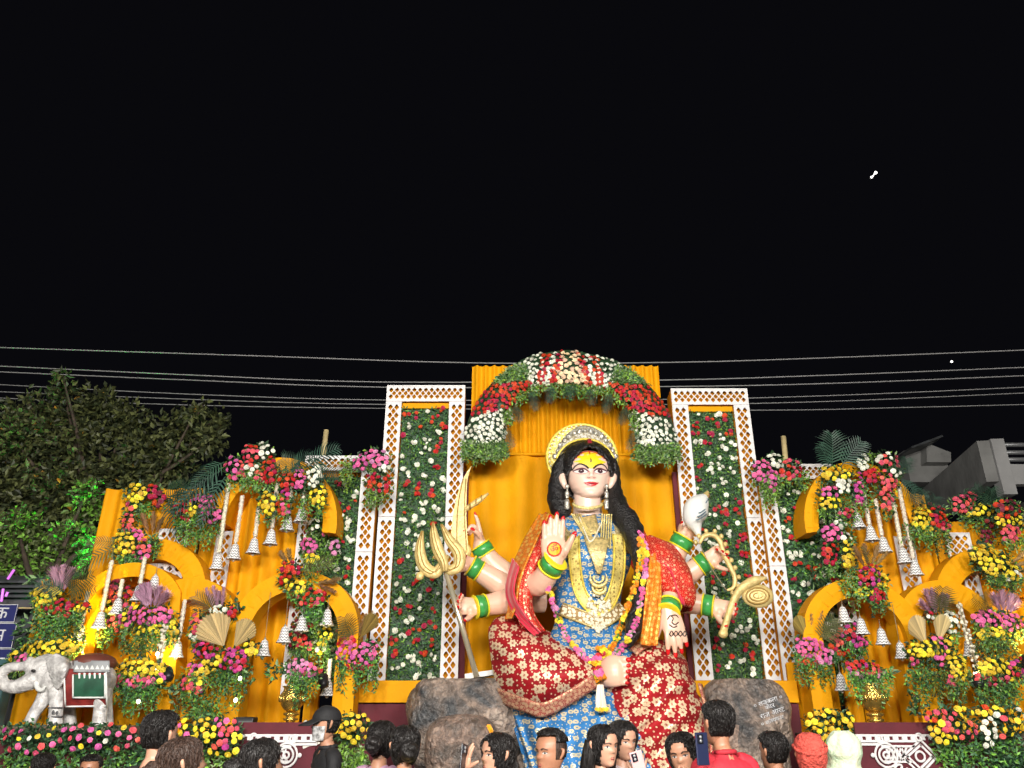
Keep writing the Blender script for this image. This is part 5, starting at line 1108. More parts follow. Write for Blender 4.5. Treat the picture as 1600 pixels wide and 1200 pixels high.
# scarves
def drape(name, rows, m, amp=.02, fu=18, fv=3, parent=gs, su=8, sv=8):
    mb = MB(); mb.surf(rows, su, sv, disp=fold(amp, fu, fv)); o = obj(name, mb, m, parent, True); mod(o, 'SOLIDIFY', thickness=.015); return o
drape('scarf_left', [g((852, 800, 8.78), (826, 845, 8.72), (803, 895, 8.7), (800, 945, 8.62), (815, 980, 8.5)), g((858, 806, 8.60), (838, 850, 8.42), (816, 900, 8.36), (815, 950, 8.36), (838, 988, 8.32)), g((868, 822, 8.52), (853, 862, 8.42), (838, 897, 8.44), (833, 950, 8.46), (852, 985, 8.46))], 'net_red', .022, 16, 2)
drape('scarf_orange_edge', [g((842, 803, 8.74), (815, 850, 8.70), (796, 900, 8.66), (793, 950, 8.62), (788, 968, 8.62)), g((858, 802, 8.56), (834, 852, 8.36), (814, 900, 8.30), (806, 945, 8.34), (800, 966, 8.4))], 'net_orange', .012, 14, 3)
drape('scarf_pink_edge', [g((800, 872, 8.64), (789, 920, 8.58), (800, 955, 8.46), (836, 992, 8.3)), g((810, 885, 8.32), (802, 925, 8.28), (818, 958, 8.24), (846, 988, 8.22))], 'satin_pink', .018, 14, 2)
drape('scarf_right_edge', [g((962, 768, 8.8), (988, 810, 8.66), (1006, 842, 8.56), (1022, 866, 8.5)), g((966, 766, 8.84), (995, 808, 8.72), (1013, 840, 8.62), (1032, 866, 8.54))], 'net_red', .008, 6, 3)
drape('scarf_orange_fall', [g((1014, 862, 8.42), (1012, 905, 8.28), (1007, 955, 8.2), (1000, 1006, 8.12)), g((1024, 864, 8.38), (1023, 905, 8.24), (1019, 955, 8.14), (1014, 1008, 8.08)), g((1034, 866, 8.42), (1034, 905, 8.28), (1031, 955, 8.2), (1028, 1008, 8.12))], 'net_orange', .014, 16, 5)
mb = MB(); mb.tube(g((1008, 868, 8.72), (1030, 880, 8.6), (1048, 902, 8.5), (1055, 926, 8.42), (1052, 938, 8.38)), [30 * s0, 31 * s0, 30 * s0, 28 * s0, 27 * s0], 26, 8, disp=lambda t, a: 1 + .06 * math.sin(a * 4 + t * 12) + .03 * math.sin(a * 9 - t * 7)); obj('sleeve', mb, 'net_red', gs, True)
drape('scarf_right_outer', [g((1036, 862, 8.5), (1056, 885, 8.44), (1066, 915, 8.38), (1070, 948, 8.36)), g((1030, 872, 8.36), (1048, 895, 8.26), (1056, 920, 8.2), (1064, 944, 8.22))], 'satin_pink', .015, 12, 3)
# jewellery laid on the blouse
dg = bpy.context.evaluated_depsgraph_get()
bvh = BVHTree.FromPolygons([v.co + ORG[gs] for v in torso.data.vertices], [p.vertices for p in torso.data.polygons])
camO = V((0, 0, CZ))
def on(px, py, off=.02, tree=None, Y0=8.55):
    d = (P(px, py, 8.5) - camO).normalized(); h = (tree or bvh).ray_cast(camO, d)
    return (h[0] - d * off) if h[0] is not None else P(px, py, Y0)
def ribbon(name, path, hw, m, off=.03, parent=gs, edge=None, tree=None):
    pts = cr(path, 5); rows = []
    for i, (x, y) in enumerate(pts):
        a, b_ = pts[max(0, i - 1)], pts[min(len(pts) - 1, i + 1)]; dx, dy = b_[0] - a[0], b_[1] - a[1]; l = math.hypot(dx, dy) or 1
        rows.append([on(x - dy / l * hw * k, y + dx / l * hw * k, off, tree) for k in (-1, 0, 1)])
    mb = MB(); mb.surf(rows, 1, 2); o = obj(name, mb, m, parent, True); mod(o, 'SOLIDIFY', thickness=.02)
    if edge:
        for k in (0, 2): mb = MB(); mb.tube([r[k] + V((0, -.01, 0)) for r in rows], 1.5 * s0, 6, 1); obj('edge_cord', mb, edge, o, True)
    return o
ribbon('long_necklace_band', [(896, 838), (898, 880), (905, 920), (920, 945), (936, 952), (953, 940), (965, 905), (968, 865), (966, 834)], 8.5, 'haar', edge='gold_yellow')
ribbon('yoke', [(868, 820), (880, 838), (897, 858)], 12, 'brocade', .022); ribbon('yoke', [(972, 818), (976, 840), (972, 862)], 12, 'brocade', .022)
ribbon('waist_belt', [(876, 951), (900, 960), (935, 972), (958, 962), (972, 950)], 9, 'pearl_belt', .03, edge='gold')
ribbon('neck_plate', [(918, 806), (921, 818), (926, 834)], 13, 'gold', .04)
mb = MB(); rows = [[on(912 + 40 * t * 1.0, 838 + 6 * t, .035) for t in (0, .33, .66, 1)], [on(918 + 30 * t, 858 + 4 * t, .04) for t in (0, .33, .66, 1)], [on(926 + 18 * t, 877 + 2 * t, .04) for t in (0, .33, .66, 1)], [on(933 + 5 * t, 896, .04) for t in (0, .33, .66, 1)]]
mb.surf(rows, 4, 4); o = obj('gold_bib', mb, 'gold', gs, True); mod(o, 'SOLIDIFY', thickness=.02)
for k in range(5):
    mb = MB(); mb.tube([on(893 + k * 3.2, 803, .045)] + [on(893 + k * 3.2 + (27 - k) * t, 803 + 44 * t, .045) for t in (.3, .6, 1)] , 1.25 * s0, 6, 4); obj('bead_string', mb, 'gold_bright', gs, True)
    mb = MB(); mb.tube([on(941 + k * 3.6 - 2 * t, 803 + (46 + 2 * k) * t, .045) for t in (0, .3, .6, 1)], 1.25 * s0, 6, 4); obj('bead_string', mb, 'gold_bright', gs, True)
mb = MB(); mb.tube([P(896 + 22.5 * (1 - math.cos(t)), 787 + 7 * math.sin(t), 8.68 - .10 * math.sin(t)) for t in [math.pi * k / 10 for k in range(11)]], 2.6 * s0, 8, 2); obj('choker', mb, 'gold_bright', gs, True)
mb = MB(); mb.tube([on(905, 808, .06), on(916, 836, .07), on(922, 846, .07), on(930, 838, .07), on(943, 810, .06)], 1.4 * s0, 6, 4); obj('pearl_string', mb, 'pearl', gs, True)
for (x, y, r_) in ((935, 903, 12), (936, 917, 9.5)):
    mb = MB(); c = on(x, y, .05); K = [c + V((r_ * s0 * math.cos(t), -.01, r_ * s0 * math.sin(t))) for t in [R(150 + 240 * k / 16) for k in range(17)]]
    mb.tube(K, [(.3 + 2.6 * math.sin(math.pi * k / 16)) * s0 for k in range(17)], 8, 1); mb.tube([c + (p - c) * .55 for p in K], [1.6 * s0] * 17, 6, 1); obj('crescent_pendant', mb, 'gold_bright', gs, True)
mb = MB(); qq = random.Random(5)
for k in range(70):
    a, r_ = qq.uniform(0, 6.28), math.sqrt(qq.random()); x, y = 935 + 19 * r_ * math.cos(a), 946 + 17 * r_ * math.sin(a)
    if y > 950 and abs(x - 935) > 14: continue
    mb.ell(on(x, y, .05), (2.4 * s0, 2 * s0, 2.4 * s0), 0, None, 8, 5)
for k in range(60):
    t = qq.random(); x = 935 + qq.uniform(-1, 1) * 26 * (1 - t); y = 968 + 20 * t; mb.ell(on(x, y, .04), (2 * s0,) * 3, 0, None, 8, 5)
obj('pearl_cluster', mb, 'pearl', gs, True)['kind'] = 'stuff'
for ex in (886, 948):
    mb = MB(); mb.ell(P(ex, 760, 8.62), (3.4 * s0, 3 * s0, 3.6 * s0)); mb.tube(g((ex, 762, 8.62), (ex, 769, 8.62)), 1.2 * s0, 6, 1)
    for a, b_, r_ in ((767, 779, 3.0), (780, 796, 3.6)): mb.lathe([(.5 * r_ * s0, 0), (r_ * s0, .012), (r_ * 1.05 * s0, (P(ex, a, 8.62).z - P(ex, b_, 8.62).z) * .5), (r_ * s0, P(ex, a, 8.62).z - P(ex, b_, 8.62).z - .01), (.4 * r_ * s0, P(ex, a, 8.62).z - P(ex, b_, 8.62).z)], P(ex, b_, 8.62), 10)
    obj('earring', mb, 'silver', head, True)
# sacred sign on the raised palm, henna on the resting hand
def text_mesh(txt, size, m, parent, place, name='lettering', ext=.004):
    cu = bpy.data.curves.new(name, 'FONT'); cu.body = txt; cu.size = size; cu.align_x = 'CENTER'; cu.align_y = 'CENTER'; cu.extrude = ext; cu.resolution_u = 3
    t = bpy.data.objects.new(name, cu); C.objects.link(t); bpy.context.view_layer.update()
    me = bpy.data.meshes.new_from_object(t.evaluated_get(bpy.context.evaluated_depsgraph_get())); bpy.data.objects.remove(t); bpy.data.curves.remove(cu)
    mb = MB(); mb.add([place(v.co) for v in me.vertices], [tuple(p.vertices) for p in me.polygons]); bpy.data.meshes.remove(me)
    return obj(name, mb, m, parent)
def bvh_of(*objs):
    dgx = bpy.context.evaluated_depsgraph_get(); vs, fs = [], []
    for o in objs:
        e = o.evaluated_get(dgx); me = e.to_mesh(); b = len(vs); vs += [o.matrix_world @ v.co for v in me.vertices]; fs += [tuple(i + b for i in p.vertices) for p in me.polygons]; e.to_mesh_clear()
    return BVHTree.FromPolygons(vs, fs)
bpy.context.view_layer.update()
bt = bvh_of(a1); so = S(866, 858, 8.2)
mb = MB(); n = 28; v = []
for r_, wob in ((0, 0), (4, 0), (8, 0), (11.5, .5)):
    for k in range(n): t = 2 * math.pi * k / n; v.append(on(866 + (r_ + wob * math.sin(9 * t)) * math.cos(t), 858 + (r_ + wob * math.sin(9 * t)) * math.sin(t), .006, bt, 8.2))
mb.add(v, [(i * n + k, i * n + (k + 1) % n, (i + 1) * n + (k + 1) % n, (i + 1) * n + k) for i in range(3) for k in range(n)]); sg_ = obj('palm_sign', mb, 'petal_marigold', a1)
mb = MB(); mb.tube([on(866 + 10.6 * math.cos(t), 858 + 10.6 * math.sin(t), .008, bt, 8.2) for t in [2 * math.pi * k / 28 for k in range(29)]], 1.2 * so, 6, 1); obj('sign_ring', mb, 'sindoor', a1, True)
text_mesh('\u0950', 15 * so, 'crimson', a1, lambda co: on(866 + co.x / so, 858 - co.y / so, .010 + co.z * .3, bt, 8.2), 'om_sign')
bt8 = bvh_of(a8); mb = MB(); q = random.Random(9)
hen = [[(1043, 968), (1047, 962), (1052, 966), (1050, 972), (1055, 976), (1060, 972)], [(1046, 976), (1052, 980), (1058, 978)], [(1049, 962), (1056, 961), (1060, 965)]] + [[(1046 + k * 7, 990 + abs(k - 1.5)), (1049 + k * 7, 986), (1052 + k * 7, 990), (1049 + k * 7, 994), (1046 + k * 7, 991)] for k in range(4)]
for h_ in hen: mb.tube([on(x, y, .006, bt8, 8.15) for x, y in cr(h_, 3)], .8 * so, 5, 1)
obj('henna_drawing', mb, 'ink', a8)['kind'] = 'stuff'

# ---------------------------------------------------------------- garlands hung on the statue
allb = bvh_of(torso, sl, sr, hair)
def garland(label, path, cols, step=5.0, rad=3.6, off=.05, tassel=None, m2=None):
    q = random.Random(len(label)); pts = cr([tuple(p) for p in path], 30); root = thing('flower_garland', on(*path[0][:2], off, allb), label, 'garland', 'garlands on the statue')
    acc = 1e9; prev = pts[0]; k = 0; W = []
    for p in pts:
        acc += math.hypot(p[0] - prev[0], p[1] - prev[1]); prev = p
        if acc >= step:
            acc = 0; w_ = on(p[0], p[1], off, allb, 8.3); W.append(w_)
            for j in range(2):
                put_flower(root, w_ + V((q.uniform(-.012, .012), -.01, q.uniform(-.012, .012))) + V(((j - .5) * rad * s0 * .9, 0, 0)), (V((0, -1, .1)) + rdir(q) * .8).normalized(), rad * s0 * .92, cols[(k // 2) % len(cols)], q)
            k += 1
    mb = MB(); mb.tube(W, rad * .6 * s0, 8, 1); obj('core_string', mb, 'leaf_mid', root, True)
    return root
garland('pink and yellow flower garland falling over the left side of the blouse', [(852, 895), (860, 930), (868, 955), (880, 985), (895, 1008), (912, 1026), (926, 1036)], ['pink', 'lilac', 'pink', 'yellow'])
garland('pink flower garland falling beside the long hair on the right', [(1000, 832), (1009, 858), (1008, 890), (1003, 925), (998, 960), (985, 992), (968, 1016), (950, 1028)], ['pink', 'pink', 'lilac', 'yellow'])
garland('orange marigold garland joining below the waist', [(1001, 842), (1001, 868), (996, 900), (984, 940), (974, 968), (962, 1000), (948, 1022), (938, 1036), (934, 1055), (932, 1078)], ['marigold', 'marigold', 'yellow'], 5, 4.0)
gk = garland('marigold and red rose knot at the front of the lap', [(936, 1012), (944, 1018), (936, 1024), (928, 1034), (940, 1040), (934, 1050), (942, 1060)], ['marigold', 'yellow', 'red', 'pink'], 4, 4.4, .09)
tas = thing('garland_tassel', P(940, 1085, 7.95), 'white and pink tassel with yellow ends below the garland knot', 'tassel')
mb = MB()
for k in range(7): mb.tube(g((934 + k * 1.3, 1070, 7.98), (932 + k * 2.0, 1088, 7.94), (932 + k * 2.6, 1106, 7.92)), 1.0 * s0, 5, 3)
obj('tassel_strings', mb, 'tuberose', tas)['kind'] = 'stuff'
for k in range(7): put_flower(tas, P(932 + k * 2.7, 1108 + (k % 2), 7.91), (0, -1, 0), 2.6 * s0, 'yellow')

# ---------------------------------------------------------------- things held in the hands
def grooves(mb, path, rad, Y, m=1): mb.tube([P(x, y, Y) for x, y in path], [r * s0 for r in rad], 6, 4, m)
tr = thing('trident', P(745, 1058, 8.6), 'golden scrolled trident with a long steel shaft in the left hand', 'trident', 'golden emblems held by the statue')
mb = MB(); fl = lambda rr_: [(r * s0, .035) for r in rr_]; ref = V((0, 0, 1))
for nm, path, rr_ in (('left_prong', [(660, 830), (656, 858), (662, 884), (679, 895), (691, 880), (685, 866), (678, 873)], [2, 7.5, 9, 8.5, 6, 4, 3]), ('right_prong', [(690, 820), (702, 843), (717, 864), (716, 884), (702, 891), (694, 879), (700, 868)], [2, 7, 9, 8.5, 7, 4.5, 3]), ('centre_prong', [(677, 817), (678, 835), (684, 858), (693, 878), (695, 893)], [1.5, 6.5, 8.5, 7, 4.5])):
    mb = MB(); pts = [P(x, y, 8.52 if nm != 'centre_prong' else 8.48) for x, y in path]; mb.tube(pts, [(r * s0, .03) for r in rr_], 12, 8, ref=V((1, 0, .2)))
    pr = obj('prong', mb, 'golden_card', tr, True); mb = MB()
    for of in (-.45, .1): mb.tube([p + V((of * r * s0, -.03, of * r * s0 * .4)) for p, r in zip(pts, rr_)], [.8 * s0] * len(pts), 5, 6)
    obj('groove', mb, 'golden_groove', pr)
mb = MB(); mb.ell(P(656, 900, 8.52), (6 * s0, .03, 6 * s0)); obj('scroll_end', mb, 'golden_card', tr, True)
mb = MB(); mb.tube(g((693, 880, 8.54), (745, 1058, 8.58)), 4.0 * s0, 14, 1); obj('shaft', mb, 'steel_pole', tr, True)
sw = thing('scimitar', P(722, 865, 8.95), 'broad curved golden sword standing behind the trident', 'sword', 'golden emblems held by the statue')
L_ = [(737, 728), (724, 748), (713, 780), (707, 815), (705, 845), (712, 868)]; R_ = [(737, 728), (731, 748), (729, 780), (729, 815), (731, 845), (733, 868)]
mb = MB(); ll, rr2 = cr(L_, 4), cr(R_, 4); poly = [P(*p, 8.92) for p in ll] + [P(*p, 8.92) for p in rr2[::-1][:-1]]
mb.prism([(p.x, p.z) for p in poly], 8.90, 8.95); obj('blade', mb, 'golden_card', sw)
mb = MB(); mb.tube([P((a[0] + b_[0]) / 2 - 4, (a[1] + b_[1]) / 2, 8.895) for a, b_ in zip(L_[1:], R_[1:])], .9 * s0, 5, 4); mb.tube([P(b_[0] - 3, b_[1], 8.895) for b_ in R_[1:]], .8 * s0, 5, 4); obj('engraving', mb, 'golden_groove', sw)
mb = MB(); mb.tube(g((712, 866, 8.92), (722, 872, 8.92), (732, 862, 8.92), (728, 850, 8.92)), [6 * s0, 7 * s0, 5 * s0, 3 * s0], 10, 4); obj('guard', mb, 'golden_card', sw, True)
ro = thing('golden_rod', P(745, 785, 8.93), 'short golden rod held between the raised fingers on the left', 'rod', 'golden emblems held by the statue')
mb = MB(); mb.tube(g((725, 798, 8.92), (735, 791, 8.91), (750, 781, 8.9), (763, 771, 8.9)), [3 * s0, 4.6 * s0, 4.4 * s0, 1.6 * s0], 10, 4); obj('rod_body', mb, 'golden_card', ro, True); mb = MB()
for t in (.25, .5, .72): mb.ell(P(725 + 38 * t, 798 - 27 * t, 8.9), (2 * s0, 5.4 * s0, 5.4 * s0)); 
obj('rod_rings', mb, 'golden_groove', ro, True)['kind'] = 'stuff'
cn = thing('conch_shell', P(1092, 840, 8.85), 'white conch shell with gold tip in the raised right hand', 'conch')
mb = MB(); mb.tube(g((1094, 842, 8.82), (1089, 828, 8.82), (1084, 812, 8.82), (1088, 795, 8.82), (1096, 783, 8.83), (1102, 775, 8.84)), [2 * s0, 7 * s0, 16 * s0, 19 * s0, 13 * s0, 5 * s0], 18, 6); obj('shell', mb, 'shell_white', cn, True)
for k in range(5):
    t = k / 4; mb = MB(); c = V((1090 + 8 * t, 806 - 22 * t)); w_ = 18 - 8 * t
    mb.tube([P(c.x + w_ * (s_ * .95) * .9, c.y + 6 * (1 - s_ * s_) + 8 * s_ * -.6, 8.82 - .175 * (1 - .4 * t) * math.sqrt(max(.05, 1 - s_ * s_))) for s_ in (-.2, .1, .4, .7, .98)], 1.0 * s0, 5, 3); obj('spiral_line', mb, 'shell_line', cn)
mb = MB(); mb.tube(g((1099, 780, 8.83), (1103, 774, 8.84), (1106, 768, 8.85)), [6 * s0, 5 * s0, 2 * s0], 10, 3); obj('gold_tip', mb, 'golden_card', cn, True)
bw = thing('golden_bow', P(1135, 920, 8.72), 'curved golden bow edged with beads in the middle right hand', 'bow', 'golden emblems held by the statue')
path = [(1093, 850), (1100, 838), (1114, 836), (1125, 846), (1131, 866), (1140, 884), (1148, 902), (1146, 918), (1136, 922)]
mb = MB(); mb.tube([P(x, y, 8.70) for x, y in path], [2 * s0, 3.6 * s0, 4 * s0, 4 * s0, 4 * s0, 4 * s0, 3.8 * s0, 3 * s0, 1.6 * s0], 10, 4); obj('bow_limb', mb, 'golden_card', bw, True)
mb = MB(); pp = cr(path, 3)
for i in range(0, len(pp) - 1, 1):
    dx, dy = pp[i + 1][0] - pp[i][0], pp[i + 1][1] - pp[i][1]; l = math.hypot(dx, dy) or 1
    if i % 2 == 0: mb.ell(P(pp[i][0] + dy / l * 6.5, pp[i][1] - dx / l * 6.5, 8.70), (3.4 * s0, .02, 3.8 * s0), 0, None, 8, 6)
obj('bow_beads', mb, 'golden_card', bw, True)['kind'] = 'stuff'
mb = MB(); mb.tube(g((1094, 852, 8.7), (1112, 888, 8.68), (1135, 922, 8.7)), .7 * s0, 5, 3); obj('bow_string', mb, 'thread', bw)
cb = thing('golden_mace', P(1130, 990, 8.6), 'golden curved mace with a coiled head in the lowest right hand', 'mace', 'golden emblems held by the statue')
mb = MB(); mb.tube(g((1130, 988, 8.58), (1138, 962, 8.56), (1147, 938, 8.55), (1158, 920, 8.55), (1178, 908, 8.55), (1198, 903, 8.55)), [(5.5 * s0, .03), (5 * s0, .028), (5.5 * s0, .03), (6 * s0, .03), (7 * s0, .03), (2 * s0, .02)], 10, 5); obj('handle', mb, 'golden_card', cb, True)
mb = MB(); mb.ell(P(1130, 990, 8.58), (7 * s0, .04, 6 * s0)); obj('pommel', mb, 'golden_card', cb, True)
mb = MB(); mb.ell(P(1184, 931, 8.58), (23 * s0, .05, 17 * s0), 0, None, 24, 12); hd_ = obj('mace_head', mb, 'golden_card', cb, True)
for a, b_ in ((18, 12.5), (12.5, 8), (7, 4)):
    mb = MB(); mb.tube([P(1184 + a * math.cos(t), 931 + b_ * math.sin(t), 8.54) for t in [2 * math.pi * k / 20 for k in range(21)]], 1.3 * s0, 6, 1); obj('coil', mb, 'golden_groove', hd_, True)
# ---------------------------------------------------------------- rocks under the statue
def rock(label, lobes, ztop, m, seed):
    c0 = lobes[0]; t = thing('painted_rock', (P(c0[0], c0[1], c0[2]).x, c0[2], 0), label, 'rock', 'painted rocks under the statue'); q = random.Random(seed)
    for i, (px, py, Y, rx, ry, rz, mm) in enumerate(lobes):
        c = P(px, py, Y); s_ = S(px, py, Y); mb = MB(); n, k = 72, 54; v = []
        for a in range(k + 1):
            th = math.pi * a / k
            for b_ in range(n):
                ph = 2 * math.pi * b_ / n; d = V((math.sin(th) * math.cos(ph), math.sin(th) * math.sin(ph), -math.cos(th)))
                e = V([math.copysign(abs(x) ** .75, x) for x in d])
                p = V((e.x * rx * s_, e.y * ry, e.z * rz * s_)) 
                w_ = c + p; r_ = 1 + .13 * noise.noise(w_ * 1.7 + V((seed, 0, 0))) + .08 * noise.noise(w_ * 4.3) - .07 * max(0, .25 - abs(noise.noise(w_ * 2.1 + V((seed, 3, 0))))) * 4 * .5 + .05 * abs(noise.noise(w_ * 2.6 + V((0, seed, 0)))) + .018 * noise.noise(w_ * 11)
                w_ = c + p * r_; w_.z = min(w_.z, ztop + .012 * noise.noise(w_ * 6)); w_.z = max(w_.z, 0); v.append(w_)
        mb.add(v, [(a * n + b_, a * n + (b_ + 1) % n, (a + 1) * n + (b_ + 1) % n, (a + 1) * n + b_) for a in range(k) for b_ in range(n)])
        obj('boulder', mb, mm, t, True)
    return t
zr = P(740, 1060, 8.5).z
rkL = rock('painted grey-brown fibreglass boulder left of the hanging saree', [(735, 1125, 8.75, 100, .42, 72, 'rock'), (722, 1172, 8.28, 58, .34, 52, 'rock_brown'), (795, 1175, 8.85, 48, .26, 75, 'rock'), (740, 1270, 8.95, 110, .5, 100, 'rock'), (690, 1150, 8.8, 50, .3, 60, 'rock')], zr, 'rock', 3)
rkR = rock('painted grey-brown fibreglass boulder right of the saree with white lettering', [(1160, 1122, 8.85, 70, .36, 66, 'rock'), (1150, 1172, 8.72, 62, .26, 55, 'rock_brown'), (1178, 1180, 8.72, 50, .30, 66, 'rock'), (1160, 1280, 8.95, 80, .4, 90, 'rock')], P(1150, 1062, 8.8).z, 'rock', 8)
bpy.context.view_layer.update(); bkr = bvh_of(*rkR.children); sk = S(1205, 1110, 8.2)
for i, (t_, px, py, sz) in enumerate((('\u0966 \u0930\u093e\u091c\u0915\u0932\u093e \u0966', 1200, 1096, 10), ('\u0915\u0947\u0902\u0926\u0930', 1203, 1104, 9), ('\u0930\u093e\u091c \u0906\u0930\u091f', 1207, 1114, 11), ('\u0966 \u0936\u0932\u092a\u0915\u093e\u0930', 1207, 1126, 9))):
    ca, sa = math.cos(R(19)), math.sin(R(19))
    text_mesh(t_, sz * sk, 'letter', rkR, lambda co: on(px + (co.x * ca - co.y * sa) / sk, py - (co.x * sa + co.y * ca) / sk, .012 + co.z, bkr, 8.2), 'painted_lettering', .003)
mb = MB(); mb.box(P(768, 1052, 8.75), (.55, .3, .05), rot=Matrix.Rotation(R(-8), 3, 'Y')); t = thing('foam_sheet', P(768, 1056, 8.75), 'white foam sheet lying on the left boulder', 'sheet'); obj('sheet', mb, 'white_sheet', t)
mb = MB(); t = thing('fallen_marigold', P(765, 1139, 8.0), 'single yellow marigold bloom stuck on the left boulder', 'flower'); bkl = bvh_of(*rkL.children)
for k in range(3): put_flower(t, on(764 + k * 1.5, 1136 + k * 3, .02, bkl, 8.1), (0, -1, .1), 3.2 * s0, 'marigold')

# ---------------------------------------------------------------- white elephant statue
el = thing('elephant_statue', P(100, 1134, 8.5), 'white painted elephant statue with green saddle cloth and raised trunk', 'elephant statue')
se = S(90, 1070, 8.5); u = lambda *pts: [P(x, y, Y) for x, y, Y in pts]
mb = MB()
mb.tube(u((72, 1058, 8.45), (88, 1062, 8.46), (112, 1064, 8.5), (140, 1066, 8.5), (162, 1070, 8.5), (172, 1074, 8.5)), [20 * se, 27 * se, 30 * se, 31 * se, 27 * se, 14 * se], 24, 6)
mb.ell(P(66, 1048, 8.42), (24 * se, 20 * se, 23 * se), n=20, k=14); mb.ell(P(74, 1036, 8.44), (16 * se, 15 * se, 14 * se), n=16, k=10)
mb.tube(u((60, 1056, 8.40), (44, 1066, 8.36), (24, 1073, 8.34), (8, 1070, 8.34), (2, 1060, 8.34), (6, 1048, 8.34), (20, 1042, 8.34), (36, 1041, 8.33), (46, 1034, 8.32), (48, 1026, 8.32)), [15 * se, 13 * se, 10.5 * se, 9 * se, 8.5 * se, 8 * se, 7.5 * se, 7 * se, 6 * se, 4 * se], 16, 6)
mb.tube(u((58, 1062, 8.42), (50, 1072, 8.40), (46, 1076, 8.40)), [9 * se, 7 * se, 3 * se], 10, 4)
for pts, rr_ in ((((80, 1070, 8.42), (66, 1096, 8.38), (54, 1114, 8.35), (46, 1130, 8.33)), (15, 11, 9, 9)), (((90, 1075, 8.36), (89, 1098, 8.34), (87, 1116, 8.33), (86, 1133, 8.33)), (14, 11, 10, 11)), (((158, 1078, 8.36), (158, 1100, 8.36), (156, 1118, 8.36), (155, 1134, 8.36)), (16, 11, 10, 11)), (((160, 1078, 8.66), (164, 1100, 8.66), (166, 1118, 8.66), (166, 1134, 8.66)), (16, 11, 10, 11)), (((98, 1075, 8.66), (104, 1100, 8.66), (108, 1118, 8.66), (108, 1134, 8.66)), (14, 11, 10, 11))):
    mb.tube(u(*pts), [r * se for r in rr_], 14, 5)
eb = obj('body', mb, 'elephant', el, True); recalc(eb); mod(eb, 'REMESH', mode='VOXEL', voxel_size=.011, use_smooth_shade=True); mod(eb, 'SMOOTH', factor=.5, iterations=4)
mb = MB(); mb.surf([u((70, 1028, 8.34), (76, 1050, 8.26), (84, 1074, 8.30)), u((84, 1024, 8.28), (88, 1048, 8.20), (90, 1078, 8.26)), u((98, 1025, 8.28), (103, 1045, 8.18), (97, 1070, 8.24)), u((108, 1030, 8.36), (110, 1042, 8.28), (104, 1060, 8.30))], 8, 8, disp=lambda a, b_, p: V((0, -.010 * math.sin(b_ * 34 + a * 5), 0))); o = obj('ear', mb, 'elephant', el, True); mod(o, 'SOLIDIFY', thickness=.03)
mb = MB(); mb.tube(u((56, 1066, 8.34), (59, 1076, 8.30), (66, 1078, 8.28), (71, 1072, 8.26)), [3.4 * se, 3.4 * se, 3 * se, 1 * se], 10, 4); obj('tusk', mb, 'shell_white', el, True)
mb = MB(); mb.ell(P(52, 1048, 8.255), (3.6 * se, 1.4 * se, 2.2 * se), 0); obj('eye', mb, 'ink', el, True)
mb = MB()
for y in (1106, 1120): mb.tube([P(86 + 11.4 * math.cos(t), y, 8.335 - 11 * se * math.sin(t)) for t in [2 * math.pi * k / 16 for k in range(17)]], 1.1 * se, 6, 1)
for x, y in ((83, 1113), (89, 1114), (80, 1131), (86, 1132)): mb.ell(P(x, y, 8.245), (2.2 * se, 1 * se, 3 * se), 0, None, 8, 6)
obj('painted_anklet', mb, 'grey_dark', el, True)
def flank(px, py, off=0): return P(px, py, 8.5 - math.sqrt(max(.02, 1 - ((py - 1066) / 46) ** 2)) * 34 * se - off)
mb = MB(); mb.surf([[flank(100 + k * (68 - 2) / 4 + (y - 1050) * .02, y, .015) for k in range(5)] for y in (1046, 1060, 1075, 1090, 1104)], 4, 3); bk = obj('saddle_cloth', mb, 'blanket_red', el, True); mod(bk, 'SOLIDIFY', thickness=.02)
mb = MB(); mb.surf([[flank(114 + k * 12.5, y, .055) for k in range(5)] for y in (1054, 1065, 1077, 1090)], 4, 3); obj('green_field', mb, 'blanket_green', bk, True)
mb = MB()
for pa in ([(114, 1054), (114, 1090), (164, 1090), (164, 1054)], [(100, 1050), (102, 1104), (167, 1103), (166, 1050)]): mb.tube([flank(x + (x2 - x) * k / 6, y + (y2 - y) * k / 6, .06) for (x, y), (x2, y2) in zip(pa, pa[1:]) for k in range(7)], 1.3 * se, 6, 1)
obj('cloth_piping', mb, 'shell_white', bk, True)
mb = MB(); mb.surf([[flank(116 + k * 14, y, .045) for k in range(5)] for y in (1034, 1042, 1051)], 4, 4); o = obj('saddle_flap', mb, 'blanket_grey', el, True); mod(o, 'SOLIDIFY', thickness=.02)
for k in range(7):
    mb = MB(); x = 120 + k * 8; mb.add([flank(x - 3.6, 1046, .075), flank(x + 3.6, 1046, .075), flank(x, 1039, .08)], [(0, 1, 2)]); o = obj('triangle_patch', mb, 'shell_white', el); mod(o, 'SOLIDIFY', thickness=.012)
    if k < 6: mb = MB(); mb.tube([flank(x + 4, 1052, .06), flank(x + 4, 1060, .06)], [1.8 * se, 1 * se], 8, 1); obj('fringe', mb, 'shell_white', el)
mb = MB(); mb.ell(P(149, 1036, 8.5), (31 * se, .24, 15 * se), 0, None, 20, 12); obj('seat_mound', mb, 'seat_brown', el, True)
zp = P(100, 1134, 8.5).z; t = thing('plinth', (P(100, 1134, 8.5).x, 8.55, ZS), 'low wooden plinth under the elephant statue', 'plinth'); mb = MB(); mb.box((P(100, 1134, 8.5).x, 8.55, (ZS + zp) / 2), (1.5, .8, zp - ZS)); obj('plinth_top', mb, 'stage_wood', t)

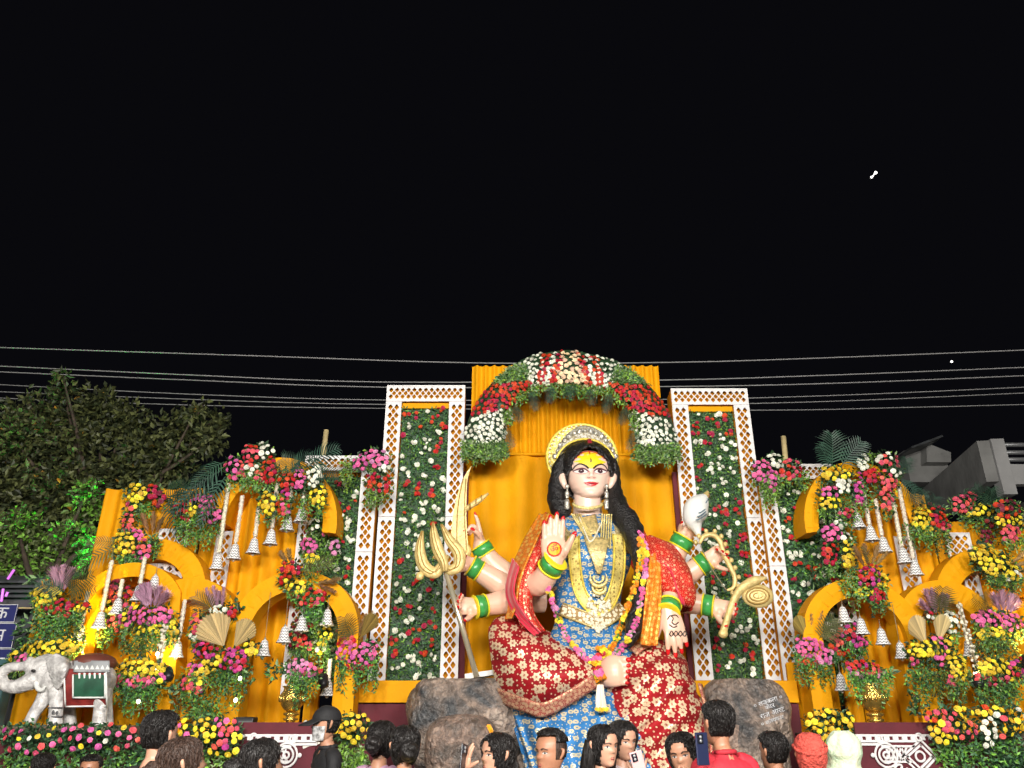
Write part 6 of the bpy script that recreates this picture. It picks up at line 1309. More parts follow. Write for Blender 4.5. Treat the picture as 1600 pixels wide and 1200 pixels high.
# ---------------------------------------------------------------- brass urns with flowers
def urn(px, label, Y, k=1.0, base_y=1142):
    b_ = P(px, base_y, Y); s_ = S(px, 1100, Y) * k; t = thing('brass_urn', b_, label, 'urn', 'brass urns on the stage')
    for nm, pr in (('foot', [(.5, 0), (23, 0), (23, 3), (15, 6), (9, 10), (7.5, 15)]), ('stem', [(7.5, 15), (8.5, 17), (13, 18), (13, 21), (9, 22), (9, 25), (14, 27), (14, 30), (8, 32)]), ('bowl', [(8, 32), (14, 36), (20, 44), (23, 54), (22, 62), (18, 68), (17, 72), (21, 76), (19, 76), (15, 70), (.5, 66)])):
        mb = MB(); mb.lathe([(r * s_, z * s_) for r, z in pr], b_, 32, disp if False else 0); obj(nm, mb, 'brass', t, True)
    mb = MB()
    for i in range(18):
        a = 2 * math.pi * i / 18
        mb.ell(b_ + V((22.5 * s_ * math.cos(a), 22.5 * s_ * math.sin(a), 54 * s_)), (3 * s_, 3 * s_, 6 * s_), 0, None, 8, 6)
    obj('embossed_lobes', mb, 'brass', t, True)['kind'] = 'stuff'
    return t
urn(452, 'embossed brass urn under the pink arrangement in the left arch', 8.75, .85); urn(1372, 'embossed brass urn under the red and pink arrangement in the right arch', 8.75, .95, 1146)
A('urn_bouquet', 'pink roses with grey-green leaves in the left brass urn', 8.72, [(470, 1040, 18, 11, 'lilac+pink'), (462, 1048, 12, 8, 'coral+lilac'), (484, 1048, 10, 10, 'pink+coral'), (468, 1055, 14, 6, 'lilac')], [(452, 1045, 18, 14, 'e'), (428, 1048, 12, 16, 'E'), (488, 1055, 14, 12, 'E'), (475, 1068, 22, 14, 'm'), (472, 1085, 22, 36, 'vm')], seed=51, group='flowers in the brass urns')
A('urn_bouquet', 'red and pink roses with trailing vines in the right brass urn', 8.72, [(1340, 1040, 18, 9, 'red+magenta'), (1360, 1045, 16, 9, 'coral+red'), (1345, 1052, 18, 6, 'lilac+pink'), (1372, 1050, 10, 8, 'pink+lilac')], [(1352, 1058, 28, 14, 'm'), (1335, 1080, 14, 34, 'vb'), (1378, 1080, 18, 36, 'vb'), (1355, 1070, 22, 14, 'b'), (1388, 1052, 10, 8, 'E')], seed=52, group='flowers in the brass urns')

# ---------------------------------------------------------------- white scroll panels on the stage front
def scroll(px0, flip, label):
    """drawn for the right panel (px 1338..1462); flip mirrors it"""
    Y = 7.93; root = thing('scroll_panel', P(px0 + 60, 1200, Y), label, 'panel', 'white scrollwork panels on the stage front')
    X = (lambda x: px0 + x) if not flip else (lambda x: px0 + 122 - x)
    mp = lambda x, y, dy=0: P(X(x), y, Y + dy)
    s_ = S(px0, 1170, Y)
    mb = MB(); a, b_ = mp(0, 1147), mp(124, 1147); zt2 = mp(60, 1147).z
    mb.box(((a.x + b_.x) / 2, Y + .03, (zt2 + .5) / 2 + .1), (abs(b_.x - a.x), .03, zt2 - .5)); obj('backing_cloth', mb, 'maroon_cloth', root)
    def bars(name, segs, w_, m='white_lattice'):
        for p_, q_ in segs:
            mb = MB(); A_, B_ = mp(*p_), mp(*q_); d = B_ - A_; mb.box((A_ + B_) / 2, (d.length + w_ * s_ * .8, .016, w_ * s_), rot=Matrix.Rotation(-math.atan2(d.z, d.x), 3, 'Y')); obj(name, mb, m, root)
    bars('rail', [((0, 1149), (124, 1149)), ((0, 1158), (96, 1158)), ((40, 1166), (90, 1166)), ((45, 1190), (86, 1190)), ((0, 1163), (34, 1163))], 3.2)
    bars('rail_block', [((3 + 14 * k, 1153.5), (7 + 14 * k, 1153.5)) for k in range(9)], 5.5)
    bars('diamond_bar', [((72, 1182), (100, 1156)), ((100, 1156), (126, 1182)), ((126, 1182), (100, 1210)), ((100, 1210), (72, 1182)), ((80, 1182), (100, 1164)), ((100, 1164), (118, 1182)), ((118, 1182), (100, 1201)), ((100, 1201), (80, 1182))], 3.0)
    bars('lattice_bar', [((46 + 8 * k, 1168), (54 + 8 * k, 1188)) for k in range(4)] + [((54 + 8 * k, 1168), (46 + 8 * k, 1188)) for k in range(4)], 2.4)
    for cx, cy, r_ in ((47, 1180, 17), (47, 1180, 11), (100, 1182, 7), (47, 1180, 4.5), (36, 1155, 5), (98, 1152, 5)):
        mb = MB(); c = mp(cx, cy, -.012); mb.tube([c + V((r_ * s_ * math.cos(t), 0, r_ * s_ * math.sin(t))) for t in [2 * math.pi * k / 24 for k in range(25)]], [(1.7 * s_, .008)] * 25, 6, 1, ref=V((1, 0, 0))); obj('ring', mb, 'white_lattice', root)
    for cx, cy, sg in ((68, 1200, 1), (60, 1212, -1), (82, 1208, 1)):
        mb = MB(); mb.tube([mp(cx + sg * (12 - 10 * t) * math.cos(t * 7), cy + (12 - 10 * t) * math.sin(t * 7), -.01) for t in [k / 20 for k in range(21)]], 1.9 * s_, 6, 1); obj('scroll', mb, 'white_lattice', root)
    for cx, cy in ((47, 1157), (47, 1202), (26, 1180), (68, 1180)):
        mb = MB(); mb.ell(mp(cx, cy, -.01), (3.4 * s_, .01, 3.4 * s_), 0, None, 10, 6); obj('finial', mb, 'white_lattice', root)
    return root
scroll(1338, False, 'white scrollwork panel on maroon cloth below the right urn'); scroll(372, True, 'white scrollwork panel on maroon cloth below the left urn')
# clutter on the stage edge
t = thing('plastic_sheet', P(490, 1142, 8.1), 'crumpled clear plastic sheet on the left stage edge', 'plastic sheet'); mb = MB()
mb.surf([u((462, 1146, 8.2), (465, 1142, 8.12), (470, 1150, 8.0), (475, 1164, 7.96)), u((475, 1142, 8.2), (478, 1126, 8.1), (482, 1146, 8.0), (486, 1162, 7.95)), u((490, 1142, 8.25), (490, 1134, 8.1), (494, 1148, 8.02), (498, 1160, 7.96)), u((505, 1142, 8.25), (506, 1138, 8.1), (508, 1148, 8.02), (510, 1156, 7.98))], 7, 7, disp=lambda a, b_, p: V((0, .05, .06)) * noise.noise(p * 9)); o = obj('sheet', mb, 'plastic_bag', t); 
t = thing('plastic_sheet', P(395, 1146, 8.2), 'grey wrinkled plastic sheet beside the black box', 'plastic sheet'); mb = MB()
mb.surf([u((372, 1150, 8.35), (378, 1142, 8.2), (380, 1152, 8.05)), u((395, 1146, 8.35), (398, 1140, 8.2), (400, 1151, 8.05)), u((425, 1144, 8.35), (426, 1139, 8.2), (428, 1149, 8.05)), u((450, 1143, 8.4), (450, 1141, 8.2), (452, 1148, 8.05))], 8, 8, disp=lambda a, b_, p: V((0, .03, .05)) * noise.noise(p * 8)); obj('sheet', mb, 'plastic_bag', t)
t = thing('black_box', P(385, 1142, 8.5), 'small black box on the stage behind the yellow flower bed', 'box'); mb = MB(); mb.box(P(384, 1133, 8.5), (.19, .16, .15)); bb = obj('case', mb, 'black_plastic', t); mod(bb, 'BEVEL', width=.015, segments=2); mb = MB(); mb.box(P(384, 1128, 8.41), (.14, .02, .02)); obj('grille', mb, 'grey_dark', t)
# uplights and fairy bulbs that are lit in the picture
def uplight(px, py, Y, target, W_, col, label, spot=70):
    p = P(px, py, Y); p.z = max(p.z, ZS + .06); d = (V(target) - p).normalized(); t = thing('uplight', p, label, 'lamp', 'uplights on the stage'); q_ = d.to_track_quat('Z', 'Y').to_matrix()
    mb = MB(); mb.lathe([(.03, -.12), (.05, -.1), (.055, .02), (.05, .03), (.045, .0), (.001, -.0)], p, 16, 0, q_); obj('housing', mb, 'black_plastic', t, True)
    mb = MB(); mb.lathe([(.044, .0), (.044, .006), (.001, .008)], p, 16, 0, q_); obj('lens', mb, 'bulb' if col[0] > .5 else 'lamp_green', t)
    mb = MB(); mb.tube([p - d * .05 + V((-.06, 0, 0)), p + V((-.06, 0, -.08)), p + V((.06, 0, -.08)), p - d * .05 + V((.06, 0, 0))], .008, 6, 1); obj('bracket', mb, 'black_plastic', t)
    l = lamp('uplight_beam', 'SPOT', p + d * .03, target, W_, col, .04, R(spot), .7); return t
uplight(128, 1040, 8.95, P(150, 930, 9.5), 200, (1, .66, .12), 'warm uplight behind the elephant under the far left screen')
uplight(262, 1050, 9.0, P(240, 940, 9.9), 45, (1, .72, .3), 'warm uplight behind the yellow and pink roses on the left')
uplight(1530, 1060, 9.0, P(1535, 930, 9.8), 60, (1, .72, .3), 'warm uplight below the bell in the rounded right arch')
uplight(1605, 1030, 8.9, P(1590, 940, 9.5), 60, (1, .7, .25), 'warm uplight at the right picture edge')
uplight(505, 1060, 9.05, P(505, 960, 9.7), 14, (1, .85, .4), 'warm uplight under the left arch vines')
for k, (px, py, Y, lb) in enumerate(((57, 1097, 8.9, 'lit bulb beside the elephant leg'), (375, 1060, 8.85, 'lit bulb under the dark red arrangement'), (368, 1094, 8.85, 'lower lit bulb by the hanging vines'), (246, 1022, 9.0, 'lit bulb in the white string on the left'), (1524, 1052, 9.0, 'lit bulb in the white string on the right'), (216, 1096, 8.85, 'lit bulb among vines right of the elephant'))):
    t = thing('fairy_bulb', P(px, py, Y), lb, 'bulb', 'lit bulbs among the flowers'); mb = MB(); mb.ell(P(px, py, Y), (.018, .018, .022), 0, None, 10, 8); obj('glass', mb, 'bulb', t, True); mb = MB(); mb.tube([P(px, py, Y) + V((0, 0, .015)), P(px, py, Y) + V((0, .02, .06))], .008, 6, 1); obj('socket', mb, 'black_plastic', t)
def light_string(px0, py0, px1, py1, Y, label):
    t = thing('flower_light_string', P(px1, py1, Y), label, 'light string', 'white light strings in the arches'); q = random.Random(int(px0)); mb = MB(); A_, B_ = P(px0, py0, Y), P(px1, py1, Y)
    mb.tube([A_, (A_ + B_) / 2, B_], .01, 6, 1); obj('cord', mb, 'thread', t); mb = MB(); mb2 = MB()
    for k in range(60):
        p = A_ + (B_ - A_) * k / 59 + rdir(q) * .03; (mb if k < 44 or k % 3 else mb2).ell(p, (.018, .016, .016), 0, None, 7, 5)
    obj('blossoms', mb, 'tuberose', t, True)['kind'] = 'stuff'; obj('bulbs', mb2, 'bulb', t, True)['kind'] = 'stuff'
light_string(258, 975, 244, 1060, 9.02, 'white blossom string with lit bulbs beside the left pink roses'); light_string(1498, 940, 1534, 1070, 9.05, 'white blossom string with lit bulbs in the rounded right arch')

# ---------------------------------------------------------------- bamboo poles, cables, lights in the sky
for a, b_, lb in (((510, 672, 10.25), (503, 730, 10.25), 'bare bamboo pole rising behind the left lattice beam'), ((1224, 682, 10.25), (1229, 735, 10.25), 'bare bamboo pole rising behind the right rose bunch')):
    p, q_ = P(*a), P(*b_); t = thing('bamboo_pole', (q_.x, q_.y, 0), lb, 'pole', 'bamboo poles'); mb = MB(); mb.tube([p, q_, V((q_.x, q_.y, 0))], .036, 12, 1); obj('cane', mb, 'bamboo', t, True)
    for k in range(1, 6): mb = MB(); c = p + (V((q_.x, q_.y, 0)) - p) * (k * .16 - .09); mb.lathe([(.036, -.008), (.041, 0), (.036, .008)], c, 12); obj('node_ring', mb, 'bamboo', t, True)
for k, (pts, lb) in enumerate((([(-60, 541), (0, 543), (400, 556), (740, 567), (1060, 566), (1320, 558), (1600, 547), (1660, 545)], 'topmost overhead cable'), ([(-60, 570), (0, 572), (300, 586), (600, 597), (1030, 594), (1300, 586), (1600, 574), (1660, 572)], 'second overhead cable from the top'),
    ([(-60, 579), (0, 581), (300, 594), (600, 605), (1040, 604), (1300, 599), (1600, 587), (1660, 585)], 'third overhead cable from the top'), ([(-60, 598), (0, 601), (300, 616), (600, 625), (1040, 624), (1300, 618), (1600, 605), (1660, 602)], 'fourth overhead cable from the top'),
    ([(-60, 610), (0, 612), (300, 624), (600, 632), (1040, 632), (1300, 627), (1600, 614), (1660, 611)], 'fifth overhead cable from the top'), ([(-60, 619), (0, 622), (300, 633), (600, 638), (1170, 641), (1400, 637), (1600, 632), (1660, 630)], 'lowest overhead cable'))):
    Y = 13 + k * .25; mb = MB(); mb.tube([P(x, y, Y) for x, y in pts], .0105 if k < 3 else .0085, 6, 4); o = obj('overhead_cable', mb, 'cable', None, True); tag(o, lb + ' crossing the night sky', 'cable', 'overhead cables')
t = thing('sky_lantern', P(1365, 273, 180), 'small bright dumbbell-shaped light high in the black sky', 'light'); mb = MB(); ss = S(1365, 273, 180)
mb.tube(g((1361.5, 277, 180), (1364, 275, 180), (1366, 272, 180), (1368.5, 269, 180)), [1.9 * ss, .8 * ss, .8 * ss, 2.1 * ss], 10, 4); obj('glow_body', mb, 'star', t, True); mb = MB(); mb.ell(P(1368.5, 270, 180), (2.2 * ss,) * 3); obj('glow_end', mb, 'star', t, True)
t = thing('bright_star', P(1487, 565, 180), 'tiny bright star above the right cables', 'star'); mb = MB(); mb.ell(P(1487, 565, 180), (1.6 * ss,) * 3); obj('disc', mb, 'star', t, True)

# ---------------------------------------------------------------- trees behind the left wing
def tree(label, Y, trunk, blobs, n, leafL, seed, mats=('leaf_tree', 'leaf_tree_dark', 'leaf_yellow'), ry=.9):
    q = random.Random(seed); b_ = P(*trunk[0], Y); t = thing('broadleaf_tree', (b_.x, Y, 0), label, 'tree', 'trees at the left')
    base = V((b_.x, Y, 0)); top = P(*trunk[1], Y); mb = MB(); mb.tube([base, base.lerp(top, .4) + V((.1, 0, 0)), base.lerp(top, .75) - V((.08, 0, 0)), top], [.24, .19, .14, .09], 12, 5, disp=lambda u_, a: 1 + .06 * math.sin(a * 5 + u_ * 8)); obj('trunk', mb, 'bark', t, True)
    cr_ = MB(); area = sum(r * r for _, _, r in blobs)
    for (px, py, r_) in blobs:
        s_ = S(px, py, Y); c = P(px, py, Y + q.uniform(-.5, .5)); mb = MB(); st = base.lerp(top, q.uniform(.6, 1)); mid = st.lerp(c, .5) + rdir(q) * .15; mb.tube([st, mid, c], [.06, .04, .015], 7, 4); br = obj('branch', mb, 'bark', t, True)
        for _ in range(int(n * r_ * r_ / area)):
            d = rdir(q); rr_ = r_ * s_ * (q.random() ** .5) * (1 + .75 * noise.noise(d * 2.6 + V((px, py, 0)))); p = c + V((d.x * rr_, d.y * rr_ * ry, d.z * rr_))
            leaf(cr_, p, d * .7 + rdir(q) + V((0, -.3, -.5)), rdir(q), leafL * q.uniform(.7, 1.35), leafL * .62, 0 if q.random() < .62 else (2 if q.random() < .015 else 1))
    o = obj('crown', cr_, list(mats), t); o['kind'] = 'stuff'
    return t
tree('large dark broadleaf tree rising behind the far left screen', 13.2, ((150, 900), (150, 760)), [(100, 612, 22), (60, 655, 40), (150, 645, 45), (25, 690, 48), (110, 705, 60), (195, 665, 42), (230, 715, 48), (285, 680, 42), (328, 688, 26), (338, 650, 14), (305, 645, 14), (95, 785, 66), (185, 760, 52), (25, 770, 52), (265, 735, 40), (98, 588, 10), (350, 662, 10), (20, 640, 16), (40, 622, 8), (318, 632, 8)], 11500, .12, 61)
tree('low leafy tree lit green from below at the left edge', 11.6, ((80, 960), (85, 880)), [(60, 860, 40), (110, 850, 36), (140, 800, 30), (150, 850, 26), (30, 830, 36), (85, 905, 34), (20, 880, 28), (135, 770, 22)], 5200, .10, 62, ('leaf_tree', 'leaf_bright', 'leaf_tree_dark'), .6)
gp = P(100, 955, 10.6)
gl = thing('green_floodlight', gp, 'green floodlight shining up into the low tree at the left', 'lamp'); mb = MB(); mb.box(gp, (.16, .08, .12)); obj('housing', mb, 'black_plastic', gl); mb = MB(); mb.box(gp + V((0, 0, .065)), (.14, .06, .01)); obj('lens', mb, 'lamp_green', gl)
mb = MB(); mb.tube([gp + V((0, 0, -.05)), V((gp.x, gp.y, 0))], .02, 8, 1); obj('pole', mb, 'black_plastic', gl)
lamp('green_beam', 'SPOT', gp + V((0, 0, .09)), P(84, 860, 11.6), 480, (.02, 1, .12), .08, R(84), .6)
# stall, banner and post at the left edge
t = thing('tin_canopy', P(30, 945, 10.8), 'small tin roofed stall under the green lit tree', 'stall'); mb = MB()
for k in range(5): mb.box(P(20, 905 + k * 7.5, 10.6 + .05 * k), (.9, .25, .03), rot=Matrix.Rotation(R(24), 3, 'X')); 
obj('roof_sheet', mb, 'tin', t); mb = MB(); mb.box(P(25, 945, 10.5), (1.0, .04, .10)); obj('fascia', mb, 'grey_dark', t); mb = MB(); mb.box(P(32, 950, 10.46), (.8, .02, .02)); obj('edge_strip', mb, 'dry', t)
for x in (-5, 58): mb = MB(); p = P(x, 945, 10.7); mb.box((p.x, 10.7, p.z / 2), (.07, .07, p.z)); obj('stall_post', mb, 'grey_dark', t)
mb = MB(); p = P(28, 980, 10.75); mb.box((p.x, 10.9, p.z - .3), (1.0, .04, 1.9)); obj('back_wall', mb, 'tin', t)
t = thing('blue_banner', P(10, 1090, 9.6), 'dark blue hanging banner with white letters at the left edge', 'banner'); A_, B_ = P(-14, 955, 9.6), P(20, 955, 9.6)
for k, (y0, y1) in enumerate(((945, 972), (974, 1012), (1014, 1060))):
    c = P(6 - k * 3, (y0 + y1) / 2, 9.6); mb = MB(); mb.box(c, (.30, .02, P(5, y0, 9.6).z - P(5, y1, 9.6).z)); bo = obj('banner_panel', mb, 'banner_blue', t)
    text_mesh(('\u0915', '\u092e', '\u0932')[k], .20, 'letter', bo, lambda co: V((c.x - .02 + co.x, 9.585 - co.z, c.z + co.y)), 'letter')
    mb = MB(); h = P(5, y0, 9.6).z - P(5, y1, 9.6).z; mb.tube([c + V((-.15, -.012, -h / 2)), c + V((.15, -.012, -h / 2)), c + V((.15, -.012, h / 2)), c + V((-.15, -.012, h / 2))], .006, 5, 1); obj('panel_edge', mb, 'letter', bo)
mb = MB(); c = P(-8, 1000, 9.64); mb.box((c.x, 9.66, c.z / 2 + .2), (.05, .05, c.z + .4)); obj('banner_post', mb, 'grey_dark', t)
t = thing('teal_pillar', (P(8, 1090, 9.3).x, 9.3, 0), 'plain teal painted pillar at the left picture edge', 'pillar'); c = P(2, 1040, 9.3); mb = MB(); mb.box((c.x, 9.3, c.z / 2), (.26, .2, c.z)); o = obj('shaft', mb, 'teal_post', t); mod(o, 'BEVEL', width=.03, segments=3); mb = MB(); mb.box((c.x, 9.3, c.z + .03), (.32, .26, .06)); obj('cap', mb, 'teal_post', t)
for k, (a, b_) in enumerate((((2, 940), (5, 920)), ((9, 932), (12, 925)), ((12, 905), (22, 890)))):
    mb = MB(); mb.tube([P(*a, 10.2), P(*b_, 10.2)], .016, 8, 1); o = obj('light_tube', mb, 'purple_tube'); tag(o, ('lowest', 'middle', 'topmost')[k] + ' of the purple light tubes at the left edge', 'light tube', 'purple light tubes')
# ---------------------------------------------------------------- concrete building at the right
bd2 = thing('concrete_building', (P(1560, 760, 17).x, 18, 0), 'grey concrete house with roof parapet and railing behind the right screen', 'building')
def quadwall(name, pts, m, th=.25):
    mb = MB(); a, b_, c, d = pts; n = (b_ - a).cross(d - a).normalized(); 
    if n.y < 0: n = -n
    v = [a, b_, c, d] + [p + n * th for p in (a, b_, c, d)]; mb.add(v, [(3, 2, 1, 0), (4, 5, 6, 7), (0, 1, 5, 4), (1, 2, 6, 5), (2, 3, 7, 6), (3, 0, 4, 7)]); o = obj(name, mb, m, bd2); recalc(o); return o
ct, cbm = P(1545, 688, 16.5), P(1566, 752, 16.5); cbm.x = ct.x + .0; lt, lb_ = P(1448, 722, 20.5), P(1448, 722, 20.5); lb_.z = cbm.z; lt.z = ct.z
quadwall('parapet_wall', [lb_, cbm, ct, lt], 'concrete')
e = V((.30, -.02, 0)); quadwall('corner_column', [cbm + V((.02, -.04, -.3)), cbm + e + V((0, -.04, -.3)), ct + e + V((0, -.04, .02)), ct + V((.02, -.04, .02))], 'concrete_light', .3)
rb = P(1640, 735, 16.5); quadwall('balcony_parapet', [cbm + V((.3, .05, -.05)), V((rb.x, 16.55, cbm.z - .05)), V((rb.x, 16.55, P(1600, 725, 16.5).z)), V((cbm.x + .3, 16.55, P(1570, 724, 16.5).z))], 'concrete_light', .2)
for y in (697, 709, 720):
    mb = MB(); p, q_ = P(1556, y - 2, 16.7), P(1650, y, 16.7); q_.z = p.z; mb.tube([p, q_], .05, 8, 1); obj('railing_bar', mb, 'rail', bd2, True)
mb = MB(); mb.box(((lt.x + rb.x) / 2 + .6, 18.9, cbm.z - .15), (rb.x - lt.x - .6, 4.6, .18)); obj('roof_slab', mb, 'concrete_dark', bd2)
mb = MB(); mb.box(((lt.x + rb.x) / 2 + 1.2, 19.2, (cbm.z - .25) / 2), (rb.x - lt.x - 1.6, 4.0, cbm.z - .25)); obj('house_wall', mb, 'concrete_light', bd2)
mb = MB(); a = P(1418, 722, 20.6); b_ = P(1478, 706, 20.6); mb.box(((a.x + b_.x) / 2, 20.9, a.z - .1), (b_.x - a.x, .5, .9)); obj('stair_head', mb, 'concrete', bd2)
mb = MB(); c = (P(1415, 708, 20.2) + P(1449, 694, 20.2)) / 2; mb.box(c, (.95, 1.2, .05), rot=Matrix.Rotation(R(-20), 3, 'Y')); obj('tin_awning', mb, 'tin', bd2)
mb = MB(); mb.prism([(P(x, y, 20.3).x, P(x, y, 20.3).z) for x, y in ((1448, 722), (1448, 692), (1486, 707), (1486, 722))], 20.3, 21.2); obj('sloped_parapet', mb, 'concrete', bd2)
# ---------------------------------------------------------------- people in the crowd
for n_, c_ in dict(skin_a=(.44, .22, .135), skin_b=(.36, .165, .095), skin_c=(.50, .27, .18), black_shirt=(.012, .012, .014), lilac_top=(.42, .24, .36), olive_silk=(.38, .30, .03), red_shirt=(.50, .018, .035), navy_top=(.015, .025, .11), pale_scarf=(.55, .44, .44), mustard=(.48, .33, .03), mint_scarf=(.42, .58, .40), coral_wrap=(.72, .085, .055), grey_top=(.2, .2, .21), denim=(.04, .06, .12), brown_top=(.16, .08, .05), teal_top=(.05, .2, .2)).items():
    mat(n_, c_, .45 if n_.startswith('skin') else .75, var=(12, .15) if n_.startswith('skin') else (9, .3), bump=None if n_.startswith('skin') else (26, .35), trans=.04 if n_.startswith('skin') else 0)
mat('coral_wrap', (.66, .085, .06), .85, var=(40, .35), bump=(70, 1.0)); mat('mint_scarf', (.40, .54, .38), .8, var=(14, .35, (.5, .5, .36)), bump=(22, .9)); hair_mat('hair_black', (.006, .005, .005), (.018, .015, .014), .42); hair_mat('hair_brown', (.02, .011, .008), (.075, .042, .03), .5); mat('eye_person', (.5, .45, .42), .3); mat('mask_white', (.6, .6, .6), .8, var=(30, .7, (.1, .1, .1))); mat('lip_person', (.34, .08, .075), .4); mat('phone_pink', (.60, .36, .36), .3); mat('phone_dark', (.012, .013, .02), .2); mat('case_navy', (.01, .015, .05), .5)
def person(px, top, hpx, Y, face, label, shirt, skin='skin_a', hair='short', hairm='hair_black', pitch=0, roll=0, pants='denim', arms=None, female=False, acc=None, seed=0, neckcloth=None):
    """px,top: head centre and crown in the picture; hpx head height; face: yaw in degrees, 0 = towards the camera, 180 = away"""
    q = random.Random(seed); s_ = S(px, top + hpx / 2, Y); hh = hpx * s_; hpx *= .87; c = P(px, top + hpx / 2, Y); ztop = c.z + hh / 2
    yaw = R(face); rz = Matrix.Rotation(yaw, 3, 'Z'); rh = rz @ Matrix.Rotation(R(roll), 3, 'Y') @ Matrix.Rotation(R(pitch), 3, 'X')
    bc = V((c.x, c.y, 0)) + rz @ V((0, .10 * hh, 0)); bz = rz
    t = thing('person', (bc.x, bc.y, 0), label, 'person', 'people in the crowd')
    fr = Frame(c, hh * .98, hh * .98, hh, rh); B = lambda x, y, z: bc + bz @ V((x * hh, y * hh, 0)) + V((0, 0, z))
    sh = c.z - hh * .74                                     # shoulder line
    mb = MB(); head_mesh(mb, fr, 0, 30, 32, 1.0)
    mb.tube([fr((0, .06, -.25)), fr((0, .07, -.5)), B(0, .02, sh + .10 * hh), B(0, .03, sh - .12 * hh)], [.20 * hh, .20 * hh, .23 * hh, .30 * hh], 14, 4)
    for sg in (-1, 1):
        patch(mb, fr, almond(sg * .145, .012, .066, .026), .005, 1); patch(mb, fr, almond(sg * .145, .012, .026, .024), .009, 2)
        face_strip(mb, fr, [(sg * .06, .085), (sg * .14, .115), (sg * .23, .085)], [.016, .009] if sg > 0 else [.016, .009], .008, 2); face_strip(mb, fr, [(sg * .08, .03), (sg * .145, .042), (sg * .215, .022)], .006, .011, 2)
    patch(mb, fr, [(-.085, -.245), (-.04, -.222), (0, -.228), (.04, -.222), (.085, -.245), (.045, -.285), (0, -.293), (-.045, -.285)], .005, 3)
    sw_ = (.86 if not female else .74)
    AR = arms or {}
    for sg in (-1, 1):                                       # arms: shoulder, elbow, wrist in the person's own frame (head heights)
        if sg in AR: e_, w_, hd = AR[sg]; E, W_ = P(*e_), P(*w_)
        else: E, W_ = B(sg * (sw_ + .14), .0, sh - 1.45 * hh), B(sg * (sw_ + .02), -.25, sh - 2.55 * hh); hd = None
        SH = B(sg * sw_ * .86, .03, sh - .22 * hh)
        mb.tube([SH, SH.lerp(E, .5), E, E.lerp(W_, .5), W_], [.17 * hh, .165 * hh, .14 * hh, .125 * hh, .095 * hh], 10, 4)
        f_ = (W_ - E).normalized(); hand(mb, W_, (P(*hd[0]) - W_) if hd else f_, (V(hd[1]) if hd else rz @ V((-sg, 0, 0))), (hd[2] if hd else sg), .72 * hh, hd[3] if hd else [20, 40, 45, 50, 55])
    body = obj('body', mb, [skin, 'eye_person', 'ink', 'lip_person'], t, True)
    # clothes
    mb = MB(); K = []
    for (z, hw, dp, yo) in ((sh + .10 * hh, .22, .20, .04), (sh - .02 * hh, .46, .26, .04), (sh - .14 * hh, .74 * sw_ / .86, .33, .04), (sh - .40 * hh, .90 * sw_ / .86, .40, .02), (sh - .9 * hh, .82 * sw_ / .86, .43 + (.05 if female else 0), 0), (sh - 1.6 * hh, .70 * sw_ / .86, .38, .02), (sh - 2.4 * hh, .78 * sw_ / .86, .42, .03), (sh - 3.1 * hh, .80 * sw_ / .86, .44, .03)): K.append((z, hw, dp, yo))
    v = []; n = 28
    for z, hw, dp, yo in cr(K, 3):
        for k in range(n):
            a = 2 * math.pi * k / n; p = B(hw * math.cos(a), yo + dp * math.sin(a), z); v.append(p + (p - B(0, yo, z)).normalized() * .012 * noise.noise(p * 13))
    m_ = len(cr(K, 3)); mb.add(v, [(i * n + k, (i + 1) * n + k, (i + 1) * n + (k + 1) % n, i * n + (k + 1) % n) for i in range(m_ - 1) for k in range(n)])
    for sg in (-1, 1):
        if sg in AR: E, W_ = P(*AR[sg][0]), P(*AR[sg][1])
        else: E, W_ = B(sg * (sw_ + .14), .0, sh - 1.45 * hh), B(sg * (sw_ + .02), -.25, sh - 2.55 * hh)
        SH = B(sg * sw_ * .86, .03, sh - .22 * hh); pts = [B(sg * sw_ * .45, .03, sh - .10 * hh), SH, SH.lerp(E, .5), E] + ([E.lerp(W_, .75)] if not female else [])
        mb.tube(pts, [.20 * hh, .235 * hh, .215 * hh, .185 * hh] + ([.15 * hh] if not female else []), 12, 4, disp=lambda u_, a: 1 + .05 * math.sin(a * 3 + u_ * 20))
    top_ = obj('top_garment', mb, shirt, t, True)
    mb = MB()
    for sg in (-1, 1): mb.tube([B(sg * .36, .03, sh - 2.7 * hh), B(sg * .34, .0, (sh - 2.7 * hh) * .5), B(sg * .33, .03, .06)], [.42 * hh, .30 * hh, .22 * hh], 12, 4); mb.ell(B(sg * .33, -.22, .05), (.16 * hh, .42 * hh, .05), 0, bz, 10, 6)
    obj('trousers', mb, pants, t, True)
    if shirt == 'red_shirt' or hair == 'cap':
        mb = MB(); mb.tube([B(.27 * math.cos(a), .03 + .25 * math.sin(a), sh + .10 * hh + .03 * hh * math.sin(a)) for a in [2 * math.pi * k / 16 for k in range(17)]], .06 * hh, 8, 1); obj('collar', mb, shirt, top_, True)
    # hair
    def shell(keep, grow, m, name, amp=.02, zk=0, fq=9, parent=t, nz=30, na=40):
        mb = MB(); v = []
        for i in range(nz + 1):
            z = -.5 + i / nz
            for j in range(na):
                a = 2 * math.pi * j / na; p = head_pt(a, z, 0, grow(a, z)); p.z += zk * max(0, z); p *= 1 + amp * noise.noise(V((p.x * fq * 2.2, p.y * fq * 2.2, p.z * fq * .55 + seed))) * (1 if z > -.2 else .5); v.append(fr(p))
        mb.add(v, [(i * na + j, i * na + (j + 1) % na, (i + 1) * na + (j + 1) % na, (i + 1) * na + j) for i in range(nz) for j in range(na) if keep(2 * math.pi * (j + .5) / na, -.5 + (i + .5) / nz)] + [tuple(range(nz * na, nz * na + na))])
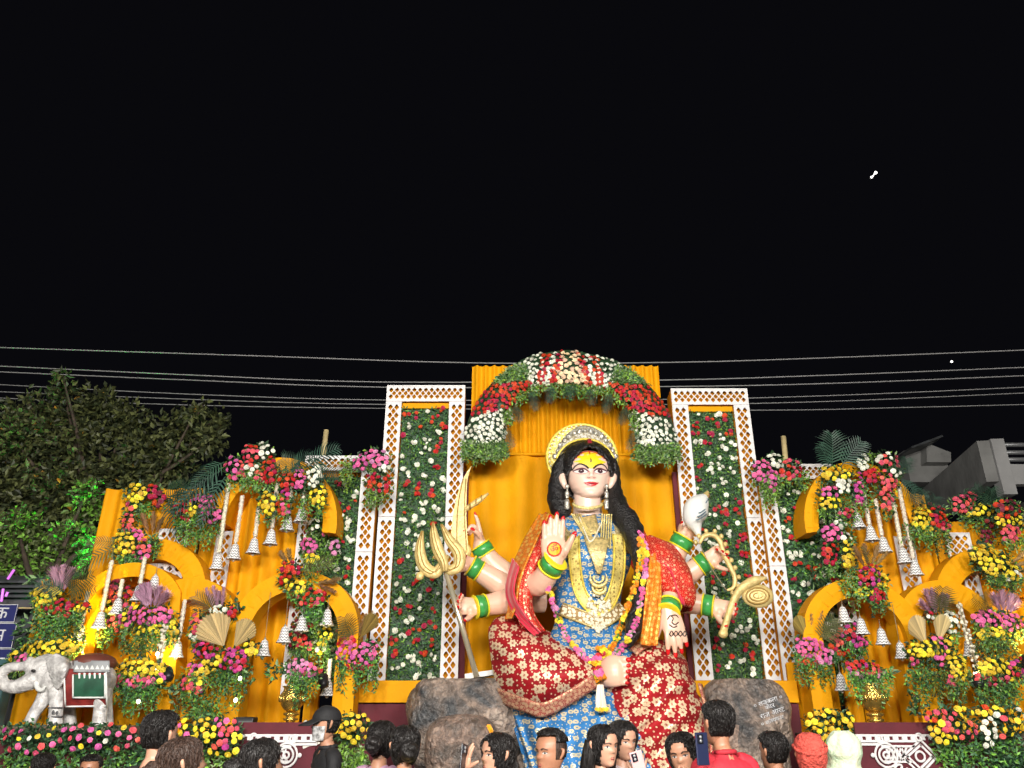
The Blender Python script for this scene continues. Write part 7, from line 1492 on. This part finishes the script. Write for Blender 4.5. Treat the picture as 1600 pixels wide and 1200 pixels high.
        if name in ('hair', 'cropped_sides'):                 # loose strands over the cap of hair
            for _ in range(900 if name == 'hair' else 300):
                a, z = q.uniform(0, 6.283), q.uniform(-.45, .5); dr = q.uniform(-.10, .10); up = q.uniform(.002, .018); ln = q.uniform(.035, .075); v = []
                for i in range(4):
                    aa, zz = a + dr * i * (1 if abs(z) < .42 else 2), z - ln * i
                    if not keep(aa % 6.2832, zz): break
                    zc = min(.497, zz); p = head_pt(aa, zc, 0, grow(aa, zc) + up * (1.2 if i in (1, 2) else .6)); p.z += zk * max(0, zc)
                    p2 = head_pt(aa + .035, zc, 0, grow(aa, zc) + up); p2.z += zk * max(0, zc); d = (p2 - p); d = d.normalized() * .007 * (1 - i * .2); v += [fr(p - d), fr(p + d)]
                if len(v) >= 4: mb.add(v, [(2 * i, 2 * i + 1, 2 * i + 3, 2 * i + 2) for i in range(len(v) // 2 - 1)])
        o = obj(name, mb, m, parent, True); mod(o, 'SOLIDIFY', thickness=.004, offset=-1); return o
    front = lambda a: math.cos(a)
    if hair == 'short': shell(lambda a, z: z > (.30 if front(a) > .35 else .02 + .28 * max(0, (front(a) + .1) / .45) if front(a) > -.1 else -.26), lambda a, z: .02 + .075 * max(0, z + .1), hairm, 'hair', .05, .14, 9)
    elif hair == 'fade':
        shell(lambda a, z: z > (.36 if front(a) > .3 else .22), lambda a, z: .06, hairm, 'hair', .12, .16, 12); shell(lambda a, z: z > (.9 if front(a) > .25 else -.12) and z < .26, lambda a, z: .008, 'hair_brown', 'cropped_sides', .01)
    elif hair in ('long', 'bun', 'tied'):
        h_ = shell(lambda a, z: z > (.34 - .9 * abs(math.sin(a)) ** 3 if front(a) > .30 else -.48), lambda a, z: .03 + .05 * max(0, -front(a)), hairm, 'hair', .03, .06, 6)
        if hair == 'bun':
            mb = MB(); 
            for k in range(5): mb.tube([fr((.16 * math.cos(x) * (1 - .12 * k), .60 + .06 * k * .5 + .05 * math.sin(x * 2 + k), -.10 + .17 * math.sin(x) * (1 - .12 * k))) for x in [2 * math.pi * i / 12 + k for i in range(13)]], .10 * hh, 8, 2)
            mb.ell(fr((0, .56, -.10)), (.2 * hh, .2 * hh, .2 * hh)); obj('hair_bun', mb, hairm, h_, True)
        elif hair == 'long':
            mb = MB()
            for k in range(9):
                a = R(-115 + 230 * k / 8); x, y = .36 * math.sin(a), .20 + .24 * math.cos(a)
                mb.tube([fr((x * .9, y, .1)), fr((x * 1.05, y + .03, -.3)), fr((x * 1.1, y + .08, -.7)), fr((x * 1.05 + q.uniform(-.05, .05), y + .08, -1.25))], [.10 * hh, .13 * hh, .12 * hh, .05 * hh], 8, 4, disp=lambda u_, b: 1 + .12 * math.sin(b * 4 + k))
            obj('hair_length', mb, hairm, h_, True)
        else:
            mb = MB(); mb.tube([fr((0, .40, -.05)), fr((0, .50, -.35)), fr((.05, .48, -.8)), fr((.05, .45, -1.3))], [.16 * hh, .17 * hh, .13 * hh, .04 * hh], 10, 4, disp=lambda u_, b: 1 + .1 * math.sin(b * 3 + u_ * 25)); obj('pony_tail', mb, hairm, h_, True)
    elif hair == 'cap':
        shell(lambda a, z: z < .12 and z > (.9 if front(a) > .1 else -.25), lambda a, z: .015, hairm, 'hair', .04)
        cp = shell(lambda a, z: z > .10, lambda a, z: .055, 'black_shirt', 'cap', .01, .10, 5)
        mb = MB(); mb.surf([[fr((.34 * math.sin(R(a)), -.40 * math.cos(R(a)) - e, .14 - .12 * e / .3)) for a in (-70, -35, 0, 35, 70)] for e in (-.02, .22, .46)], 4, 4); o = obj('visor', mb, 'black_shirt', cp, True); mod(o, 'SOLIDIFY', thickness=.008)
        mb = MB(); mb.surf([[fr(head_pt(R(a), z, .5, .02)) for a in (-75, -40, 0, 40, 75)] for z in (-.05, -.18, -.32, -.46)], 4, 4); o = obj('face_mask', mb, 'mask_white', t, True); mod(o, 'SOLIDIFY', thickness=.006)
    elif hair == 'wrap':
        shell(lambda a, z: z > (.24 if front(a) > .3 else -.34), lambda a, z: .07 + .05 * max(0, -front(a)), 'coral_wrap', 'head_wrap', .10, .20, 7)
        mb = MB(); mb.tube([fr(head_pt(a, .26 - .2 * max(0, -math.cos(a)), 0, .10)) for a in [2 * math.pi * k / 20 for k in range(21)]], .05 * hh, 8, 1, disp=lambda u_, a: 1 + .2 * math.sin(u_ * 60)); obj('wrap_band', mb, 'coral_wrap', t, True)
    elif hair == 'veil':
        shell(lambda a, z: z > .2 and front(a) > -.2, lambda a, z: .025, hairm, 'hair', .03)
        mb = MB(); rows = []
        for k in range(9):
            a = R(45 + 270 * k / 8); rows.append([fr(head_pt(a, .47, 0, .07) + V((0, 0, .10))), fr(head_pt(a, .30, 0, .09) + V((0, 0, .04))), fr(head_pt(a, 0, 0, .12)), fr(head_pt(a, -.35, 0, .22)), fr(V((1.15 * math.sin(a), -.5 * math.cos(a) + .1, -.85))), fr(V((1.3 * math.sin(a), -.55 * math.cos(a) + .12, -1.7)))])
        mb.surf(rows, 5, 5, disp=lambda u_, v_, p: V((1, 1, 0)) * (.016 * noise.noise(V((u_ * 9, v_ * 2.2, 1))) + .006 * noise.noise(p * 30))); mb.add([tuple(r[0]) for r in rows], [tuple(range(9))]); o = obj('head_scarf', mb, 'mint_scarf', t, True); mod(o, 'SOLIDIFY', thickness=.008)
    if neckcloth:
        mb = MB(); mb.tube([B(.42 * math.cos(a), .0 + .34 * math.sin(a), sh + .0 * hh - .08 * hh * max(0, -math.sin(a)) * 3) for a in [2 * math.pi * k / 18 for k in range(19)]], .13 * hh, 10, 2, disp=lambda u_, a: 1 + .15 * math.sin(a * 4 + u_ * 40)); obj('scarf', mb, neckcloth, t, True)
    return t
person(250, 1121, 66, 4.75, 155, 'man with short black hair and black shirt seen from behind at the left', 'black_shirt', 'skin_c', seed=1)
person(287, 1161, 76, 3.75, 118, 'brown-haired person with face turned left in front of the dense flower bed', 'brown_top', 'skin_c', 'bun', 'hair_brown', pitch=-8, female=True, seed=2)
person(410, 1163, 70, 4.1, 110, 'woman with black hair bun before the left scroll panel', 'grey_top', 'skin_a', 'bun', female=True, seed=3)
person(509, 1108, 50, 6.6, 62 + 180 - 180 + 0, 'man in black cap, patterned face mask and black jacket', 'black_shirt', 'skin_a', 'cap', seed=4) if False else person(509, 1110, 50, 6.6, -62, 'man in black cap, patterned face mask and black jacket', 'black_shirt', 'skin_a', 'cap', seed=4)
person(597, 1133, 54, 5.6, 165, 'woman with low bun and lilac top seen from behind', 'lilac_top', 'skin_a', 'bun', female=True, seed=5)
person(632, 1141, 58, 5.2, 150 + 50, 'woman with low bun and shiny olive blouse seen from behind', 'olive_silk', 'skin_a', 'bun', female=True, seed=6)
pw = person(776, 1153, 62, 4.9, -58, 'woman in profile raising a phone before the left boulder', 'grey_top', 'skin_c', 'tied', female=True, seed=7, arms={-1: ((722, 1240, 4.75), (728, 1206, 4.7), ((731, 1180, 4.7), (.9, .4, 0), 1, [30, 25, 25, 30, 35]))})
person(860, 1150, 62, 4.9, -50, 'young man with faded haircut facing left before the blue skirt', 'grey_top', 'skin_b', 'fade', seed=8)
person(944, 1140, 58, 5.1, 32, 'woman with long black hair and navy top looking down right', 'navy_top', 'skin_c', 'long', pitch=6, female=True, seed=9)
person(974, 1133, 54, 5.5, 28, 'woman in pale scarf looking down at a phone behind the long-haired woman', 'pale_scarf', 'skin_c', 'tied', pitch=12, female=True, seed=10, neckcloth='pale_scarf', arms={1: ((1012, 1245, 5.3), (998, 1215, 5.15), ((1000, 1198, 5.12), (.2, 1, 0), -1, [40, 60, 60, 60, 60]))})
person(1066, 1152, 60, 4.9, -24, 'smiling woman in mustard dress holding a hand to her cheek', 'mustard', 'skin_a', 'tied', pitch=10, roll=-8, female=True, seed=11, arms={-1: ((1036, 1275, 4.75), (1060, 1240, 4.68), ((1070, 1205, 4.66), (.2, .95, .1), -1, [30, 25, 25, 30, 35]))})
person(1122, 1105, 62, 4.55, 205, 'man in red shirt seen from behind in front of the right boulder', 'red_shirt', 'skin_b', seed=12)
person(1208, 1152, 54, 5.1, 212, 'boy with short dark hair turned left below the painted lettering', 'brown_top', 'skin_b', seed=13)
person(1267, 1157, 56, 4.9, 170, 'person wearing a bright coral head wrap', 'grey_top', 'skin_b', 'wrap', seed=14)
person(1318, 1152, 56, 5.0, 215, 'person with pale mint green scarf drawn over the head', 'mint_scarf', 'skin_b', 'veil', female=True, seed=15)
person(140, 1186, 40, 7.0, 0, 'dark-haired person facing the camera low in front of the flower bed', 'grey_top', 'skin_b', 'short', seed=16)
person(66, 1184, 42, 6.6, 200, 'person with dark hair low at the bottom left corner', 'black_shirt', 'skin_b', 'short', seed=17)
def phone(px, py, Y, w_, h_, yaw, m, label, roll=0):
    c = P(px, py, Y); t = thing('phone', c, label, 'phone', 'phones in hands'); r_ = Matrix.Rotation(R(yaw), 3, 'Z') @ Matrix.Rotation(R(roll), 3, 'Y'); mb = MB(); mb.box(c, (w_, .01, h_), rot=r_); o = obj('case', mb, m, t); mod(o, 'BEVEL', width=.004, segments=3)
    mb = MB(); mb.box(c + r_ @ V((-w_ * .18, -.008, h_ * .30)), (w_ * .42, .006, h_ * .28), rot=r_); o = obj('camera_block', mb, 'phone_dark', t); mb = MB()
    for k in (0, 1): mb = MB(); mb.ell(c + r_ @ V((-w_ * .18, -.012, h_ * (.24 + .12 * k))), (.008, .004, .008), 0, r_, 10, 6); obj('lens', mb, 'rail', o, True)
phone(724, 1186, 4.66, .075, .15, 70, 'phone_dark', 'phone held upright by the woman in profile', 10)
phone(998, 1196, 5.08, .078, .155, 10, 'phone_pink', 'pale pink phone held by the woman in the pale scarf', -14)
phone(1097, 1170, 4.3, .078, .15, 30, 'case_navy', 'dark blue phone held up by the man in red', 0)
